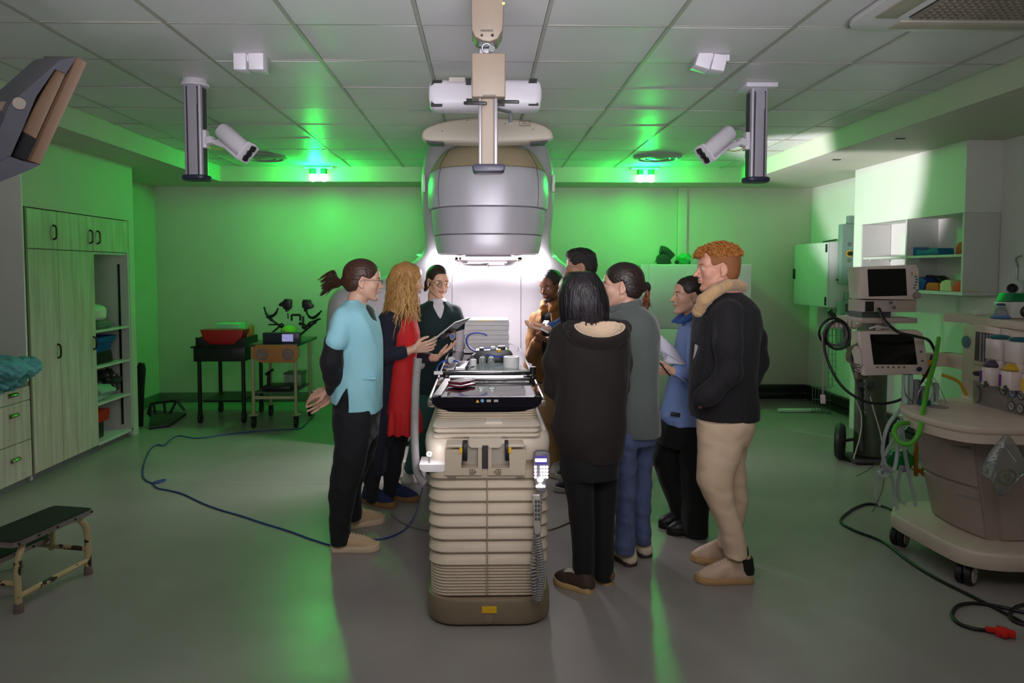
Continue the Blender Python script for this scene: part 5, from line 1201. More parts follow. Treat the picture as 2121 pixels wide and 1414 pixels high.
MB().prism([P(x, y, YWg-.004) for x, y in ((1100, 293.5), (1136, 290), (1130, 296), (1100, 297.5))], (0, .12, 0)).build('end_pad', M_black, wing)
MB().b2((P(990, 0, YWg).x, YWg+.04, P(0, 246, YWg).z), (P(1030, 0, YWg).x, YWg+.12, ZC)).build('ceiling_mount', M_camw, wing)
lb_ = MB(); a, b = P(1076, 250, YWg-.012), P(1099, 260, YWg-.012)
for q in ((a.x, a.z, b.x, a.z), (a.x, b.z, b.x, b.z), (a.x, a.z, a.x, b.z), (b.x, a.z, b.x, b.z), (a.x+.02, b.z+.008, a.x+.035, a.z-.008), (a.x+.035, a.z-.008, a.x+.05, b.z+.008), (a.x+.055, b.z+.014, b.x-.01, b.z+.014)): lb_.bar((q[0], YWg-.003, q[1]), (q[2], YWg-.003, q[3]), .002, .003)
lb_.build('laser_label', MATS['marking_brown'], wing)
for x, y in ((915, 253), (916, 271), (968, 249), (1102, 251), (1104, 268), (1046, 256)): MB().cyl(P(x, y, YWg-.005), P(x, y, YWg+.01), .005, n=10).build('screw', M_black, wing)
# ------------------------------------------------------------------ people: kit
import openvdb
NOW = None
class SD:
    "signed-distance sculpt: smooth unions and cuts sampled on a grid, then meshed as one skin"
    def __init__(s): s.ops = []; s.lo = np.full(3, 1e9); s.hi = np.full(3, -1e9)
    def _b(s, lo, hi):
        s.lo = np.minimum(s.lo, lo); s.hi = np.maximum(s.hi, hi)
    def cone(s, a, b, ra, rb=None, k=.012, op=1):
        rb = ra if rb is None else rb; a, b = np.array(a, float), np.array(b, float)
        lo, hi = np.minimum(a-ra, b-rb), np.maximum(a+ra, b+rb)
        def f(X, Y, Z):
            d = b-a; L2 = max(float(d@d), 1e-9)
            t = np.clip(((X-a[0])*d[0]+(Y-a[1])*d[1]+(Z-a[2])*d[2])/L2, 0, 1)
            return np.sqrt((X-a[0]-t*d[0])**2+(Y-a[1]-t*d[1])**2+(Z-a[2]-t*d[2])**2)-(ra+(rb-ra)*t)
        s.ops.append((f, lo, hi, k, op)); 
        if op > 0: s._b(lo, hi)
        return s
    def chain(s, pts, rs, k=.012):
        for i in range(len(pts)-1): s.cone(pts[i], pts[i+1], rs[i], rs[i+1], k)
        return s
    def ell(s, c, r, R=None, k=.012, op=1):
        c = np.array(c, float); r = np.array(r if isinstance(r, (tuple, list, np.ndarray)) else (r, r, r), float)
        R = np.eye(3) if R is None else np.array(R); m = r.max(); lo, hi = c-m, c+m
        def f(X, Y, Z):
            x, y, z = X-c[0], Y-c[1], Z-c[2]
            q = [(R[0, i]*x+R[1, i]*y+R[2, i]*z)/r[i] for i in range(3)]
            k0 = np.sqrt(q[0]**2+q[1]**2+q[2]**2); k1 = np.sqrt((q[0]/r[0])**2+(q[1]/r[1])**2+(q[2]/r[2])**2)+1e-9
            return k0*(k0-1)/k1
        s.ops.append((f, lo, hi, k, op))
        if op > 0: s._b(lo, hi)
        return s
    def loft(s, st, k=.02, e=2.3, op=1):
        "stations (z, cx, cy, a, b)"
        st = sorted(st); A = np.array(st, float); lo = np.array([(A[:, 1]-A[:, 3]).min(), (A[:, 2]-A[:, 4]).min(), A[0, 0]]); hi = np.array([(A[:, 1]+A[:, 3]).max(), (A[:, 2]+A[:, 4]).max(), A[-1, 0]])
        zz = np.linspace(A[0, 0], A[-1, 0], 160)
        I = [np.interp(zz, A[:, 0], A[:, i]) for i in range(1, 5)]
        w = max(3, int(160*.03/max(A[-1, 0]-A[0, 0], .05)))
        ker = np.ones(w)/w
        I = [np.convolve(np.pad(v, (w, w), 'edge'), ker, 'same')[w:-w] for v in I]
        def f(X, Y, Z):
            z = Z[0, 0, :]; cx, cy, a, b = [np.interp(z, zz, v)[None, None, :] for v in I]
            q = (np.abs((X-cx)/a)**e+np.abs((Y-cy)/b)**e)**(1/e)
            d = (q-1)*np.minimum(a, b)
            return np.maximum(d, np.maximum(A[0, 0]-Z, Z-A[-1, 0]))
        s.ops.append((f, lo, hi, k, op))
        if op > 0: s._b(lo, hi)
        return s
    def fn(s, f): s.ops.append((f, None, None, 0, 0)); return s
    def inherit(s, o, off):
        for f, l, u, k, op in o.ops:
            if l is None or op <= 0: continue
            s.ops.append(((lambda X, Y, Z, f=f: f(X, Y, Z)+off), l, u, max(k, .01), 1)); s._b(l, u)
        return s
    def mesh(s, name, m, h=.006, parent=None, label=None, attr=None, fold=0.0, fscale=9.0, fdir=(1, 1, .45), seed=1, into=None):
        if NOW is not None and parent is NOW['b'] and name not in ('hair', 'shoe', 'collar', 'hood', 'hood_lining'): NOW['worn'].append(s)
        lo = s.lo-.02; n = np.ceil((s.hi+.02-lo)/h).astype(int)+1
        ax = [lo[i]+h*np.arange(n[i]) for i in range(3)]
        D = np.full(n, .06, np.float32)
        for f, l, u, k, op in s.ops:
            if l is None: sl = (slice(None),)*3
            else:
                mg = k+.012+fold*2
                a = np.clip(((l-mg-lo)/h).astype(int), 0, n-1); b = np.clip(np.ceil((u+mg-lo)/h).astype(int)+1, 1, n)
                if (b <= a).any(): continue
                sl = tuple(slice(a[i], b[i]) for i in range(3))
            G = np.meshgrid(*[ax[i][sl[i]] for i in range(3)], indexing='ij', sparse=True)
            if op == 0: D[sl] = f(G[0], G[1], G[2], D[sl]); continue
            d = f(*G).astype(np.float32); o = D[sl]
            if op > 0: hh = np.maximum(k-np.abs(o-d), 0)/max(k, 1e-6); D[sl] = np.minimum(o, d)-hh*hh*k*.25
            else: hh = np.maximum(k-np.abs(o+d), 0)/max(k, 1e-6); D[sl] = np.maximum(o, -d)+hh*hh*k*.25
        if fold:
            G = np.meshgrid(*ax, indexing='ij', sparse=True); rr = random.Random(seed)
            p = [rr.uniform(0, 6.28) for _ in range(8)]; x, y, z = [G[i]*fscale*fdir[i] for i in range(3)]
            wv = np.sin(x*2.1+1.3*np.sin(z*1.7+p[0])+p[1])*np.sin(z*3.1+1.1*np.sin(y*2+p[2])+.9*x+p[3])+.6*np.sin(y*3.3+1.7*np.sin(z*2.3+p[4])+p[5])*np.sin(z*4.7+p[6]+1.5*np.sin(x*2.7))+.35*np.sin(x*6+4*z+2*np.sin(y*4+z*5)+p[7])
            D += (wv*fold).astype(np.float32)
        np.clip(D, -.05, .05, out=D)
        g = openvdb.FloatGrid(background=.05); g.copyFromArray(np.ascontiguousarray(D))
        V, Q = g.convertToQuads(0.0)
        V = V.astype(np.float64)*h+lo
        me = into or bpy.data.meshes.new(name); nv, nq = len(V), len(Q)
        if nq:
            a, b, c = V[Q[:, 0]], V[Q[:, 1]], V[Q[:, 2]]
            if np.einsum('ij,ij->i', a, np.cross(b, c)).sum() < 0: Q = Q[:, ::-1]
            # one relaxation pass takes the grid stepping off
            for _ in range(2):
                acc = np.zeros_like(V); cnt = np.zeros(nv)
                for i in range(4):
                    np.add.at(acc, Q[:, i], V[Q[:, (i+1) % 4]]+V[Q[:, (i+3) % 4]]); np.add.at(cnt, Q[:, i], 2)
                V = V*.55+acc/cnt[:, None]*.45
        me.vertices.add(nv); me.vertices.foreach_set('co', V.ravel())
        me.loops.add(nq*4); me.loops.foreach_set('vertex_index', np.ascontiguousarray(Q).astype(np.int32).ravel())
        me.polygons.add(nq); me.polygons.foreach_set('loop_start', np.arange(0, nq*4, 4, dtype=np.int32))
        me.polygons.foreach_set('use_smooth', np.ones(nq, bool)); me.update(calc_edges=True)
        if attr is not None:
            at_ = me.attributes.new('head_place', 'FLOAT_VECTOR', 'POINT'); at_.data.foreach_set('vector', attr(V).astype(np.float32).ravel())
        me.materials.append(m)
        if into: return None
        o = bpy.data.objects.new(name, me); C.objects.link(o)
        if parent is not None: o.parent = parent
        if label: o['label'] = label
        return o

SKINS = {}
def skin_mat(name, col, lip, brow, beard=None, broww=.019):
    m = mat(name, col, rough=.48, var=.05, vscale=30, spec=.4)
    nt = m.node_tree; b = nt.nodes['Principled BSDF']; L = nt.links.new
    b.inputs['Subsurface Weight'].default_value = .08; b.inputs['Subsurface Radius'].default_value = (.012, .005, .003)
    at_ = nt.nodes.new('ShaderNodeAttribute'); at_.attribute_name = 'head_place'
    ab = nt.nodes.new('ShaderNodeVectorMath'); ab.operation = 'ABSOLUTE'
    sp = nt.nodes.new('ShaderNodeSeparateXYZ'); L(at_.outputs['Vector'], sp.inputs[0])
    cb = nt.nodes.new('ShaderNodeCombineXYZ'); ma = nt.nodes.new('ShaderNodeMath'); ma.operation = 'ABSOLUTE'
    L(sp.outputs[0], ma.inputs[0]); L(ma.outputs[0], cb.inputs[0]); L(sp.outputs[1], cb.inputs[1]); L(sp.outputs[2], cb.inputs[2])
    prev = b.inputs['Base Color'].links[0].from_socket
    def blot(c, r, col, soft, amt=1.0):
        nonlocal prev
        s1 = nt.nodes.new('ShaderNodeVectorMath'); s1.operation = 'SUBTRACT'; L(cb.outputs[0], s1.inputs[0]); s1.inputs[1].default_value = c
        s2 = nt.nodes.new('ShaderNodeVectorMath'); s2.operation = 'DIVIDE'; L(s1.outputs[0], s2.inputs[0]); s2.inputs[1].default_value = r
        s3 = nt.nodes.new('ShaderNodeVectorMath'); s3.operation = 'LENGTH'; L(s2.outputs[0], s3.inputs[0])
        mr = nt.nodes.new('ShaderNodeMapRange'); mr.inputs[1].default_value = 1+soft; mr.inputs[2].default_value = 1-soft; mr.inputs[4].default_value = amt; L(s3.outputs['Value'], mr.inputs[0])
        mx = nt.nodes.new('ShaderNodeMix'); mx.data_type = 'RGBA'; L(mr.outputs[0], mx.inputs[0]); L(prev, mx.inputs[6]); mx.inputs[7].default_value = (*lin(col), 1); L(mx.outputs[2], b.inputs['Base Color']); prev = mx.outputs[2]
    if beard: blot((0, .075, -.085), (.062, .06, .036), beard, .3, .8); blot((.018, .10, -.044), (.022, .03, .006), beard, .4, .7)
    blot((0, .095, -.0595), (.024, .03, .0085), lip, .25, .75)
    blot((.032, .092, .0215), (broww, .03, .0042), brow, .4, .85)
    return m
def head_frame(c, yaw, nod=0.0, tilt=0.0, s=1.0):
    "local x = person's right, y = facing, z = up; yaw is the facing direction seen from above, degrees from +X"
    a = math.radians(yaw); R = Matrix.Rotation(a-pi/2, 3, 'Z') @ Matrix.Rotation(math.radians(-nod), 3, 'X') @ Matrix.Rotation(math.radians(tilt), 3, 'Y')
    c = Vector(c)
    def T(x, y, z): return c+R @ Vector((x*s, y*s, z*s))
    return T, np.array(R), s, c
def head_prims(S, F, fem=True, nose=1.0, jaw=1.0, chin=1.0):
    T, R, s, c = F
    E = lambda p, r, k=.012, op=1: S.ell(T(*p), tuple(v*s for v in r), R, k*s, op)
    K = lambda a, b, ra, rb, k=.010, op=1: S.cone(T(*a), T(*b), ra*s, rb*s, k*s, op)
    E((0, -.014, .036), (.073, .094, .079)); E((0, .030, -.030), (.057, .060, .078), .02)
    E((0, .052, .036), (.056, .040, .046), .02)
    for q in (-1, 1):
        K((q*.047*jaw, -.004, -.056), (q*.014, .064, -.096), .019, .017, .016)
        E((q*.037, .058, -.024), (.022, .022, .022), .016)
        K((q*.046, .066, .019), (q*.012, .085, .017), .010, .0095, .012)
    E((0, .075*1.0, -.099), (.017*chin, .015, .014), .014)
    K((0, .082, .012), (0, .094, -.008), .0075, .0078, .012); K((0, .094, -.008), (0, .094+.0155*nose, -.030), .0078, .0088, .007)
    for q in (-1, 1): E((q*.0105, .095, -.034), (.0085, .010, .0072), .006)
    K((-.014, .088, -.0525), (.014, .088, -.0525), .0072, .0072, .006); K((-.011, .0885, -.0645), (.011, .0885, -.0645), .0076, .0076, .006)
    E((0, .099, -.0585), (.018, .006, .0017), .002, -1)
    for q in (-1, 1):
        E((q*.0315, .099, .001), (.015, .016, .0105), .010, -1)
        E((q*.0315, .0745, .0005), (.0145, .0145, .0135), .004)
        E((q*.0315, .090, -.0005), (.0125, .010, .0048), .002, -1)
        # ear
        E((q*.0735, -.012, -.010), (.007, .018, .030), .006); E((q*.080, -.006, -.006), (.006, .010, .016), .004, -1); E((q*.074, -.002, -.036), (.006, .008, .009), .006)
def head_attr(F):
    T, R, s, c = F; c = np.array(c)
    return lambda V: ((V-c) @ R)/s
M_eyew = mat('eye_white', (224, 220, 216), rough=.15, var=.02); 
def eyes(F, par, iris=(80, 58, 40)):
    T, R, s, c = F
    for q in (-1, 1):
        e = MB().ell(T(q*.0315, .0755, .0005), .0127*s, 16, 12).build('eye', M_eyew, par)
        d = (T(0, 1, -.08)-T(0, 0, 0)).normalized(); p = T(q*.0315, .0755, .0005)
        MB().lathe(p+d*.0106*s, d, [(.0058*s, -.0012), (.0056*s, .0014*s), (.0025*s, .0024*s), (.0001, .0026*s)], 14).build('iris', mat('iris_%d' % iris[0], iris, rough=.1), e)
        MB().lathe(p+d*.0128*s, d, [(.0026*s, -.001), (.0024*s, .0006*s), (.0001, .0008*s)], 10).build('pupil', M_black, e)
def glasses(F, par, m, rx=.024, rz=.019, r=.0014, sq=2.4):
    T, R, s, c = F; mb = MB()
    for q in (-1, 1):
        mb.tube([T(q*.033+a, .107-abs(a)*.10, -.002+b) for a, b in superell(rx, rz, sq, 24)], r*s, 6, closed=True)
        mb.tube([T(q*(.033+rx), .104, .004), T(q*.072, .085, .006), T(q*.077, .02, .006), T(q*.078, -.008, .002), T(q*.077, -.022, -.014)], r*s, 6, 3)
    mb.tube([T(-.033+rx, .106, .0), T(0, .112, .004), T(.033-rx, .106, .0)], r*s, 6, 3)
    g = mb.build('glasses', m, par)
    lb = MB()
    for q in (-1, 1): lb.rings([[T(q*.033+a*.96, .1072-abs(a)*.10, -.002+b*.96) for a, b in superell(rx, rz, sq, 24)], [T(q*.033+a*.96, .1064-abs(a)*.10, -.002+b*.96) for a, b in superell(rx, rz, sq, 24)]])
    lb.build('lens', mat('spectacle_lens', (245, 248, 250), rough=.02, trans=1.0, var=0), g)
def hair_cap(F, grow=.010, nape=-.075, front=.062, side=.0, low=None, h=.005):
    "hair hugging the skull down to a hairline; returns SD to add to"
    T, R, s, c = F; S = SD()
    S.ell(T(0, -.016, .038), ((.075+grow)*s, (.096+grow)*s, (.080+grow)*s), R, .01)
    S.ell(T(0, -.045, -.020), ((.064+grow*.6)*s, (.058+grow)*s, .062*s), R, .03)
    cc = np.array(c)
    def cut(X, Y, Z, D):
        x, y, z = X-cc[0], Y-cc[1], Z-cc[2]
        u = [(R[0, i]*x+R[1, i]*y+R[2, i]*z)/s for i in range(3)]
        ys = [-.13, -.085, -.035, -.012, .012, .035, .062, .085, .13]; zs = [nape-.02, nape, nape+.012, .028+side, .020+side, .012+side, .034, front, front+.01]
        line = np.interp(u[1], ys, zs)
        return np.maximum(D, ((line-u[2])*.8*s).astype(np.float32))
    return S, cut
def hand(S, w, d, n, side=1, curl=(.2, .25, .3, .35), L=1.0, thumb=(.5, .5), k=.004, spread=1.0, splay=1.0, up=None):
    "w wrist, d finger direction, n palm normal (out of the palm), side: thumb towards +s"
    d = Vector(d).normalized(); n = Vector(n); n = (n-d*n.dot(d)).normalized(); s_ = d.cross(n)*side; w = Vector(w)
    for i in range(4):
        o = (1.5-i)*.0205*L
        kn = w+d*(.088-.006*abs(i-1.3))*L+s_*o
        S.cone(w+s_*o*.55+d*.012, kn, .0135*L, .0098*L, .008)
        a = curl[i]*.5; p = kn; fan = (1.5-i)*.055*splay
        for j, (l, r0, r1) in enumerate(((.043, .0094, .0084), (.027, .0084, .0076), (.021, .0076, .0066))):
            f = [.98, 1.06, 1.0, .80][i]
            dd = (d*math.cos(a)+n*math.sin(a)+s_*fan).normalized(); q = p+dd*l*f*L
            S.cone(p, q, r0*L, r1*L, .0025); p = q; a += curl[i]*1.25
    b = w+d*.022*L+s_*.020*L; m1 = b+(d*.6+s_*.75*thumb[0]*1.4+n*.35).normalized()*.042*L
    m2 = m1+(d*.85+s_*.35*thumb[0]+n*.5*thumb[1]).normalized()*.034*L; m3 = m2+(d*.95+n*.45*thumb[1]).normalized()*.026*L
    S.cone(b, m1, .0145*L, .0112*L, .008).cone(m1, m2, .0112*L, .0096*L, .003).cone(m2, m3, .0096*L, .0078*L, .003)
    return S
def shoe(par, heel, toe, w=.046, up=None, sole=None, hz=.105, sz=.030, lace=None, collar=.040, toe_r=.030, vamp=.05, heelm=None):
    heel, toe = Vector(heel), Vector(toe); d = toe-heel; d.z = 0; L = d.length; d.normalize(); s_ = Vector((-d.y, d.x, 0))
    def Q(l, x, z): return heel+d*(l*L)+s_*x+Vector((0, 0, z))
    S = SD()
    S.cone(Q(.16, 0, .045), Q(.19, 0, hz-collar*.5), .040, collar, .015)
    S.cone(Q(.13, 0, .04), Q(.40, 0, .045), .036, w*.88, .02).cone(Q(.30, 0, hz-.035), Q(.72, 0, .040), .036, w*.80, .02).cone(Q(.66, 0, .034), Q(.86, 0, .030), w*.86, toe_r, .02)
    S.cone(Q(.19, 0, hz+.01), Q(.20, 0, hz+.06), .034, .034, .004, -1)
    S.fn(lambda X, Y, Z, D: np.maximum(D, (sz*.6-Z).astype(np.float32)))
    o = S.mesh('shoe', up, .005, par)
    pts = []
    prof = [(-.01, 0), (.02, .62), (.10, .80), (.25, .82), (.40, .86), (.58, 1.0), (.74, 1.0), (.88, .80), (.965, .45), (1.0, 0)]
    R = []
    loop = catmull([Vector((l, x*w, 0)) for l, x in prof]+[Vector((l, -x*w, 0)) for l, x in prof[-2:0:-1]], 3, True)
    for z, g in ((0.001, .95), (.005, 1.0), (sz*.8, 1.03), (sz, .98)):
        R.append([Q(.5+(p.x-.5)*(.985+.02*g), p.y*g, z+(.012*max(0, p.x-.8)*5 if z > .01 else .006*max(0, p.x-.85)*5)) for p in loop])
    MB().rings(R).build('sole', sole, o)
    if lace:
        lb = MB()
        def top(l, x):
            t_ = min(max((l-.30)/.42, 0), 1); c_ = (hz-.035)*(1-t_)+.040*t_; r_ = .036*(1-t_)+w*.80*t_
            return Q(l, x, c_+math.sqrt(max(r_*r_-x*x, 1e-6))+.0025)
        for i in range(5):
            l = .40+.062*i; ww = .022
            lb.tube([top(l, -ww), top(l+.015, -.008), top(l+.015, .008), top(l+.03, ww)], .0036, 6, 3)
            lb.tube([top(l, ww), top(l+.012, .006), top(l+.03, -ww)], .0032, 6, 3)
        for q in (-1, 1): lb.tube([top(.39, 0)+Vector((0, 0, .004)), top(.37, q*.016)+Vector((0, 0, .010)), top(.42, q*.03)+Vector((0, 0, .006))], .003, 6, 4)
        lb.build('laces', lace, o)
    return o
class Who:
    "a person: pixel measurements at a standing depth Y"
    def __init__(s, Y): s.Y = Y
    def p(s, x, y, dy=0.0): return P(x, y, s.Y+dy)
    def st(s, rows, dy0=0.0):
        o = []
        for r in rows:
            y, xl, xr, b = r[:4]; dy = dy0+(r[4] if len(r) > 4 else 0)
            a, c_ = s.p(xl, y, dy), s.p(xr, y, dy); o.append(((a.z+c_.z)/2, (a.x+c_.x)/2, s.Y+dy, (c_.x-a.x)/2, b))
        return o
def shrink(st, d, z0=0, z1=0):
    return [(z, cx, cy, max(a-d, .02), max(b-d, .02)) for z, cx, cy, a, b in st]
def cloth(name, col, rough=.85, bump=.25, bscale=14, var=.1, sheen=.05, stretch=(1, 1, .45), weave=0):
    return mat(name, col, rough=rough, bump=min(1, bump*2.0), bscale=bscale, var=var, vscale=6, sheen=sheen, stretch=stretch)
def hairmat(name, col, col2, stretch=(55, 55, 3)):
    return mat(name, col, rough=.42, col2=col2, vscale=3.2, stretch=stretch, bump=.5, bscale=3.5, spec=.5)
def finish():
    "skin the body: head, neck and hands joined to a figure that fills the clothes from inside"
    global NOW
    if NOW is None: return
    S = NOW['S']
    for o in NOW['worn']: S.inherit(o, getattr(o, 'off', .016))
    me = NOW['b'].data; b = NOW['b']; sk, F = NOW['skin'], NOW['F']; NOW = None
    S.mesh('person', sk, .004, attr=head_attr(F), into=me)
def person(label, F, S, skin, group=None):
    global NOW
    finish()
    b = bpy.data.objects.new('person', bpy.data.meshes.new('person')); C.objects.link(b)
    b['label'] = label; b['category'] = 'person'
    NOW = dict(b=b, S=S, skin=skin, F=F, worn=[])
    return b
def locks(paths, r0, name, m, par, n=5, k=5, tip=.25, flat=.55):
    mb = MB()
    for pth in paths:
        c_ = catmull(pth, k); q = len(c_)
        mb.tube(c_, [r0*(.55+.45*math.sin(pi*min(1, (i/q)*2.2+.1) if i/q < .45 else pi/2)) * (1 if i/q < .55 else 1-(1-tip)*((i/q-.55)/.45)) for i in range(q)], n, flat=flat)
    return mb.build(name, m, par, ang=80)
# ------------------------------------------------------------------ woman in teal scrubs
rg = random.Random(11)
SK1 = skin_mat('fair_skin', (214, 168, 146), (178, 96, 90), (70, 46, 34))
SK2 = skin_mat('fair_pink_skin', (218, 174, 152), (190, 100, 98), (120, 86, 54))
SK3 = skin_mat('olive_skin', (222, 174, 148), (160, 84, 80), (50, 32, 26))
SK4 = skin_mat('deep_brown_skin', (122, 80, 58), (140, 80, 70), (20, 14, 12), beard=(24, 16, 13))
SK5 = skin_mat('tan_skin', (190, 138, 110), (150, 86, 78), (26, 18, 15), beard=(70, 50, 40))
SK6 = skin_mat('light_skin', (212, 166, 146), (176, 92, 90), (56, 38, 32))
SK7 = skin_mat('ruddy_skin', (216, 158, 136), (186, 108, 98), (150, 96, 50))
M_trn = cloth('black_navy_trouser', (16, 17, 24), bump=.35, bscale=8)
w = Who(4.20)
F = head_frame(w.p(753, 581), 8, nod=4, s=1.0)
T = F[0]
S = SD(); head_prims(S, F, nose=1.0)
S.chain([T(0, -.02, -.05), T(0, -.030, -.115), w.p(738, 655)], [.050, .050, .075], .02)
S.chain([w.p(682, 792, -.10), w.p(681, 806, -.06)], [.026, .025]).chain([w.p(694, 800, .08), w.p(690, 814, .06)], [.026, .025])
hand(S, w.p(681, 806, -.06), w.p(652, 810, -.04)-w.p(681, 800, -.06), (.15, .5, -.75), 1, (.25, .35, .45, .55), .98)
hand(S, w.p(689, 815, .03), w.p(656, 838, -.01)-w.p(689, 815, .03), (-.1, -.75, .6), -1, (.12, .15, .2, .3), .98)
b = person('woman in teal scrubs and glasses with a dark ponytail, hands clasped behind her back', F, S, SK1)
eyes(F, b, (70, 62, 44)); glasses(F, b, mat('thin_dark_frame', (60, 40, 36), rough=.3), .022, .017)
M_hbr = hairmat('dark_brown_hair', (46, 27, 20), (84, 52, 38), (6, 60, 26))
H, cut = hair_cap(F, .010, nape=-.072, front=.060); H.fn(cut)
H.ell(T(0, -.105, -.012), (.026, .026, .026), F[1], .02)
hb = H.mesh('hair', M_hbr, .005, b)
tie = T(0, -.128, -.020)
pe = w.p(664, 597, .0)
paths = []
for i in range(70):
    a, q = rg.uniform(0, 6.28), math.sqrt(rg.random()); u, v_ = math.cos(a)*q, math.sin(a)*q
    l = rg.uniform(.75, 1.06)
    mid = tie.lerp(pe, .40)+Vector((0, v_*.044, u*.056+.030)); end = tie.lerp(pe, l)+Vector((rg.uniform(-.01, .01), v_*.05, u*.062-.030*max(0,l-.8)+.012+rg.uniform(-.008, .008)))
    paths.append([tie+Vector((.012, v_*.010, u*.010)), tie.lerp(pe, .14)+Vector((0, v_*.026, u*.028+.004)), mid, end])
locks(paths, .0075, 'ponytail', M_hbr, hb, tip=.2)
MB().torus(tie+Vector((.016, 0, .0)), (1, 0, .3), .014, .006, 18, 6).build('hair_tie', mat('white_hair_tie', (230, 226, 224), rough=.6), hb)
# clothing
M_teal = cloth('teal_scrub_cotton', (152, 212, 226), bump=.4, bscale=10, var=.05)
rows = w.st([(622, 718, 748, .075), (632, 706, 764, .125), (646, 697, 776, .165), (668, 692, 785, .185), (690, 693, 789, .18), (715, 695, 792, .165), (755, 693, 793, .158), (800, 688, 792, .168), (830, 688, 791, .176), (848, 689, 791, .180)])
S = SD(); S.loft(rows, .03, 2.4)
S.cone(w.p(712, 656, -.13), w.p(695, 706, -.185), .056, .062, .04).cone(w.p(732, 656, .13), w.p(714, 706, .185), .056, .062, .04)
S.cone(T(.0, .012, -.09), T(0, .03, -.03), .060, .060, .01, -1)
S.off = .03
# side vent and short back hem
vx = w.p(722, 0).x
zt_, zb_ = w.p(0, 793).z, w.p(0, 850).z
zbk = w.p(0, 838).z
def vent(X, Y, Z, D):
    t_ = np.clip((zt_-Z)/(zt_-zb_), 0, 1); half = .002+.050*t_
    near = np.maximum(np.abs(X-(vx-.045*t_))-half, Y-(4.20-.04))
    near = np.maximum(near, Z-zt_)
    D = np.maximum(D, -near.astype(np.float32))
    back = np.maximum(X-(vx-.05), Z-(zbk+(vx-X)*.22)); return np.maximum(D, -back.astype(np.float32))
S.fn(vent)
VT = [w.p(746, 620, -.10), w.p(777, 624, -.10), w.p(786, 684, -.10)]
def vneck(X, Y, Z, D):
    d = None
    for i in range(3):
        a, c_ = VT[i], VT[(i+1) % 3]; ex_, ez_ = c_.x-a.x, c_.z-a.z; l = math.hypot(ex_, ez_)
        e_ = ((X-a.x)*ez_-(Z-a.z)*ex_)/l; d = e_ if d is None else np.maximum(d, e_)
    o = VT[0]; cxx, czz = sum(v.x for v in VT)/3, sum(v.z for v in VT)/3
    ins = max(((cxx-VT[i].x)*(VT[(i+1) % 3].z-VT[i].z)-(czz-VT[i].z)*(VT[(i+1) % 3].x-VT[i].x)) for i in range(3))
    if ins > 0:
        d = None
        for i in range(3):
            a, c_ = VT[i], VT[(i+1) % 3]; ex_, ez_ = c_.x-a.x, c_.z-a.z; l = math.hypot(ex_, ez_)
            e_ = -((X-a.x)*ez_-(Z-a.z)*ex_)/l; d = e_ if d is None else np.maximum(d, e_)
    return np.maximum(D, -np.maximum(d, Y-4.20).astype(np.float32))
S.fn(vneck)
top = S.mesh('scrub_top', M_teal, .006, b, fold=.0038, fscale=8.5, fdir=(1.3, 1.3, .4))
S = SD(); 
pk = [w.p(x, y) for x, y in ((724, 778), (776, 782))]
MB().prism([(w.p(x, y, -.16).x, w.p(x, y, -.16).y, w.p(x, y, -.16).z) for x, y in ((724, 781), (778, 781), (778, 786), (724, 786))], (0, .03, 0), .003).build('pocket_edge', M_teal, top)
M_blk = cloth('black_jersey', (16, 17, 24), bump=.25)
S = SD(); S.loft(shrink(w.st([(626, 716, 752, .085), (636, 708, 771, .125), (650, 704, 779, .15), (668, 698, 784, .17), (690, 699, 786, .16), (715, 702, 784, .14), (755, 702, 784, .135)]), .004), .03)
S.chain([w.p(699, 688, -.17), w.p(694, 706, -.18), w.p(686, 750, -.185), w.p(690, 780, -.14), w.p(687, 808, -.07)], [.045, .054, .062, .052, .034], .02)
S.chain([w.p(720, 690, .17), w.p(716, 706, .185), w.p(712, 750, .185), w.p(694, 812, .05)], [.045, .054, .052, .034], .02)
S.cone(T(.0, .006, -.08), T(0, .03, -.03), .056, .056, .01, -1)
S.mesh('undershirt', M_blk, .006, b, fold=.0025, fscale=14, label='black long sleeved undershirt')
S = SD()
S.loft(w.st([(782, 700, 784, .13), (800, 693, 785, .142), (815, 691, 786, .152), (850, 690, 787, .158), (880, 692, 784, .165), (905, 694, 780, .15)]), .03, 2.4)
S.loft(w.st([(850, 692, 766, .070), (900, 695, 768, .085), (930, 692, 764, .092), (985, 686, 752, .082), (1020, 681, 740, .075), (1070, 682, 729, .07), (1112, 685, 727, .068), (1124, 687, 724, .066)], -.125), .03)
S.loft(w.st([(850, 714, 786, .070), (900, 716, 784, .085), (930, 716, 779, .092), (970, 714, 764, .082), (1000, 712, 750, .075), (1030, 714, 747, .068), (1064, 718, 750, .066), (1076, 722, 748, .062)], .15), .03)
S.mesh('trousers', M_trn, .007, b, fold=.0035, fscale=9, fdir=(1, 1, .8))
M_bgs = mat('beige_mesh_shoe', (206, 178, 142), rough=.75, bump=.3, bscale=300, var=.06); M_bgl = mat('beige_sole', (222, 200, 172), rough=.5); M_lcb = mat('cream_lace', (226, 208, 182), rough=.7)
shoe(b, Pz(686, 1140, 0), Pz(787, 1139, 0), .047, M_bgs, M_bgl, .105, .036, M_lcb)
shoe(b, Pz(722, 1092, 0), Pz(798, 1080, 0), .047, M_bgs, M_bgl, .105, .036, M_lcb)

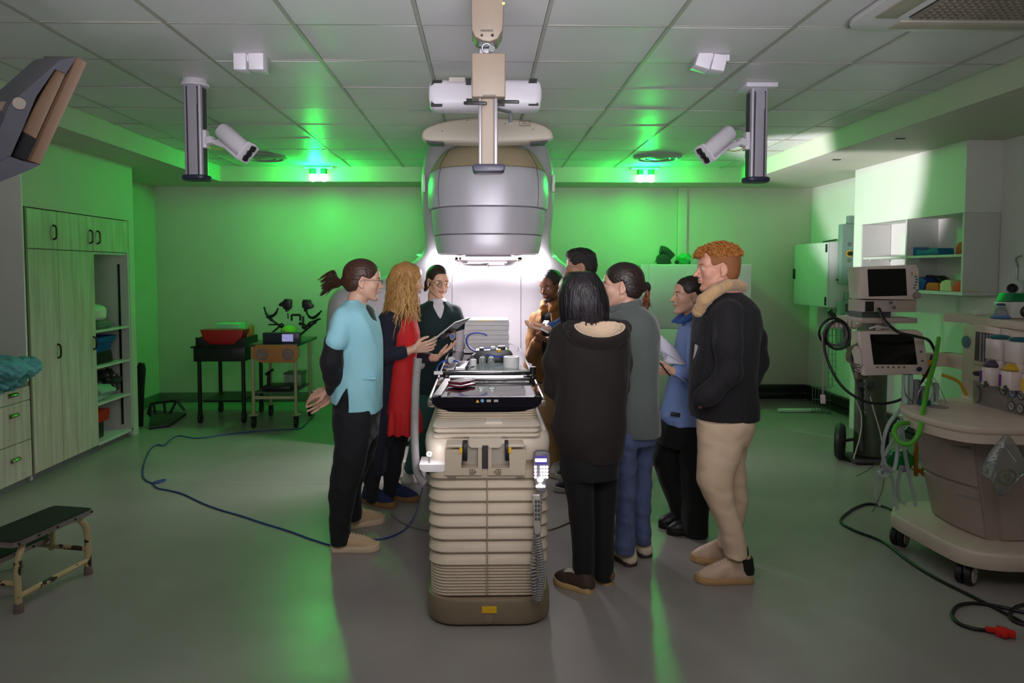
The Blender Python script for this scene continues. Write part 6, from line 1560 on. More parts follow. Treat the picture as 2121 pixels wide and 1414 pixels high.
# ------------------------------------------------------------------ blonde woman in the red dress
w = Who(4.86)
F = head_frame(w.p(845, 583), 22, nod=6, s=1.0); T = F[0]
S = SD(); head_prims(S, F, nose=1.05)
S.chain([T(0, -.02, -.05), T(0, -.028, -.115), w.p(832, 660)], [.048, .048, .07], .02)
WR = w.p(842, 728, -.17); WL = w.p(903, 741, .02)
S.chain([w.p(825, 731, -.18), WR], [.028, .026]).chain([w.p(880, 742, .08), WL], [.027, .025])
S.chain([WR, w.p(858, 722, -.17)], [.026, .026])
hand(S, w.p(856, 723, -.17), w.p(892, 716, -.17)-w.p(856, 723, -.17), (.25, .9, .4), 1, (.35, .45, .5, .5), 1.0)
hand(S, WL, w.p(935, 719, .04)-WL, (-.2, .05, 1), 1, (.15, .12, .14, .2), 1.0)
b = person('blonde long-haired woman in a red dress and navy cardigan holding a tablet', F, S, SK2)
eyes(F, b, (90, 110, 120))
M_hbl = hairmat('blonde_hair', (150, 100, 54), (206, 160, 96), (60, 60, 5))
M_hbl2 = hairmat('golden_hair', (188, 136, 72), (214, 170, 104), (60, 60, 5))
H, cut = hair_cap(F, .014, nape=-.10, front=.058, side=-.02); H.fn(cut)
H.chain([T(.0, -.07, -.02), w.p(822, 640, -.04), w.p(830, 680, -.08)], [.075, .074, .040], .03)
H.cone(T(.05, -.03, .0), w.p(818, 650, -.10), .045, .042, .03)
hb = H.mesh('hair', M_hbl, .006, b, fold=.003, fscale=16, fdir=(1.5, 1.5, .6))
paths = []
for i in range(260):
    a = rg.uniform(-.15, 1.0)
    st = T(.075*math.sin(a*pi)*(1 if rg.random() < .75 else -1), -.03-.075*math.cos(a*2.2)+.02, .085-.05*rg.random())
    ex, ey = rg.uniform(791, 870), rg.uniform(650, 700)
    if ex > 850: ey = min(ey, 672)
    if ex < 806: ey = min(ey, 658)
    if 815 < ex < 842: ey += rg.uniform(0, 14)
    e = w.p(ex, ey-6, rg.uniform(-.19, .0)); ph = rg.choice((0, 1.1, 2.3, 4.0))+rg.uniform(-.4, .4); fq = rg.uniform(9, 13)
    pts = []
    for j in range(10):
        f = j/9; p = st.lerp(e, f); bulge = math.sin(pi*min(1, f*1.15))*.032
        side_ = (p-T(0, -.02, p.z*0)); side_.z = 0
        if side_.length > 1e-4: p = p+side_.normalized()*bulge*(.6 if f > .3 else 1)
        wv = .013*f**.9; p = p+Vector((math.sin(ph+f*fq)*wv, math.cos(ph+f*fq)*wv*.8, 0)); pts.append(p)
    paths.append(pts)
locks(paths[:130], .0046, 'wavy_locks', M_hbl, hb, tip=.12, k=3); locks(paths[130:], .0042, 'wavy_locks', M_hbl2, hb, tip=.1, k=3)
M_red = cloth('red_dress_fabric', (206, 22, 30), rough=.75, bump=.25, var=.06)
S = SD(); S.loft(w.st([(648, 815, 858, .11), (665, 806, 864, .145), (690, 806, 870, .15), (720, 808, 866, .13), (745, 808, 862, .122), (790, 802, 866, .14), (840, 798, 867, .155), (848, 797, 868, .158)]), .02, 2.3)
S.loft(w.st([(846, 797, 868, .158), (852, 794, 870, .166), (870, 791, 873, .172), (892, 788, 874, .178)]), .012, 2.2)
S.cone(w.p(862, 640, 0), w.p(858, 662, 0), .05, .03, .01, -1)
cx_, cy_ = w.p(832, 860).x, w.Y; zfl = w.p(0, 846).z
def pleat(X, Y, Z, D):
    a = np.arctan2(Y-cy_, X-cx_); return D+(np.clip((zfl+.01-Z)/.05, 0, 1)*.006*np.sin(a*17+.8*np.sin(a*3))).astype(np.float32)
S.fn(pleat)
S.mesh('dress', M_red, .006, b, fold=.002, fscale=9)
M_cardi = cloth('navy_cardigan_knit', (26, 28, 50), bump=.4, bscale=60)
S = SD(); S.loft(w.st([(640, 800, 850, .11, 0), (652, 786, 850, .15), (675, 776, 848, .17), (720, 775, 830, .165), (760, 775, 822, .16), (850, 775, 812, .17), (920, 776, 806, .155), (978, 779, 800, .14)]), .02, 2.5)
S.chain([w.p(802, 662, -.13), w.p(795, 705, -.19), w.p(797, 735, -.205), w.p(834, 729, -.175)], [.055, .056, .052, .040], .02)
S.chain([w.p(846, 664, .13), w.p(856, 705, .16), w.p(868, 738, .13), w.p(890, 742, .06)], [.052, .050, .046, .036], .02)
S.cone(w.p(838, 640, 0), w.p(836, 662, 0), .05, .04, .01, -1)
xr = w.p(822, 0).x
S.mesh('cardigan', M_cardi, .006, b, fold=.003, fscale=10)
M_leg = cloth('black_leggings', (22, 22, 32), bump=.15)
S = SD(); S.chain([w.p(808, 870, -.06), w.p(778, 940, -.06), w.p(770, 985, -.06), w.p(770, 1030, -.07)], [.085, .062, .058, .042], .02)
S.chain([w.p(830, 870, .08), w.p(816, 940, .07), w.p(812, 975, .07), w.p(808, 1020, .06)], [.085, .066, .06, .044], .02)
S.mesh('leggings', M_leg, .007, b)
M_nvs = mat('navy_suede_shoe', (38, 48, 92), rough=.8, bump=.2, bscale=200); M_gum = mat('gum_sole', (156, 112, 68), rough=.55); M_nvl = mat('navy_lace', (40, 50, 100), rough=.7)
shoe(b, Pz(752, 1036, 0), Pz(818, 1052, 0), .048, M_nvs, M_gum, .115, .032, M_nvl)
shoe(b, Pz(793, 1030, 0), Pz(869, 1038, 0), .048, M_nvs, M_gum, .115, .032, M_nvl)
# tablet in her hands
t = thing('tablet', 'pale grey tablet held tilted by the blonde woman in red', 'tablet', w.p(918, 693, -.13))
a, bb_, c, d = w.p(889, 712, -.17), w.p(943, 669, -.17), w.p(946, 676, -.155), w.p(895, 719, -.155)
up_ = Vector((.10, .22, .02)); nn = (bb_-a).cross(up_).normalized()
o_ = [a, bb_, bb_+up_, a+up_]
MB().prism(o_, nn*.010, .003).build('body', mat('tablet_grey', (168, 166, 166), rough=.35, metal=.3), t)
MB().prism([a.lerp(q, .06) if False else q for q in [a+(bb_-a)*.06+up_*.06, a+(bb_-a)*.94+up_*.06, a+(bb_-a)*.94+up_*.94, a+(bb_-a)*.06+up_*.94]], nn*(-.0012)).build('screen', mat('tablet_screen', (40, 42, 48), rough=.08), t)

# ------------------------------------------------------------------ woman in dark green scrubs with round glasses
w = Who(5.42)
F = head_frame(w.p(907, 583), -62, nod=10, tilt=-3, s=1.0); T = F[0]
S = SD(); head_prims(S, F, nose=.9)
S.chain([T(0, -.02, -.05), T(0, -.03, -.115), w.p(904, 640)], [.046, .046, .07], .02)
S.chain([w.p(950, 722, -.08), w.p(948, 733, -.14)], [.026, .025])
hand(S, w.p(948, 733, -.14), (-.35, -.9, .02), (-.2, .1, -.9), 1, (.3, .35, .4, .45), .95)
b = person('woman in dark green scrubs, white turtleneck and round gold glasses behind the couch', F, S, SK3)
eyes(F, b, (60, 42, 30)); glasses(F, b, mat('gold_frame', (200, 160, 90), rough=.25, metal=.9), .0245, .0225, .0013, 2.0)
M_hdk = hairmat('dark_hair', (30, 20, 17), (54, 38, 32), (40, 40, 6))
H, cut = hair_cap(F, .008, nape=-.085, front=.070, side=.0); H.fn(cut); H.ell(T(-.02, -.112, .0), (.03, .03, .034), F[1], .02)
H.chain([T(-.07, -.02, -.0), T(-.075, -.04, -.07), T(-.07, -.05, -.13)], [.018, .020, .010], .02).chain([T(.07, -.045, -.02), T(.07, -.055, -.08)], [.016, .012], .02)
H.mesh('hair', M_hdk, .005, b)
MB().torus(T(.078, .0, -.058), (1, 0, 0) , .015, .0025, 20, 6).build('hoop_earring', mat('gold_frame', (200, 160, 90)), b)
M_turt = cloth('white_ribbed_knit', (222, 214, 222), bump=.3, bscale=50, var=.04)
S = SD(); S.loft(w.st([(618, 893, 922, .062), (626, 889, 927, .074), (634, 880, 936, .098), (660, 874, 942, .126), (700, 878, 940, .12)]), .02)
S.chain([w.p(944, 650, .0), w.p(955, 690, -.03), w.p(953, 712, -.05), w.p(949, 730, -.12)], [.048, .046, .042, .032], .02)
S.chain([w.p(872, 650, .02), w.p(866, 705, .0), w.p(872, 755, -.11)], [.048, .046, .034], .02)
S.mesh('turtleneck', M_turt, .006, b, fold=.002, fscale=14)
M_dgs = cloth('dark_green_scrub', (22, 44, 46), bump=.3)
S = SD(); S.loft(w.st([(622, 888, 928, .075), (632, 874, 940, .10), (648, 866, 948, .125), (680, 866, 944, .135), (730, 864, 938, .13), (790, 858, 934, .135), (812, 858, 934, .135)]), .02, 2.4)
S.cone(w.p(941, 645, .0), w.p(950, 677, -.02), .054, .060, .03).cone(w.p(876, 645, .02), w.p(870, 677, .01), .054, .060, .03)
S.cone(T(0, .0, -.10), T(0, .01, -.03), .058, .058, .008, -1); S.cone(w.p(907, 612, -.13), w.p(913, 660, -.145), .090, .026, .008, -1); S.off = .03
S.mesh('scrub_top', M_dgs, .006, b, fold=.0022, fscale=9)
S = SD(); S.loft(w.st([(790, 860, 932, .125), (850, 858, 930, .12), (880, 856, 926, .12)]), .03)
S.chain([w.p(886, 850, .0), w.p(868, 920, -.02), w.p(851, 968, -.02)], [.095, .07, .052], .03).chain([w.p(908, 850, .0), w.p(900, 920, 0), w.p(894, 968, 0)], [.095, .07, .055], .03)
S.mesh('trousers', cloth('green_scrub_trouser', (52, 92, 88)), .007, b, fold=.003)
M_wsh = mat('white_leather_shoe', (220, 212, 206), rough=.5); M_wso = mat('white_sole', (214, 206, 196), rough=.5)
shoe(b, Pz(846, 985, 0), Pz(845, 1003, 0), .046, M_wsh, M_wso, .13, .03, M_wso); shoe(b, Pz(893, 985, 0), Pz(892, 1003, 0), .046, M_wsh, M_wso, .13, .03, M_wso)
# ID badges clipped on her side
for y, nm, c1 in ((694, 'shield', 0), (737, 'block', 1)):
    q = w.p(937, y, -.165)
    bd = MB().box(q, (.05, .006, .075), None, .002).build('badge', mat('badge_navy', (20, 26, 40)), b, ('upper', 'lower')[c1]+' ID badge with blue and gold emblem')
    MB().box(q+Vector((0, -.004, .030 if not c1 else -.022)), (.044, .003, .014)).build('badge_band', mat('badge_orange', (196, 96, 50)), bd)
    if not c1:
        MB().prism([q+Vector((u*.021, -.004, v*.026-.010)) for u, v in ((-1, .9), (0, 1.1), (1, .9), (.95, -.1), (.5, -.8), (0, -1.1), (-.5, -.8), (-.95, -.1))], (0, -.002, 0)).build('shield_border', mat('badge_gold', (196, 180, 70)), bd)
        MB().prism([q+Vector((u*.015, -.006, v*.019-.010)) for u, v in ((-1, .9), (0, 1.1), (1, .9), (.95, -.1), (.5, -.8), (0, -1.1), (-.5, -.8), (-.95, -.1))], (0, -.002, 0)).build('shield_field', mat('badge_blue', (50, 100, 210)), bd)
    else: MB().box(q+Vector((0, -.004, .018)), (.036, .003, .022)).build('badge_field', mat('badge_blue', (50, 100, 210)), bd)
# ------------------------------------------------------------------ man in the tan jacket
w = Who(5.68)
F = head_frame(w.p(1141, 592, -.04), -132, nod=12, s=1.02); T = F[0]
S = SD(); head_prims(S, F, fem=False, nose=1.0, jaw=1.1, chin=1.15)
E_ = S.ell
S.ell(T(0, .094, -.034), (.017, .009, .009), F[1], .006)
S.chain([T(0, -.02, -.05), T(0, -.035, -.11), w.p(1147, 650)], [.056, .056, .075], .02)
S.chain([w.p(1110, 716, -.16), w.p(1113, 702, -.23)], [.030, .027]).chain([w.p(1150, 712, -.12), w.p(1136, 704, -.24)], [.030, .027])
hand(S, w.p(1113, 700, -.24), (.35, -.15, .9), (.7, -.3, -.1), -1, (.7, .75, .8, .85), 1.05)
hand(S, w.p(1138, 706, -.25), (-.9, -.1, .35), (.3, -.2, .9), -1, (.5, .6, .7, .8), 1.05)
b = person('bearded man in a tan corduroy jacket leaning in behind the couch', F, S, SK4)
eyes(F, b, (40, 26, 20))
M_hblk = hairmat('black_short_hair', (14, 12, 12), (30, 25, 24), (90, 90, 90))
H, cut = hair_cap(F, .005, nape=-.066, front=.062); H.fn(cut); H.mesh('hair', M_hblk, .004, b, fold=.0012, fscale=60, fdir=(1, 1, 1))
M_tanj = cloth('tan_corduroy', (124, 82, 34), rough=.85, bump=.5, bscale=30)
S = SD(); S.loft(w.st([(636, 1126, 1172, .075), (646, 1110, 1184, .12), (664, 1100, 1192, .15), (703, 1098, 1188, .15), (750, 1102, 1186, .15), (786, 1098, 1188, .155)]), .02)
S.chain([w.p(1112, 660, -.02), w.p(1103, 705, -.03), w.p(1103, 738, -.08), w.p(1111, 712, -.20)], [.057, .055, .053, .046], .02)
S.chain([w.p(1184, 660, -.02), w.p(1190, 705, -.05), w.p(1180, 738, -.1), w.p(1146, 712, -.16)], [.058, .056, .05, .042], .02)
S.cone(T(0, .0, -.10), T(0, .01, -.03), .052, .056, .008, -1)
z0_, z1_ = w.p(0, 640).z, w.p(0, 790).z; xc_ = w.p(1131, 0).x
S.fn(lambda X, Y, Z, D: np.maximum(D, -np.maximum(np.maximum(np.abs(X-xc_+.03*(Z-1.2))-.036, Y-5.61), Z-2).astype(np.float32)))
S.off = .05; S.mesh('jacket', M_tanj, .006, b, fold=.003, fscale=16)
S = SD(); S.chain([T(-.06, -.02, -.115), T(-.07, .03, -.125), T(-.045, .075, -.15), T(-.03, .09, -.175)], [.016, .020, .024, .014]).chain([T(.06, -.02, -.115), T(.07, .03, -.125), T(.045, .075, -.15), T(.03, .09, -.175)], [.016, .020, .024, .014])
S.mesh('collar', mat('tan_collar', (140, 94, 40), rough=.8, bump=.4, bscale=40), .005, b)
S = SD(); S.loft(shrink(w.st([(640, 1126, 1170, .085), (652, 1112, 1184, .12), (703, 1100, 1188, .14), (790, 1100, 1188, .145)]), .006), .02)
S.cone(T(0, .005, -.10), T(0, .01, -.03), .058, .058, .008, -1)
S.mesh('tee_shirt', cloth('black_tee', (18, 17, 20)), .006, b, fold=.003)
M_tant = cloth('tan_trouser', (196, 152, 104), bump=.3)
S = SD(); S.loft(w.st([(770, 1104, 1186, .13), (830, 1104, 1186, .13), (870, 1106, 1184, .12)]), .02)
S.loft(w.st([(850, 1106, 1148, .085), (920, 1118, 1153, .072), (975, 1136, 1164, .058)]), .03).loft(w.st([(850, 1146, 1186, .085), (920, 1156, 1190, .072), (978, 1166, 1194, .058)]), .03)
S.mesh('trousers', M_tant, .007, b, fold=.004)
shoe(b, Pz(1160, 972, 0), Pz(1146, 991, 0), .05, M_wsh, M_wso, .11, .032, M_wso); shoe(b, Pz(1186, 975, 0), Pz(1182, 995, 0), .05, M_wsh, M_wso, .11, .032, M_wso)
t = thing('phone', 'pale phone held up in the hands of the man in the tan jacket', 'phone', w.p(1126, 675, -.30))
MB().bar(w.p(1121, 684, -.31), w.p(1133, 664, -.29), .075, .009, .003).build('phone_body', mat('pale_phone', (176, 176, 184), rough=.25), t)

# ------------------------------------------------------------------ tall man behind
w = Who(5.15)
F = head_frame(w.p(1203, 551), 172, nod=10, s=1.02); T = F[0]
S = SD(); head_prims(S, F, fem=False, nose=1.15, jaw=1.1)
S.chain([T(0, -.02, -.05), T(0, -.035, -.115), w.p(1212, 615)], [.056, .056, .075], .02)
S.cone(w.p(1190, 735, -.22), w.p(1180, 730, -.25), .027)
hand(S, w.p(1180, 730, -.25), (-1, 0, .1), (0, .3, -.9), 1, (.4, .4, .5, .5), 1.0)
b = person('tall man with short dark hair and clear glasses at the back of the group', F, S, SK5)
eyes(F, b, (50, 34, 26)); glasses(F, b, mat('clear_frame', (206, 190, 190), rough=.2, trans=.4), .024, .018, .0022)
H, cut = hair_cap(F, .009, nape=-.062, front=.050, side=-.002); H.fn(cut); H.ell(T(0, .03, .095), (.066, .062, .034), F[1], .02)
H.mesh('hair', M_hblk, .005, b, fold=.0022, fscale=34, fdir=(1, 1, 1))
S = SD(); S.loft(w.st([(600, 1190, 1228, .07), (614, 1182, 1234, .12), (640, 1174, 1236, .17), (700, 1174, 1236, .16), (790, 1178, 1232, .16), (830, 1178, 1232, .16)]), .02)
S.chain([w.p(1206, 640, -.18), w.p(1212, 705, -.2), w.p(1192, 735, -.21)], [.058, .054, .042], .02).chain([w.p(1206, 640, .18), w.p(1212, 705, .2), w.p(1196, 735, .21)], [.058, .054, .042], .02)
S.cone(T(0, .0, -.10), T(0, .01, -.03), .062, .062, .008, -1)
S.mesh('sweater', cloth('grey_sweater', (70, 74, 78)), .006, b, fold=.003)
S = SD(); S.loft(w.st([(815, 1182, 1232, .15), (880, 1184, 1230, .14)]), .02).loft(w.st([(860, 1182, 1230, .085), (930, 1186, 1222, .07), (1000, 1188, 1218, .058)], -.11), .03).loft(w.st([(860, 1182, 1230, .085), (930, 1186, 1222, .07), (985, 1190, 1220, .058)], .11), .03)
S.mesh('trousers', M_trn, .007, b, fold=.003)
M_blks = mat('black_leather_shoe', (22, 21, 22), rough=.45); M_blko = mat('black_sole', (16, 16, 16), rough=.6)
M_nvy2 = mat('dark_navy_shoe', (34, 34, 46), rough=.6)
shoe(b, Pz(1217, 1014, 0), Pz(1146, 1018, 0), .05, M_nvy2, M_wso, .11, .034); shoe(b, Pz(1220, 990, 0), Pz(1150, 992, 0), .05, M_nvy2, M_wso, .11, .034)

# ------------------------------------------------------------------ wavy haired person in blue denim, mostly hidden
w = Who(4.45)
F = head_frame(w.p(1186, 608), 95, nod=6); T = F[0]
S = SD(); head_prims(S, F)
S.chain([T(0, -.02, -.05), T(0, -.03, -.115), w.p(1190, 675)], [.048, .048, .07], .02)
S.cone(w.p(1150, 676, -.1), w.p(1140, 680, -.12), .026, .025)
hand(S, w.p(1141, 680, -.12), (-.9, -.05, .0), (0, .0, 1), 1, (.3, .4, .45, .5), .95)
b = person('wavy haired person in a blue denim sleeve, mostly hidden behind the hooded coat', F, S, SK6)
M_hwv = hairmat('light_brown_wavy_hair', (92, 62, 42), (140, 100, 70), (50, 50, 8))
H, cut = hair_cap(F, .016, nape=-.11, front=.058, side=-.03); H.fn(cut); H.chain([T(0, -.05, -.05), T(0, -.05, -.13)], [.085, .07], .03)
hb = H.mesh('hair', M_hwv, .006, b, fold=.004, fscale=18)
paths = []
for i in range(40):
    a = rg.uniform(-1.4, 1.9); st = T(math.sin(a)*.085, -.02-.08*math.cos(a), .04); ph = rg.uniform(0, 6.3)
    paths.append([st+Vector((math.sin(ph+f*9)*.008, math.cos(ph+f*9)*.008, -f*rg.uniform(.15, .19)))+(st-T(0, -.02, .04)).normalized()*.015*math.sin(pi*f) for f in [j/7 for j in range(8)]])
locks(paths, .007, 'wavy_locks', M_hwv, hb, k=3)
M_den = cloth('blue_denim', (44, 84, 150), bump=.4, bscale=50)
S = SD(); S.loft(w.st([(654, 1178, 1208, .08), (668, 1170, 1222, .13), (690, 1166, 1232, .16), (760, 1172, 1230, .15), (850, 1172, 1232, .16)]), .02)
S.chain([w.p(1178, 690, -.16), w.p(1186, 705, -.18), w.p(1168, 672, -.15), w.p(1145, 678, -.11)], [.055, .052, .045, .036], .02).chain([w.p(1190, 690, .16), w.p(1196, 740, .19), w.p(1180, 740, .15)], [.055, .052, .04], .02)
S.cone(T(0, .0, -.11), T(0, .01, -.03), .056, .056, .008, -1)
S.mesh('denim_jacket', M_den, .006, b, fold=.003, fscale=12)
S = SD(); S.loft(w.st([(835, 1174, 1230, .15), (890, 1176, 1228, .13)]), .02).loft(w.st([(870, 1180, 1230, .085), (950, 1186, 1226, .07), (1095, 1192, 1224, .06)], -.09), .03).loft(w.st([(870, 1180, 1230, .085), (950, 1190, 1230, .07), (1070, 1200, 1232, .06)], .09), .03)
S.mesh('trousers', M_trn, .007, b)
shoe(b, Pz(1222, 1118, 0), Pz(1196, 1092, 0), .046, M_blks, M_blko, .10, .03); shoe(b, Pz(1232, 1092, 0), Pz(1206, 1068, 0), .046, M_blks, M_blko, .10, .03)
t = thing('notepad', 'white notepad held at the denim sleeve of the hidden person', 'notepad', w.p(1130, 688, -.1))
MB().prism([w.p(1120, 682, -.2), w.p(1136, 691, -.2), w.p(1143, 683, .02), w.p(1128, 676, .02)], (0, .0, .008)).build('paper', mat('paper_white', (236, 232, 236), rough=.6), t)

# ------------------------------------------------------------------ woman in the hooded dark brown coat, seen from behind
w = Who(3.57)
F = head_frame(w.p(1206, 616), 112, nod=4); T = F[0]
S = SD(); head_prims(S, F)
S.chain([T(0, -.02, -.05), T(0, -.03, -.115), w.p(1222, 690)], [.048, .048, .07], .02)
S.chain([w.p(1170, 800, .2), w.p(1190, 798, .26)], [.028, .026]).chain([w.p(1270, 800, .22), w.p(1245, 798, .28)], [.028, .026])
hand(S, w.p(1190, 798, .27), (1, .3, .1), (-.2, -.6, .3), 1, (.5, .5, .5, .5), .95); hand(S, w.p(1245, 796, .29), (-1, .25, .1), (.2, -.6, .3), -1, (.5, .5, .5, .5), .95)
b = person('woman seen from behind with black bobbed hair and a dark brown hooded coat', F, S, SK6)
M_hbk = hairmat('black_bob_hair', (20, 16, 20), (38, 31, 38), (60, 60, 3))
S = SD(); S.loft(w.st([(566, 1186, 1220, .05, .0), (572, 1175, 1232, .08), (584, 1166, 1241, .10), (604, 1160, 1248, .112), (630, 1159, 1257, .115), (652, 1162, 1262, .105), (666, 1167, 1261, .095), (674, 1172, 1248, .08)]), .02, 2.1)
S.ell(w.p(1203, 594), (.096, .105, .074), None, .03)
S.ell(T(0, .085, -.03), (.055, .05, .10), F[1], .02, -1)
hb = S.mesh('hair', M_hbk, .005, b, fold=.0025, fscale=22, fdir=(1.6, 1.6, .12))
paths = []; cz_ = w.p(1206, 600)
for i in range(90):
    a = rg.uniform(0, 6.28); x0_, y0_ = math.cos(a), math.sin(a)
    if y0_ > .55: continue
    e = w.p(1212+x0_*49, 668+rg.uniform(-10, 10)-max(0, x0_)*10, y0_*.105)
    m1 = Vector((cz_.x+x0_*.106, cz_.y+y0_*.112, cz_.z+.015)); m0 = Vector((cz_.x+x0_*.06, cz_.y+y0_*.07, cz_.z+.085))
    m2 = m1.lerp(e, .55)+Vector((x0_, y0_, 0))*.010
    paths.append([m0, m1, m2, e])
locks(paths, .0085, 'hair_locks', M_hbk, hb, tip=.25)
M_brc = cloth('dark_brown_wool', (24, 15, 12), bump=.2, bscale=40, var=.15)
S = SD(); S.loft(w.st([(660, 1198, 1272, .09), (672, 1172, 1288, .125), (690, 1154, 1299, .15), (730, 1148, 1303, .16), (800, 1152, 1299, .155), (850, 1146, 1297, .16), (885, 1141, 1297, .165), (918, 1152, 1292, .16), (938, 1162, 1288, .155), (949, 1184, 1280, .15)]), .02, 2.4)
S.chain([w.p(1166, 692, .0), w.p(1152, 750, .0), w.p(1150, 800, .05), w.p(1170, 800, .2)], [.062, .062, .056, .048], .03)
S.chain([w.p(1282, 692, .02), w.p(1284, 750, .03), w.p(1280, 800, .06), w.p(1268, 800, .2)], [.060, .058, .052, .046], .03)
S.ell(w.p(1240, 690, -.135)+Vector((0, -.02, .075)), (.122, .13, .10), None, .01, -1); S.off = .04; S.mesh('coat', M_brc, .006, b, fold=.0035, fscale=7)
hc = w.p(1240, 690, -.135)
S = SD(); S.ell(hc, (.150, .085, .082), None, .01).ell(hc+Vector((0, -.035, .060)), (.126, .085, .082), None, .01, -1).chain([hc+Vector((-.13, .05, .02)), hc+Vector((-.09, .14, .03))], [.04, .03], .03).chain([hc+Vector((.13, .05, .02)), hc+Vector((.09, .14, .03))], [.04, .03], .03)
S.mesh('hood', M_brc, .006, b)
S = SD(); S.ell(hc+Vector((.002, -.0, .002)), (.143, .079, .078), None, .01).ell(hc+Vector((0, -.033, .064)), (.121, .083, .083), None, .01, -1)
S.mesh('hood_lining', mat('cream_fleece_lining', (206, 180, 154), rough=.95, bump=.6, bscale=70, sheen=.3), .005, b)
M_blt = cloth('black_trouser', (9, 9, 11), bump=.25)
S = SD(); S.loft(w.st([(900, 1158, 1286, .15), (960, 1162, 1280, .145), (985, 1164, 1279, .13)]), .02)
S.loft(w.st([(960, 1160, 1226, .10), (1044, 1176, 1229, .085), (1120, 1183, 1229, .075), (1190, 1188, 1229, .07), (1210, 1189, 1228, .07)]), .02).loft(w.st([(960, 1222, 1280, .10), (1040, 1228, 1275, .085), (1120, 1228, 1272, .075), (1196, 1230, 1269, .07)], .08), .02)
S.mesh('trousers', M_blt, .007, b, fold=.003)
M_brs = mat('brown_suede_shoe', (112, 84, 56), rough=.8, bump=.2, bscale=200); M_crs = mat('cream_rubber_sole', (196, 164, 112), rough=.5)
shoe(b, Pz(1227, 1228, 0), Pz(1148, 1204, 0), .048, mat('dark_brown_shoe', (66, 50, 40), rough=.7), M_crs, .10, .03, M_wso); shoe(b, Pz(1266, 1210, 0), Pz(1200, 1188, 0), .048, M_brs, M_crs, .10, .032)

# ------------------------------------------------------------------ woman in the grey fleece with a bun
w = Who(3.90)
F = head_frame(w.p(1287, 592), 166, nod=0, s=1.02); T = F[0]
S = SD(); head_prims(S, F, nose=.9)
S.chain([T(0, -.02, -.05), T(0, -.03, -.115), w.p(1304, 655)], [.050, .050, .07], .02)
S.cone(w.p(1282, 775, .22), w.p(1268, 772, .24), .027)
hand(S, w.p(1268, 772, .24), (-1, .1, .1), (0, .2, -1), 1, (.4, .4, .5, .5), .95)
b = person('woman in a grey fleece jacket and blue jeans with dark hair in a curly bun', F, S, SK6)
eyes(F, b, (70, 60, 50))
M_hd2 = hairmat('dark_brown_sleek_hair', (28, 20, 18), (52, 38, 32), (6, 60, 26))
H, cut = hair_cap(F, .010, nape=-.068, front=.058); H.fn(cut); H.ell(T(0, -.112, -.004), (.022, .028, .026), F[1], .02)
hb = H.mesh('hair', M_hd2, .005, b)
c = w.p(1341, 594); MB().torus(c, (1, .2, .2), .016, .012, 16, 8).build('scrunchie', mat('black_scrunchie', (20, 18, 20), rough=.8), hb)
paths = []
for i in range(26):
    e = w.p(rg.uniform(1328, 1347), rg.uniform(632, 652), rg.uniform(-.05, .03)); ph = rg.uniform(0, 6.28); st = c+Vector((rg.uniform(-.01, .012), rg.uniform(-.015, .015), -.01))
    paths.append([st.lerp(e, f)+Vector((math.sin(ph+f*14)*.009*f, math.cos(ph+f*14)*.009*f, 0)) for f in [j/8 for j in range(9)]])
locks(paths, .0055, 'curly_ponytail', hairmat('copper_brown_curls', (96, 52, 34), (150, 92, 62), (60, 60, 8)), hb, k=3)
M_flc = cloth('grey_fleece', (88, 96, 94), rough=.95, bump=.10, bscale=90, var=.08, sheen=.3)
S = SD(); S.loft(w.st([(634, 1276, 1330, .085), (645, 1268, 1345, .13), (660, 1262, 1356, .16), (690, 1260, 1365, .17), (740, 1264, 1364, .168), (785, 1266, 1359, .16), (850, 1266, 1363, .17), (890, 1268, 1365, .172), (897, 1270, 1364, .17)]), .02, 2.5)
S.chain([w.p(1344, 672, .02), w.p(1340, 760, .06), w.p(1300, 778, .2), w.p(1282, 776, .23)], [.06, .055, .046, .038], .03).chain([w.p(1278, 672, -.03), w.p(1270, 760, .02), w.p(1256, 776, .2)], [.058, .05, .04], .03)
S.cone(T(0, -.012, -.10), T(0, .0, -.03), .054, .060, .008, -1)
S.mesh('fleece_jacket', M_flc, .006, b, fold=.0025, fscale=7)
S = SD(); S.chain([T(-.045, .045, -.125), T(-.066, -.01, -.108), T(-.054, -.065, -.096), T(0, -.092, -.092), T(.054, -.065, -.096), T(.066, -.01, -.108), T(.045, .045, -.125)], [.020]*7, .01)
S.mesh('collar', M_flc, .005, b)
M_jean = cloth('blue_jeans', (74, 88, 126), bump=.4, bscale=40, var=.2)
S = SD(); S.loft(w.st([(880, 1272, 1360, .15), (915, 1274, 1356, .14)]), .02)
S.loft(w.st([(890, 1272, 1318, .10), (960, 1276, 1318, .085), (1050, 1277, 1314, .072), (1100, 1274, 1315, .07), (1142, 1273, 1316, .07)], -.07), .02).loft(w.st([(890, 1312, 1358, .10), (960, 1310, 1350, .085), (1040, 1309, 1346, .072), (1122, 1314, 1348, .07)], .07), .02)
S.mesh('jeans', M_jean, .006, b, fold=.0035, fscale=10, fdir=(1, 1, 1))
M_offw = mat('off_white_trainer', (214, 196, 178), rough=.6)
M_dsl = mat('dark_sole', (56, 48, 44), rough=.6)
shoe(b, Pz(1310, 1174, 0), Pz(1270, 1146, 0), .048, M_offw, M_dsl, .105, .026); shoe(b, Pz(1341, 1156, 0), Pz(1306, 1128, 0), .048, M_offw, M_dsl, .105, .026)

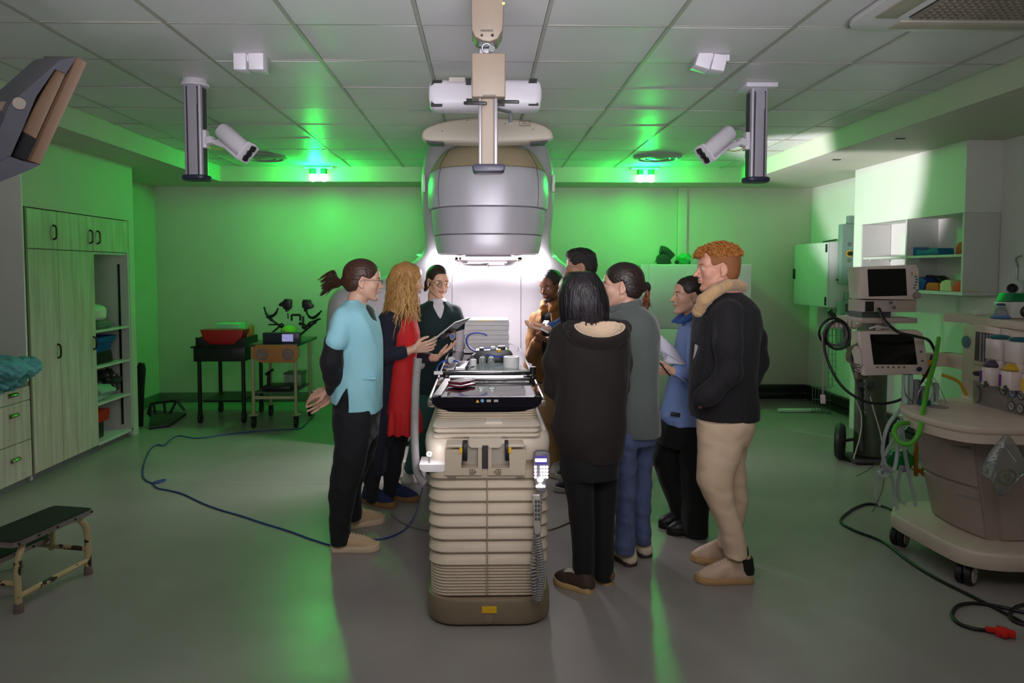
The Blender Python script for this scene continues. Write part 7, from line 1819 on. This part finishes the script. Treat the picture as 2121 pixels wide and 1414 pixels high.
# ------------------------------------------------------------------ woman in the light blue jacket with papers
w = Who(4.36)
F = head_frame(w.p(1427, 612), 186, nod=-1, s=.98); T = F[0]
S = SD(); head_prims(S, F, nose=1.15)
S.chain([T(0, -.02, -.05), T(0, -.03, -.115), w.p(1442, 680)], [.046, .046, .07], .02)
WR = w.p(1393, 768, -.23); S.chain([w.p(1406, 769, -.22), WR], [.028, .026])
hand(S, WR, (-1, .0, .05), (0, .55, .55), -1, (.75, .8, .85, .9), .95)
b = person('dark haired woman in a light blue jacket holding papers', F, S, SK3)
eyes(F, b, (50, 36, 28))
H, cut = hair_cap(F, .008, nape=-.075, front=.058); H.fn(cut); H.ell(T(0, -.115, .01), (.035, .035, .035), F[1], .02)
H.mesh('hair', M_hd2, .005, b)
M_lbj = cloth('light_blue_jacket', (128, 152, 212), bump=.3)
S = SD(); S.loft(w.st([(664, 1420, 1456, .085), (678, 1408, 1468, .13), (718, 1401, 1470, .16), (777, 1390, 1470, .155), (820, 1378, 1470, .16), (857, 1367, 1470, .168), (874, 1370, 1470, .168)]), .02, 2.3)
S.chain([w.p(1446, 694, -.15), w.p(1444, 735, -.19), w.p(1440, 772, -.2), w.p(1402, 769, -.22)], [.056, .054, .05, .038], .03).chain([w.p(1440, 694, .15), w.p(1440, 770, .19), w.p(1400, 765, .14)], [.056, .05, .038], .03)
S.cone(T(0, .0, -.10), T(0, .01, -.03), .054, .058, .008, -1)
S.mesh('jacket', M_lbj, .006, b, fold=.003, fscale=9)
S = SD(); S.chain([T(-.05, .055, -.155), T(-.060, .0, -.120), T(-.04, -.06, -.105), T(.04, -.06, -.105), T(.060, .0, -.120), T(.05, .055, -.155)], [.016, .018, .016, .016, .018, .016], .01); S.cone(T(-.055, .03, -.14), T(-.040, .085, -.165), .020, .010, .01).cone(T(.055, .03, -.14), T(.040, .085, -.165), .020, .010, .01)
S.mesh('collar', cloth('mid_blue_collar', (58, 92, 160)), .005, b)
S = SD(); S.loft(w.st([(848, 1370, 1468, .155), (900, 1366, 1468, .15), (920, 1362, 1466, .13)]), .02, 2.3)
S.loft(w.st([(880, 1362, 1412, .11), (950, 1350, 1405, .10), (1000, 1366, 1412, .10), (1064, 1392, 1430, .09), (1085, 1392, 1430, .09)], .09), .02).loft(w.st([(880, 1410, 1468, .11), (970, 1412, 1468, .105), (1044, 1416, 1468, .105), (1104, 1412, 1463, .10)], -.08), .02)
S.mesh('trousers', M_blt, .007, b, fold=.004)
shoe(b, Pz(1462, 1102, 0), Pz(1381, 1106, 0), .048, M_blks, M_blko, .10, .035); shoe(b, Pz(1428, 1088, 0), Pz(1364, 1092, 0), .048, M_blks, M_blko, .12, .03)
a = w.p(1384, 852, -.13); MB().box(w.p(1399, 858, -.166), (.055, .012, .024), Euler((0, .18, 0)), .003).build('hem_label', mat('dark_label', (36, 36, 48)), b)
t = thing('papers', 'sheaf of white papers held by the woman in the light blue jacket', 'papers', w.p(1395, 735, -.25))
def sheet(p, d, nm):
    A = [w.p(*q) for q in p]; c_ = MB()
    rows_ = []
    for i in range(7):
        f = i/6; l, r_ = A[0].lerp(A[1], f), A[3].lerp(A[2], f)
        rows_.append([l.lerp(r_, g/8)+Vector((0, -.035*math.sin(pi*g/8)*(.4+.6*f)+d, .006*math.sin(pi*g/8))) for g in range(9)])
    R = []
    for i in range(6):
        for j in range(8): c_.quad([rows_[i][j], rows_[i][j+1], rows_[i+1][j+1], rows_[i+1][j]])
    bmesh.ops.remove_doubles(c_.bm, verts=c_.bm.verts, dist=1e-5)
    o = c_.build(nm, mat('paper_lavender', (218, 214, 232), rough=.6), t, ang=60); md = o.modifiers.new('thickness', 'SOLIDIFY'); md.thickness = .0012; return o
sh1 = sheet([(1368, 693, -.28), (1365, 726, -.28), (1420, 756, -.22), (1404, 728, -.20)], 0, 'sheet')
sh2 = sheet([(1366, 722, -.262), (1376, 752, -.262), (1425, 757, -.21), (1412, 738, -.19)], 0.0, 'sheet')
sheet([(1376, 764, -.21), (1390, 772, -.26), (1424, 795, -.27), (1420, 786, -.2)], .0, 'sheet')
tx = MB()
for i in range(4):
    q = w.p(1369+i*3.6, 735+i*1.6, -.305); tx.box(q, (.003, .002, .03), Euler((0, .45, 0)))
tx.build('printed_lines', M_cordd, sh1)
tag(MB().cyl(w.p(1367, 751, -.29), w.p(1388, 778, -.27), .004, n=8).build('pen', M_black), 'dark pen in the hand of the woman holding papers', 'pen')

# ------------------------------------------------------------------ curly haired man
w = Who(3.70)
F = head_frame(w.p(1486, 555), 178, nod=3, s=1.04); T = F[0]
S = SD(); head_prims(S, F, fem=False, nose=1.25, jaw=1.12, chin=1.15)
S.chain([T(0, -.02, -.05), T(0, -.045, -.115), w.p(1512, 625)], [.058, .060, .085], .02)
S.cone(w.p(1462, 820, -.19), w.p(1449, 829, -.15), .029, .027)
hand(S, w.p(1447, 828, -.15), (.45, .9, -.25), (.8, -.4, 0), -1, (.35, .4, .4, .4), .98)
S.cone(w.p(1556, 795, .14), w.p(1548, 808, .12), .029, .028); hand(S, w.p(1550, 806, .12), (-.4, -.1, -.9), (-1, .2, .2), 1, (.4, .4, .4, .4), 1.0)
b = person('tall young man with curly ginger hair, dark jacket with sherpa collar and cream trousers', F, S, SK7)
eyes(F, b, (90, 110, 130))
M_gin = hairmat('ginger_hair', (148, 84, 34), (206, 138, 64), (70, 70, 70)); M_gin2 = hairmat('short_ginger_sides', (138, 84, 48), (168, 108, 66), (90, 90, 90))
H, cut = hair_cap(F, .004, nape=-.082, front=.055, side=.0); H.fn(cut)
hb = H.mesh('hair', M_gin2, .004, b)
mb = MB(); cc_ = T(0, -.005, .050)
for i in range(330):
    u = rg.uniform(.18, 1.0); a = rg.uniform(0, 6.28); r_ = math.sqrt(max(0, 1-u*u)); l_ = (math.cos(a)*r_*.074, math.sin(a)*r_*.104-.012, .046+u*.072)
    if l_[1] > .03 and l_[2] < .062: continue
    if l_[1] < -.06 and l_[2] < .02: continue
    p_ = T(l_[0], l_[1]+ (.012 if l_[1] > .05 else 0), l_[2]); nrm = (p_-cc_).normalized(); tt = nrm.orthogonal().normalized(); tt = Matrix.Rotation(rg.uniform(0, 6.28), 3, nrm) @ tt; bb_ = nrm.cross(tt)
    R_ = rg.uniform(.007, .012); q_ = rg.uniform(0, 6.28); pts = []
    for j in range(11): f = j/10; an = q_+f*7.5; pts.append(p_+nrm*(.020*f-.004)+tt*math.cos(an)*R_+bb_*math.sin(an)*R_)
    mb.tube(pts, .0030, 4, 0)
mb.build('curls', M_gin, hb, ang=80)
M_jkt = cloth('charcoal_jacket', (25, 23, 28), bump=.35, bscale=60)
S = SD(); S.loft(w.st([(604, 1466, 1530, .09), (618, 1456, 1550, .14), (640, 1444, 1564, .18), (673, 1438, 1570, .19), (730, 1434, 1566, .178), (790, 1431, 1562, .172), (845, 1433, 1566, .175), (864, 1438, 1565, .175)]), .02, 2.5)
S.chain([w.p(1508, 648, -.16), w.p(1508, 715, -.21), w.p(1510, 772, -.215), w.p(1470, 815, -.21), w.p(1455, 824, -.20)], [.066, .066, .060, .050, .046], .03)
S.chain([w.p(1540, 650, .14), w.p(1562, 700, .2), w.p(1568, 748, .21), w.p(1556, 792, .15)], [.064, .062, .058, .046], .03)
S.cone(T(0, -.012, -.11), T(0, .0, -.03), .066, .066, .008, -1)
zz0, zz1, xx0 = w.p(0, 716).z, w.p(0, 772).z, w.p(1448, 0).x
S.fn(lambda X, Y, Z, D: np.maximum(D, -np.maximum(np.maximum(np.abs(X-(xx0-.006-.17*np.clip((zz0-Z), 0, .3)))-.013, np.abs(Z-(zz0+zz1)/2)-.072), Y-3.70).astype(np.float32)))
S.off = .06; S.mesh('jacket', M_jkt, .006, b, fold=.0032, fscale=8)
S = SD(); S.loft(w.st([(640, 1452, 1530, .10), (700, 1440, 1540, .12), (745, 1434, 1540, .12), (790, 1438, 1540, .12), (840, 1445, 1540, .12)]), .02)
S.mesh('shirt', cloth('white_shirt', (222, 214, 226)), .006, b, fold=.002)
S = SD(); K = [w.p(1446, 645, -.10), w.p(1458, 622, -.135), w.p(1482, 602, -.135), w.p(1508, 590, -.115), w.p(1530, 590, -.06), w.p(1536, 594, .0), w.p(1530, 590, .06), w.p(1505, 590, .115), w.p(1478, 602, .125), w.p(1456, 625, .12), w.p(1446, 645, .09)]
S.chain(K, [.030, .033, .030, .028, .028, .030, .028, .028, .030, .03, .028], .012)
S.mesh('collar', mat('sherpa_tan', (196, 158, 116), rough=.95, bump=.7, bscale=60, sheen=.4), .005, b, fold=.0018, fscale=40, fdir=(1, 1, 1))
M_crt = cloth('cream_trouser', (230, 202, 172), bump=.15, bscale=10, var=.05)
S = SD(); S.loft(w.st([(850, 1446, 1560, .165), (885, 1447, 1556, .165), (915, 1449, 1546, .14)]), .02, 2.4)
S.loft(w.st([(870, 1446, 1545, .10), (944, 1446, 1532, .098), (985, 1444, 1516, .09), (1003, 1447, 1516, .088), (1028, 1458, 1518, .08), (1069, 1478, 1530, .072), (1131, 1500, 1546, .062), (1152, 1502, 1547, .060)], -.09), .02)
S.loft(w.st([(870, 1478, 1559, .10), (950, 1490, 1540, .09), (994, 1498, 1543, .085), (1038, 1506, 1546, .078), (1075, 1498, 1540, .07), (1130, 1486, 1520, .055)], .10), .02)
S.mesh('trousers', M_crt, .006, b, fold=.0024, fscale=10, fdir=(1, 1, 1.1))
M_scr_ = cloth('black_sock', (22, 22, 24)); 
M_hit = mat('cream_leather_hightop', (212, 184, 158), rough=.5, bump=.1, bscale=80); M_hsl = mat('tan_rubber_sole', (196, 156, 108), rough=.5); M_bpan = mat('black_suede_panel', (24, 23, 25), rough=.8)
for hl, to in ((Pz(1559, 1204, 0), Pz(1439, 1204, 0)), (Pz(1530, 1164, 0), Pz(1430, 1160, 0))):
    o = shoe(b, hl, to, .052, M_hit, M_hsl, .140, .029, M_lcb, collar=.046)
    d = (to-hl); d.z = 0; L_ = d.length; d.normalize(); s_ = Vector((-d.y, d.x, 0))
    S = SD(); S.cone(hl+d*L_*.19+Vector((0, 0, .12)), hl+d*L_*.20+Vector((0, 0, .17)), .034); S.mesh('sock', M_scr_, .005, b)
    S = SD(); S.cone(hl+d*L_*.13+Vector((0, 0, .06)), hl+d*L_*.17+Vector((0, 0, .118)), .045, .0485, .01)
    S.fn(lambda X, Y, Z, D, hl=hl, d=d, L_=L_: np.maximum(D, np.maximum(((X-hl.x)*d.x+(Y-hl.y)*d.y-L_*.23+.35*(.1-Z)*.6), np.maximum(.045-Z, Z-.132)).astype(np.float32)))
    S.cone(hl+d*L_*.19+Vector((0, 0, .125)), hl+d*L_*.2+Vector((0, 0, .2)), .038, .04, .004, -1)
    S.mesh('ankle_panel', M_bpan, .004, o)
finish()
# ------------------------------------------------------------------ things on the couch top
zt = 1.0135
def onc(x, y, z=zt): return Pz(x, y, z)
M_slab = mat('slab_white_plastic', (208, 204, 206), rough=.45, var=.03)
names = ('topmost', 'second from the top', 'third from the top', 'fourth from the top', 'fifth from the top', 'sixth from the top', 'seventh from the top', 'bottom')
y_sl = onc(1008, 731).y; xa, xb = P(962, 700, y_sl).x, P(1054, 700, y_sl).x
zz_ = [P(1008, y, y_sl).z for y in (731, 722, 712, 703, 694, 684, 674, 666.5, 662.5)]; zz_[0] = zt+.0003
for i in range(8):
    k = 7-i; dx = [0, .003, -.002, .002, -.003, .001, .004, -.002][i]
    o = MB().b2((xa+dx, y_sl+abs(dx), zz_[i]+.0006), (xb+dx, y_sl+.30, zz_[i+1]-.0002), .0015, 1).build('phantom_slab', M_slab)
    tag(o, ('topmost white plastic slab with a cream tape strip, on the stack on the couch' if k == 0 else 'white plastic slab, '+names[k]+' of the stack on the couch'), 'slab', 'stacked plastic slabs on the couch')
    if k == 0: MB().b2((xa+.10, y_sl-.0015, zz_[i]+.002), (xa+.21, y_sl+.30, zz_[i+1]+.0012)).build('cream_strip', mat('cream_tape', (236, 212, 176), rough=.5), o)
# cross bars
M_bar = mat('black_index_bar', (20, 17, 20), rough=.25)
t = thing('index_bar', 'black index bar with a white label and end knob lying across the couch top', 'bar', onc(1000, 777))
a, b = onc(897, 777), onc(1104, 777); MB().b2((a.x, a.y, zt), (b.x, a.y+.035, zt+.020), .004).build('bar', M_bar, t)
MB().b2((onc(899, 777).x, a.y-.001, zt+.004), (onc(917, 777).x, a.y+.02, zt+.0205)).build('white_label', M_cabw, t)
MB().cyl((b.x+.0, a.y+.015, zt), (b.x, a.y+.015, zt+.045), .016, .018).build('end_knob', M_black, t)
for x in (942, 1042): MB().ell((onc(x, 777).x, a.y, zt+.012), .004, 8, 6).build('locating_pin', M_steel, t)
t = thing('index_bar', 'lower black index bar with a ball end nearest the phones on the couch top', 'bar', onc(1000, 789))
a, b = onc(932, 789), onc(1106, 789); MB().b2((a.x, a.y, zt), (b.x, a.y+.03, zt+.014), .004).build('bar', M_bar, t)
MB().ell((b.x-.005, a.y+.012, zt+.0165), .016, 14, 10).build('end_ball', M_black, t)
tag(MB().b2((onc(930, 784).x, onc(0, 785).y, zt), (onc(1085, 784).x, onc(0, 781).y, zt+.004)).build('silver_strip', M_steel), 'shiny silver strip between the two black bars on the couch top', 'strip')
# steel rule and rails
M_rule = mat('steel_rule', (150, 146, 146), rough=.32, metal=.5, var=.06)
a, b = onc(906, 819), onc(932, 782)
tag(MB().prism([onc(898, 819), onc(914, 819), onc(935, 785), onc(922, 785)], (0, 0, .004)).build('steel_rule', M_rule), 'grey steel rule lying slantwise on the near left of the couch top', 'rule')
tag(MB().prism([onc(926, 767), onc(940, 767), onc(951, 750), onc(940, 750)], (0, 0, .012), .001).build('steel_rail', M_rule), 'narrow grey rail behind the black bar on the left of the couch top', 'rail')
tag(MB().prism([onc(944, 767), onc(963, 767), onc(972, 754), onc(955, 754)], (0, 0, .022), .002).build('steel_rail', M_steel), 'wider silver rail beside the small white cap on the couch top', 'rail')
# phones
M_bur = mat('burgundy_case', (96, 26, 48), rough=.4)
t = thing('phone', 'upper phone in a burgundy case with a pale screen, on top of the couch pair', 'phone', onc(955, 800))
A = [onc(928, 797), onc(955, 800), onc(985, 793), onc(958, 790)]
MB().prism([p+Vector((0, 0, .0105)) for p in A], (0, 0, .009), .002).build('case', M_bur, t)
cA = sum(A, Vector())/4
MB().prism([cA+(p-cA)*.9+Vector((0, 0, .0198)) for p in A], (0, 0, .0008)).build('screen', mat('pale_screen', (206, 196, 192), rough=.12), t)
t = thing('phone', 'lower phone in a burgundy case underneath the pale screened one', 'phone', onc(955, 803))
A = [onc(928, 800), onc(953, 804), onc(985, 797), onc(960, 793)]
MB().prism([p for p in A], (0, 0, .0098), .002).build('case', M_bur, t)
# clear plate, tubes, tape, cap
tag(MB().prism([onc(975, 768), onc(1092, 768), onc(1072, 753), onc(992, 753)], (0, 0, .006)).build('clear_plate', mat('clear_acrylic', (222, 236, 230), rough=.05, trans=.6)), 'clear acrylic plate lying on the far half of the couch top', 'plate')
M_glass = mat('clear_tube_plastic', (236, 240, 240), rough=.04, trans=.9, var=.02)
for x, lab in ((999, 'left clear domed plastic tube standing on the acrylic plate'), (1017, 'right clear domed plastic tube standing on the acrylic plate')):
    c = onc(x, 764, zt+.0062); r = .020
    tag(MB().lathe(c, (0, 0, 1), [(r, 0), (r, .055), (r*.9, .066), (r*.6, .074), (.001, .077), (.001, .075), (r*.55, .071), (r*.85, .063), (r-.0022, .053), (r-.0022, .002)], 22, cap=False).build('plastic_tube', M_glass), lab, 'tube', 'clear tubes on the couch')
c = onc(1059, 760, zt+.0062)
tag(MB().lathe(c, (0, 0, 1), [(.028, 0), (.047, 0), (.0475, .002), (.0475, .062), (.047, .064), (.03, .064), (.028, .062), (.028, .001)], 32).build('tape_roll', mat('white_tape', (228, 226, 226), rough=.5)), 'roll of wide white tape on the acrylic plate on the couch', 'tape')
c = onc(980.5, 757); tag(MB().lathe(c, (0, 0, 1), [(.0215, 0), (.0215, .036), (.018, .040), (.001, .040)], 24).build('white_cap', mat('white_tape', (228, 226, 226))), 'small white plastic cap left of the clear tubes on the couch', 'cap')
# detector case and cables
t = thing('detector_case', 'black instrument case with a sloping top behind the tape roll on the couch', 'instrument', onc(1020, 750))
a, b = onc(986, 751), onc(1060, 751)
MB().prism([(a.x-.02, a.y+.02, zt), (b.x+.02, a.y+.02, zt), (b.x+.005, a.y+.02, zt+.055), (b.x-.03, a.y+.02, zt+.082), (a.x+.0, a.y+.02, zt+.076)], (0, .14, 0), .004).build('case', mat('navy_black_case', (20, 21, 32), rough=.35), t)
MB().b2((a.x+.14, a.y+.05, zt+.08), (a.x+.19, a.y+.1, zt+.10), .004).build('connector_block', M_black, t)
MB().b2((a.x+.02, a.y+.04, zt+.076), (a.x+.05, a.y+.1, zt+.09), .004).build('connector_block', M_black, t)
MB().ell((a.x+.11, a.y+.05, zt+.088), (.022, .03, .012)).build('white_cover', M_cabw, t)
MB().b2((onc(1030, 751).x, a.y-.0, zt+.066), (onc(1038, 751).x, a.y+.03, zt+.086), .005).build('yellow_connector', mat('yellow_bulb', (226, 170, 10)), t)
M_bluec = mat('blue_signal_cable', (44, 76, 176), rough=.35)
yc = onc(1000, 752).y
def bc(pts, lab, r=.0058):
    return cable([P(x, y, Y) for x, y, Y in pts], r, M_bluec, lab, 'signal_cable')
bc([(904, 768, yc-.1), (908, 757, yc), (916, 749, yc), (930, 747, yc), (945, 748, yc-.02), (956, 751, yc-.04)], 'blue signal cable bending over the left edge of the couch top')
bc([(994, 727, yc+.1), (1002, 722, yc+.12), (1022, 722, yc+.12), (1044, 728, yc+.1), (1053, 735, yc+.06), (1042, 739, yc+.04), (1015, 736, yc+.04), (992, 730, yc+.08), (975, 722, yc+.15), (967, 710, yc+.2), (967, 700, yc+.2), (974, 692, yc+.2), (988, 689, yc+.2), (1001, 691, yc+.2), (1009, 695, yc+.2)], 'blue signal cable looping up in front of the white slab stack')
t = thing('probe', 'grey probe handle lying across the black instrument case', 'probe', P(985, 735, yc))
MB().cyl(P(971, 744, yc-.03), P(978, 738, yc), .006, .009).cyl(P(978, 738, yc), P(994, 727, yc+.09), .0095, .007).build('handle', mat('probe_grey', (110, 108, 112), rough=.35), t)
MB().tube([P(971, 744, yc-.03), P(964, 750, yc-.05), P(956, 752, yc-.05)], .0055, 8, 4).build('lead', M_black, t)
tag(MB().b2(P(949, 753, yc-.05), P(958, 748, yc-.03), .003).build('cable_plug', M_steel), 'small silver plug at the end of the blue cable on the couch', 'plug')
c = onc(935, 752); tag(MB().lathe(c, (0, 0, 1), [(.018, 0), (.026, .012), (.026, .028), (.016, .04), (.001, .042)], 6).build('hexagonal_cap', M_cabw), 'white hexagonal cap left of the blue cable on the couch', 'cap')
# blue cable across the floor
z_ = .006
M_bluef = mat('blue_floor_cable', (26, 62, 140), rough=.35)
pts = [(652, 858), (640, 870), (622, 887), (590, 889), (540, 892), (470, 899), (410, 907), (372, 902), (356, 908), (340, 922), (326, 921), (312, 930), (300, 955), (296, 978), (300, 992), (316, 1000), (334, 998), (343, 993), (334, 994), (318, 999), (326, 1010), (350, 1015), (380, 1023), (420, 1042), (455, 1055), (500, 1068), (545, 1083), (600, 1100), (650, 1118), (700, 1130), (760, 1118), (800, 1114), (835, 1098), (858, 1070), (868, 1040), (875, 1010)]
tag(MB().tube(catmull([Pz(x, y, z_) for x, y in pts], 6), .0052, 8).build('floor_cable', M_bluef, ang=80), 'long blue cable looping over the floor from the trolleys to the couch', 'cable')
tag(MB().tube(catmull([Pz(x, y, z_) for x, y in ((806, 1055), (815, 1068), (835, 1082), (860, 1092), (890, 1098))], 6), .006, 8).build('floor_cable', M_cordg, ang=80), 'short grey cable curving on the floor left of the couch', 'cable')
tag(MB().tube(catmull([Pz(x, y, z_) for x, y in ((1128, 1098), (1150, 1093), (1180, 1081), (1215, 1068), (1260, 1062))], 6), .005, 8).build('floor_cable', mat('pale_pink_cable', (176, 150, 138), rough=.4), ang=80), 'thin pale cable curving on the floor right of the couch', 'cable')

# teal cloth heaped on the worktop at the left, sagging over its edge
c = P(14, 765, 5.0); S = SD()
S.ell(c+Vector((-.08, 0, 0)), (.20, .27, .085), None, .04).ell(c+Vector((-.02, -.10, .02)), (.13, .16, .07), None, .04).ell(c+Vector((.02, .16, -.01)), (.10, .12, .07), None, .04)
S.chain([c+Vector((.06, -.02, -.0)), Vector((XF+.055, c.y-.03, .80)), Vector((XF+.058, c.y-.05, .745))], [.07, .05, .022], .04).chain([c+Vector((.06, .14, -.0)), Vector((XF+.055, c.y+.15, .81)), Vector((XF+.055, c.y+.16, .79))], [.06, .045, .025], .04)
x1_ = XF+.018
S.fn(lambda X, Y, Z, D: np.maximum(D, np.where(X < x1_, .7885-Z, -1).astype(np.float32)))
tag(S.mesh('surgical_drape', mat('teal_drape_cloth', (96, 168, 172), rough=.75, bump=.6, bscale=12, var=.12), .006, fold=.010, fscale=15, fdir=(1, 1, 1)), 'crumpled teal surgical cloth heaped on the grey worktop', 'cloth')
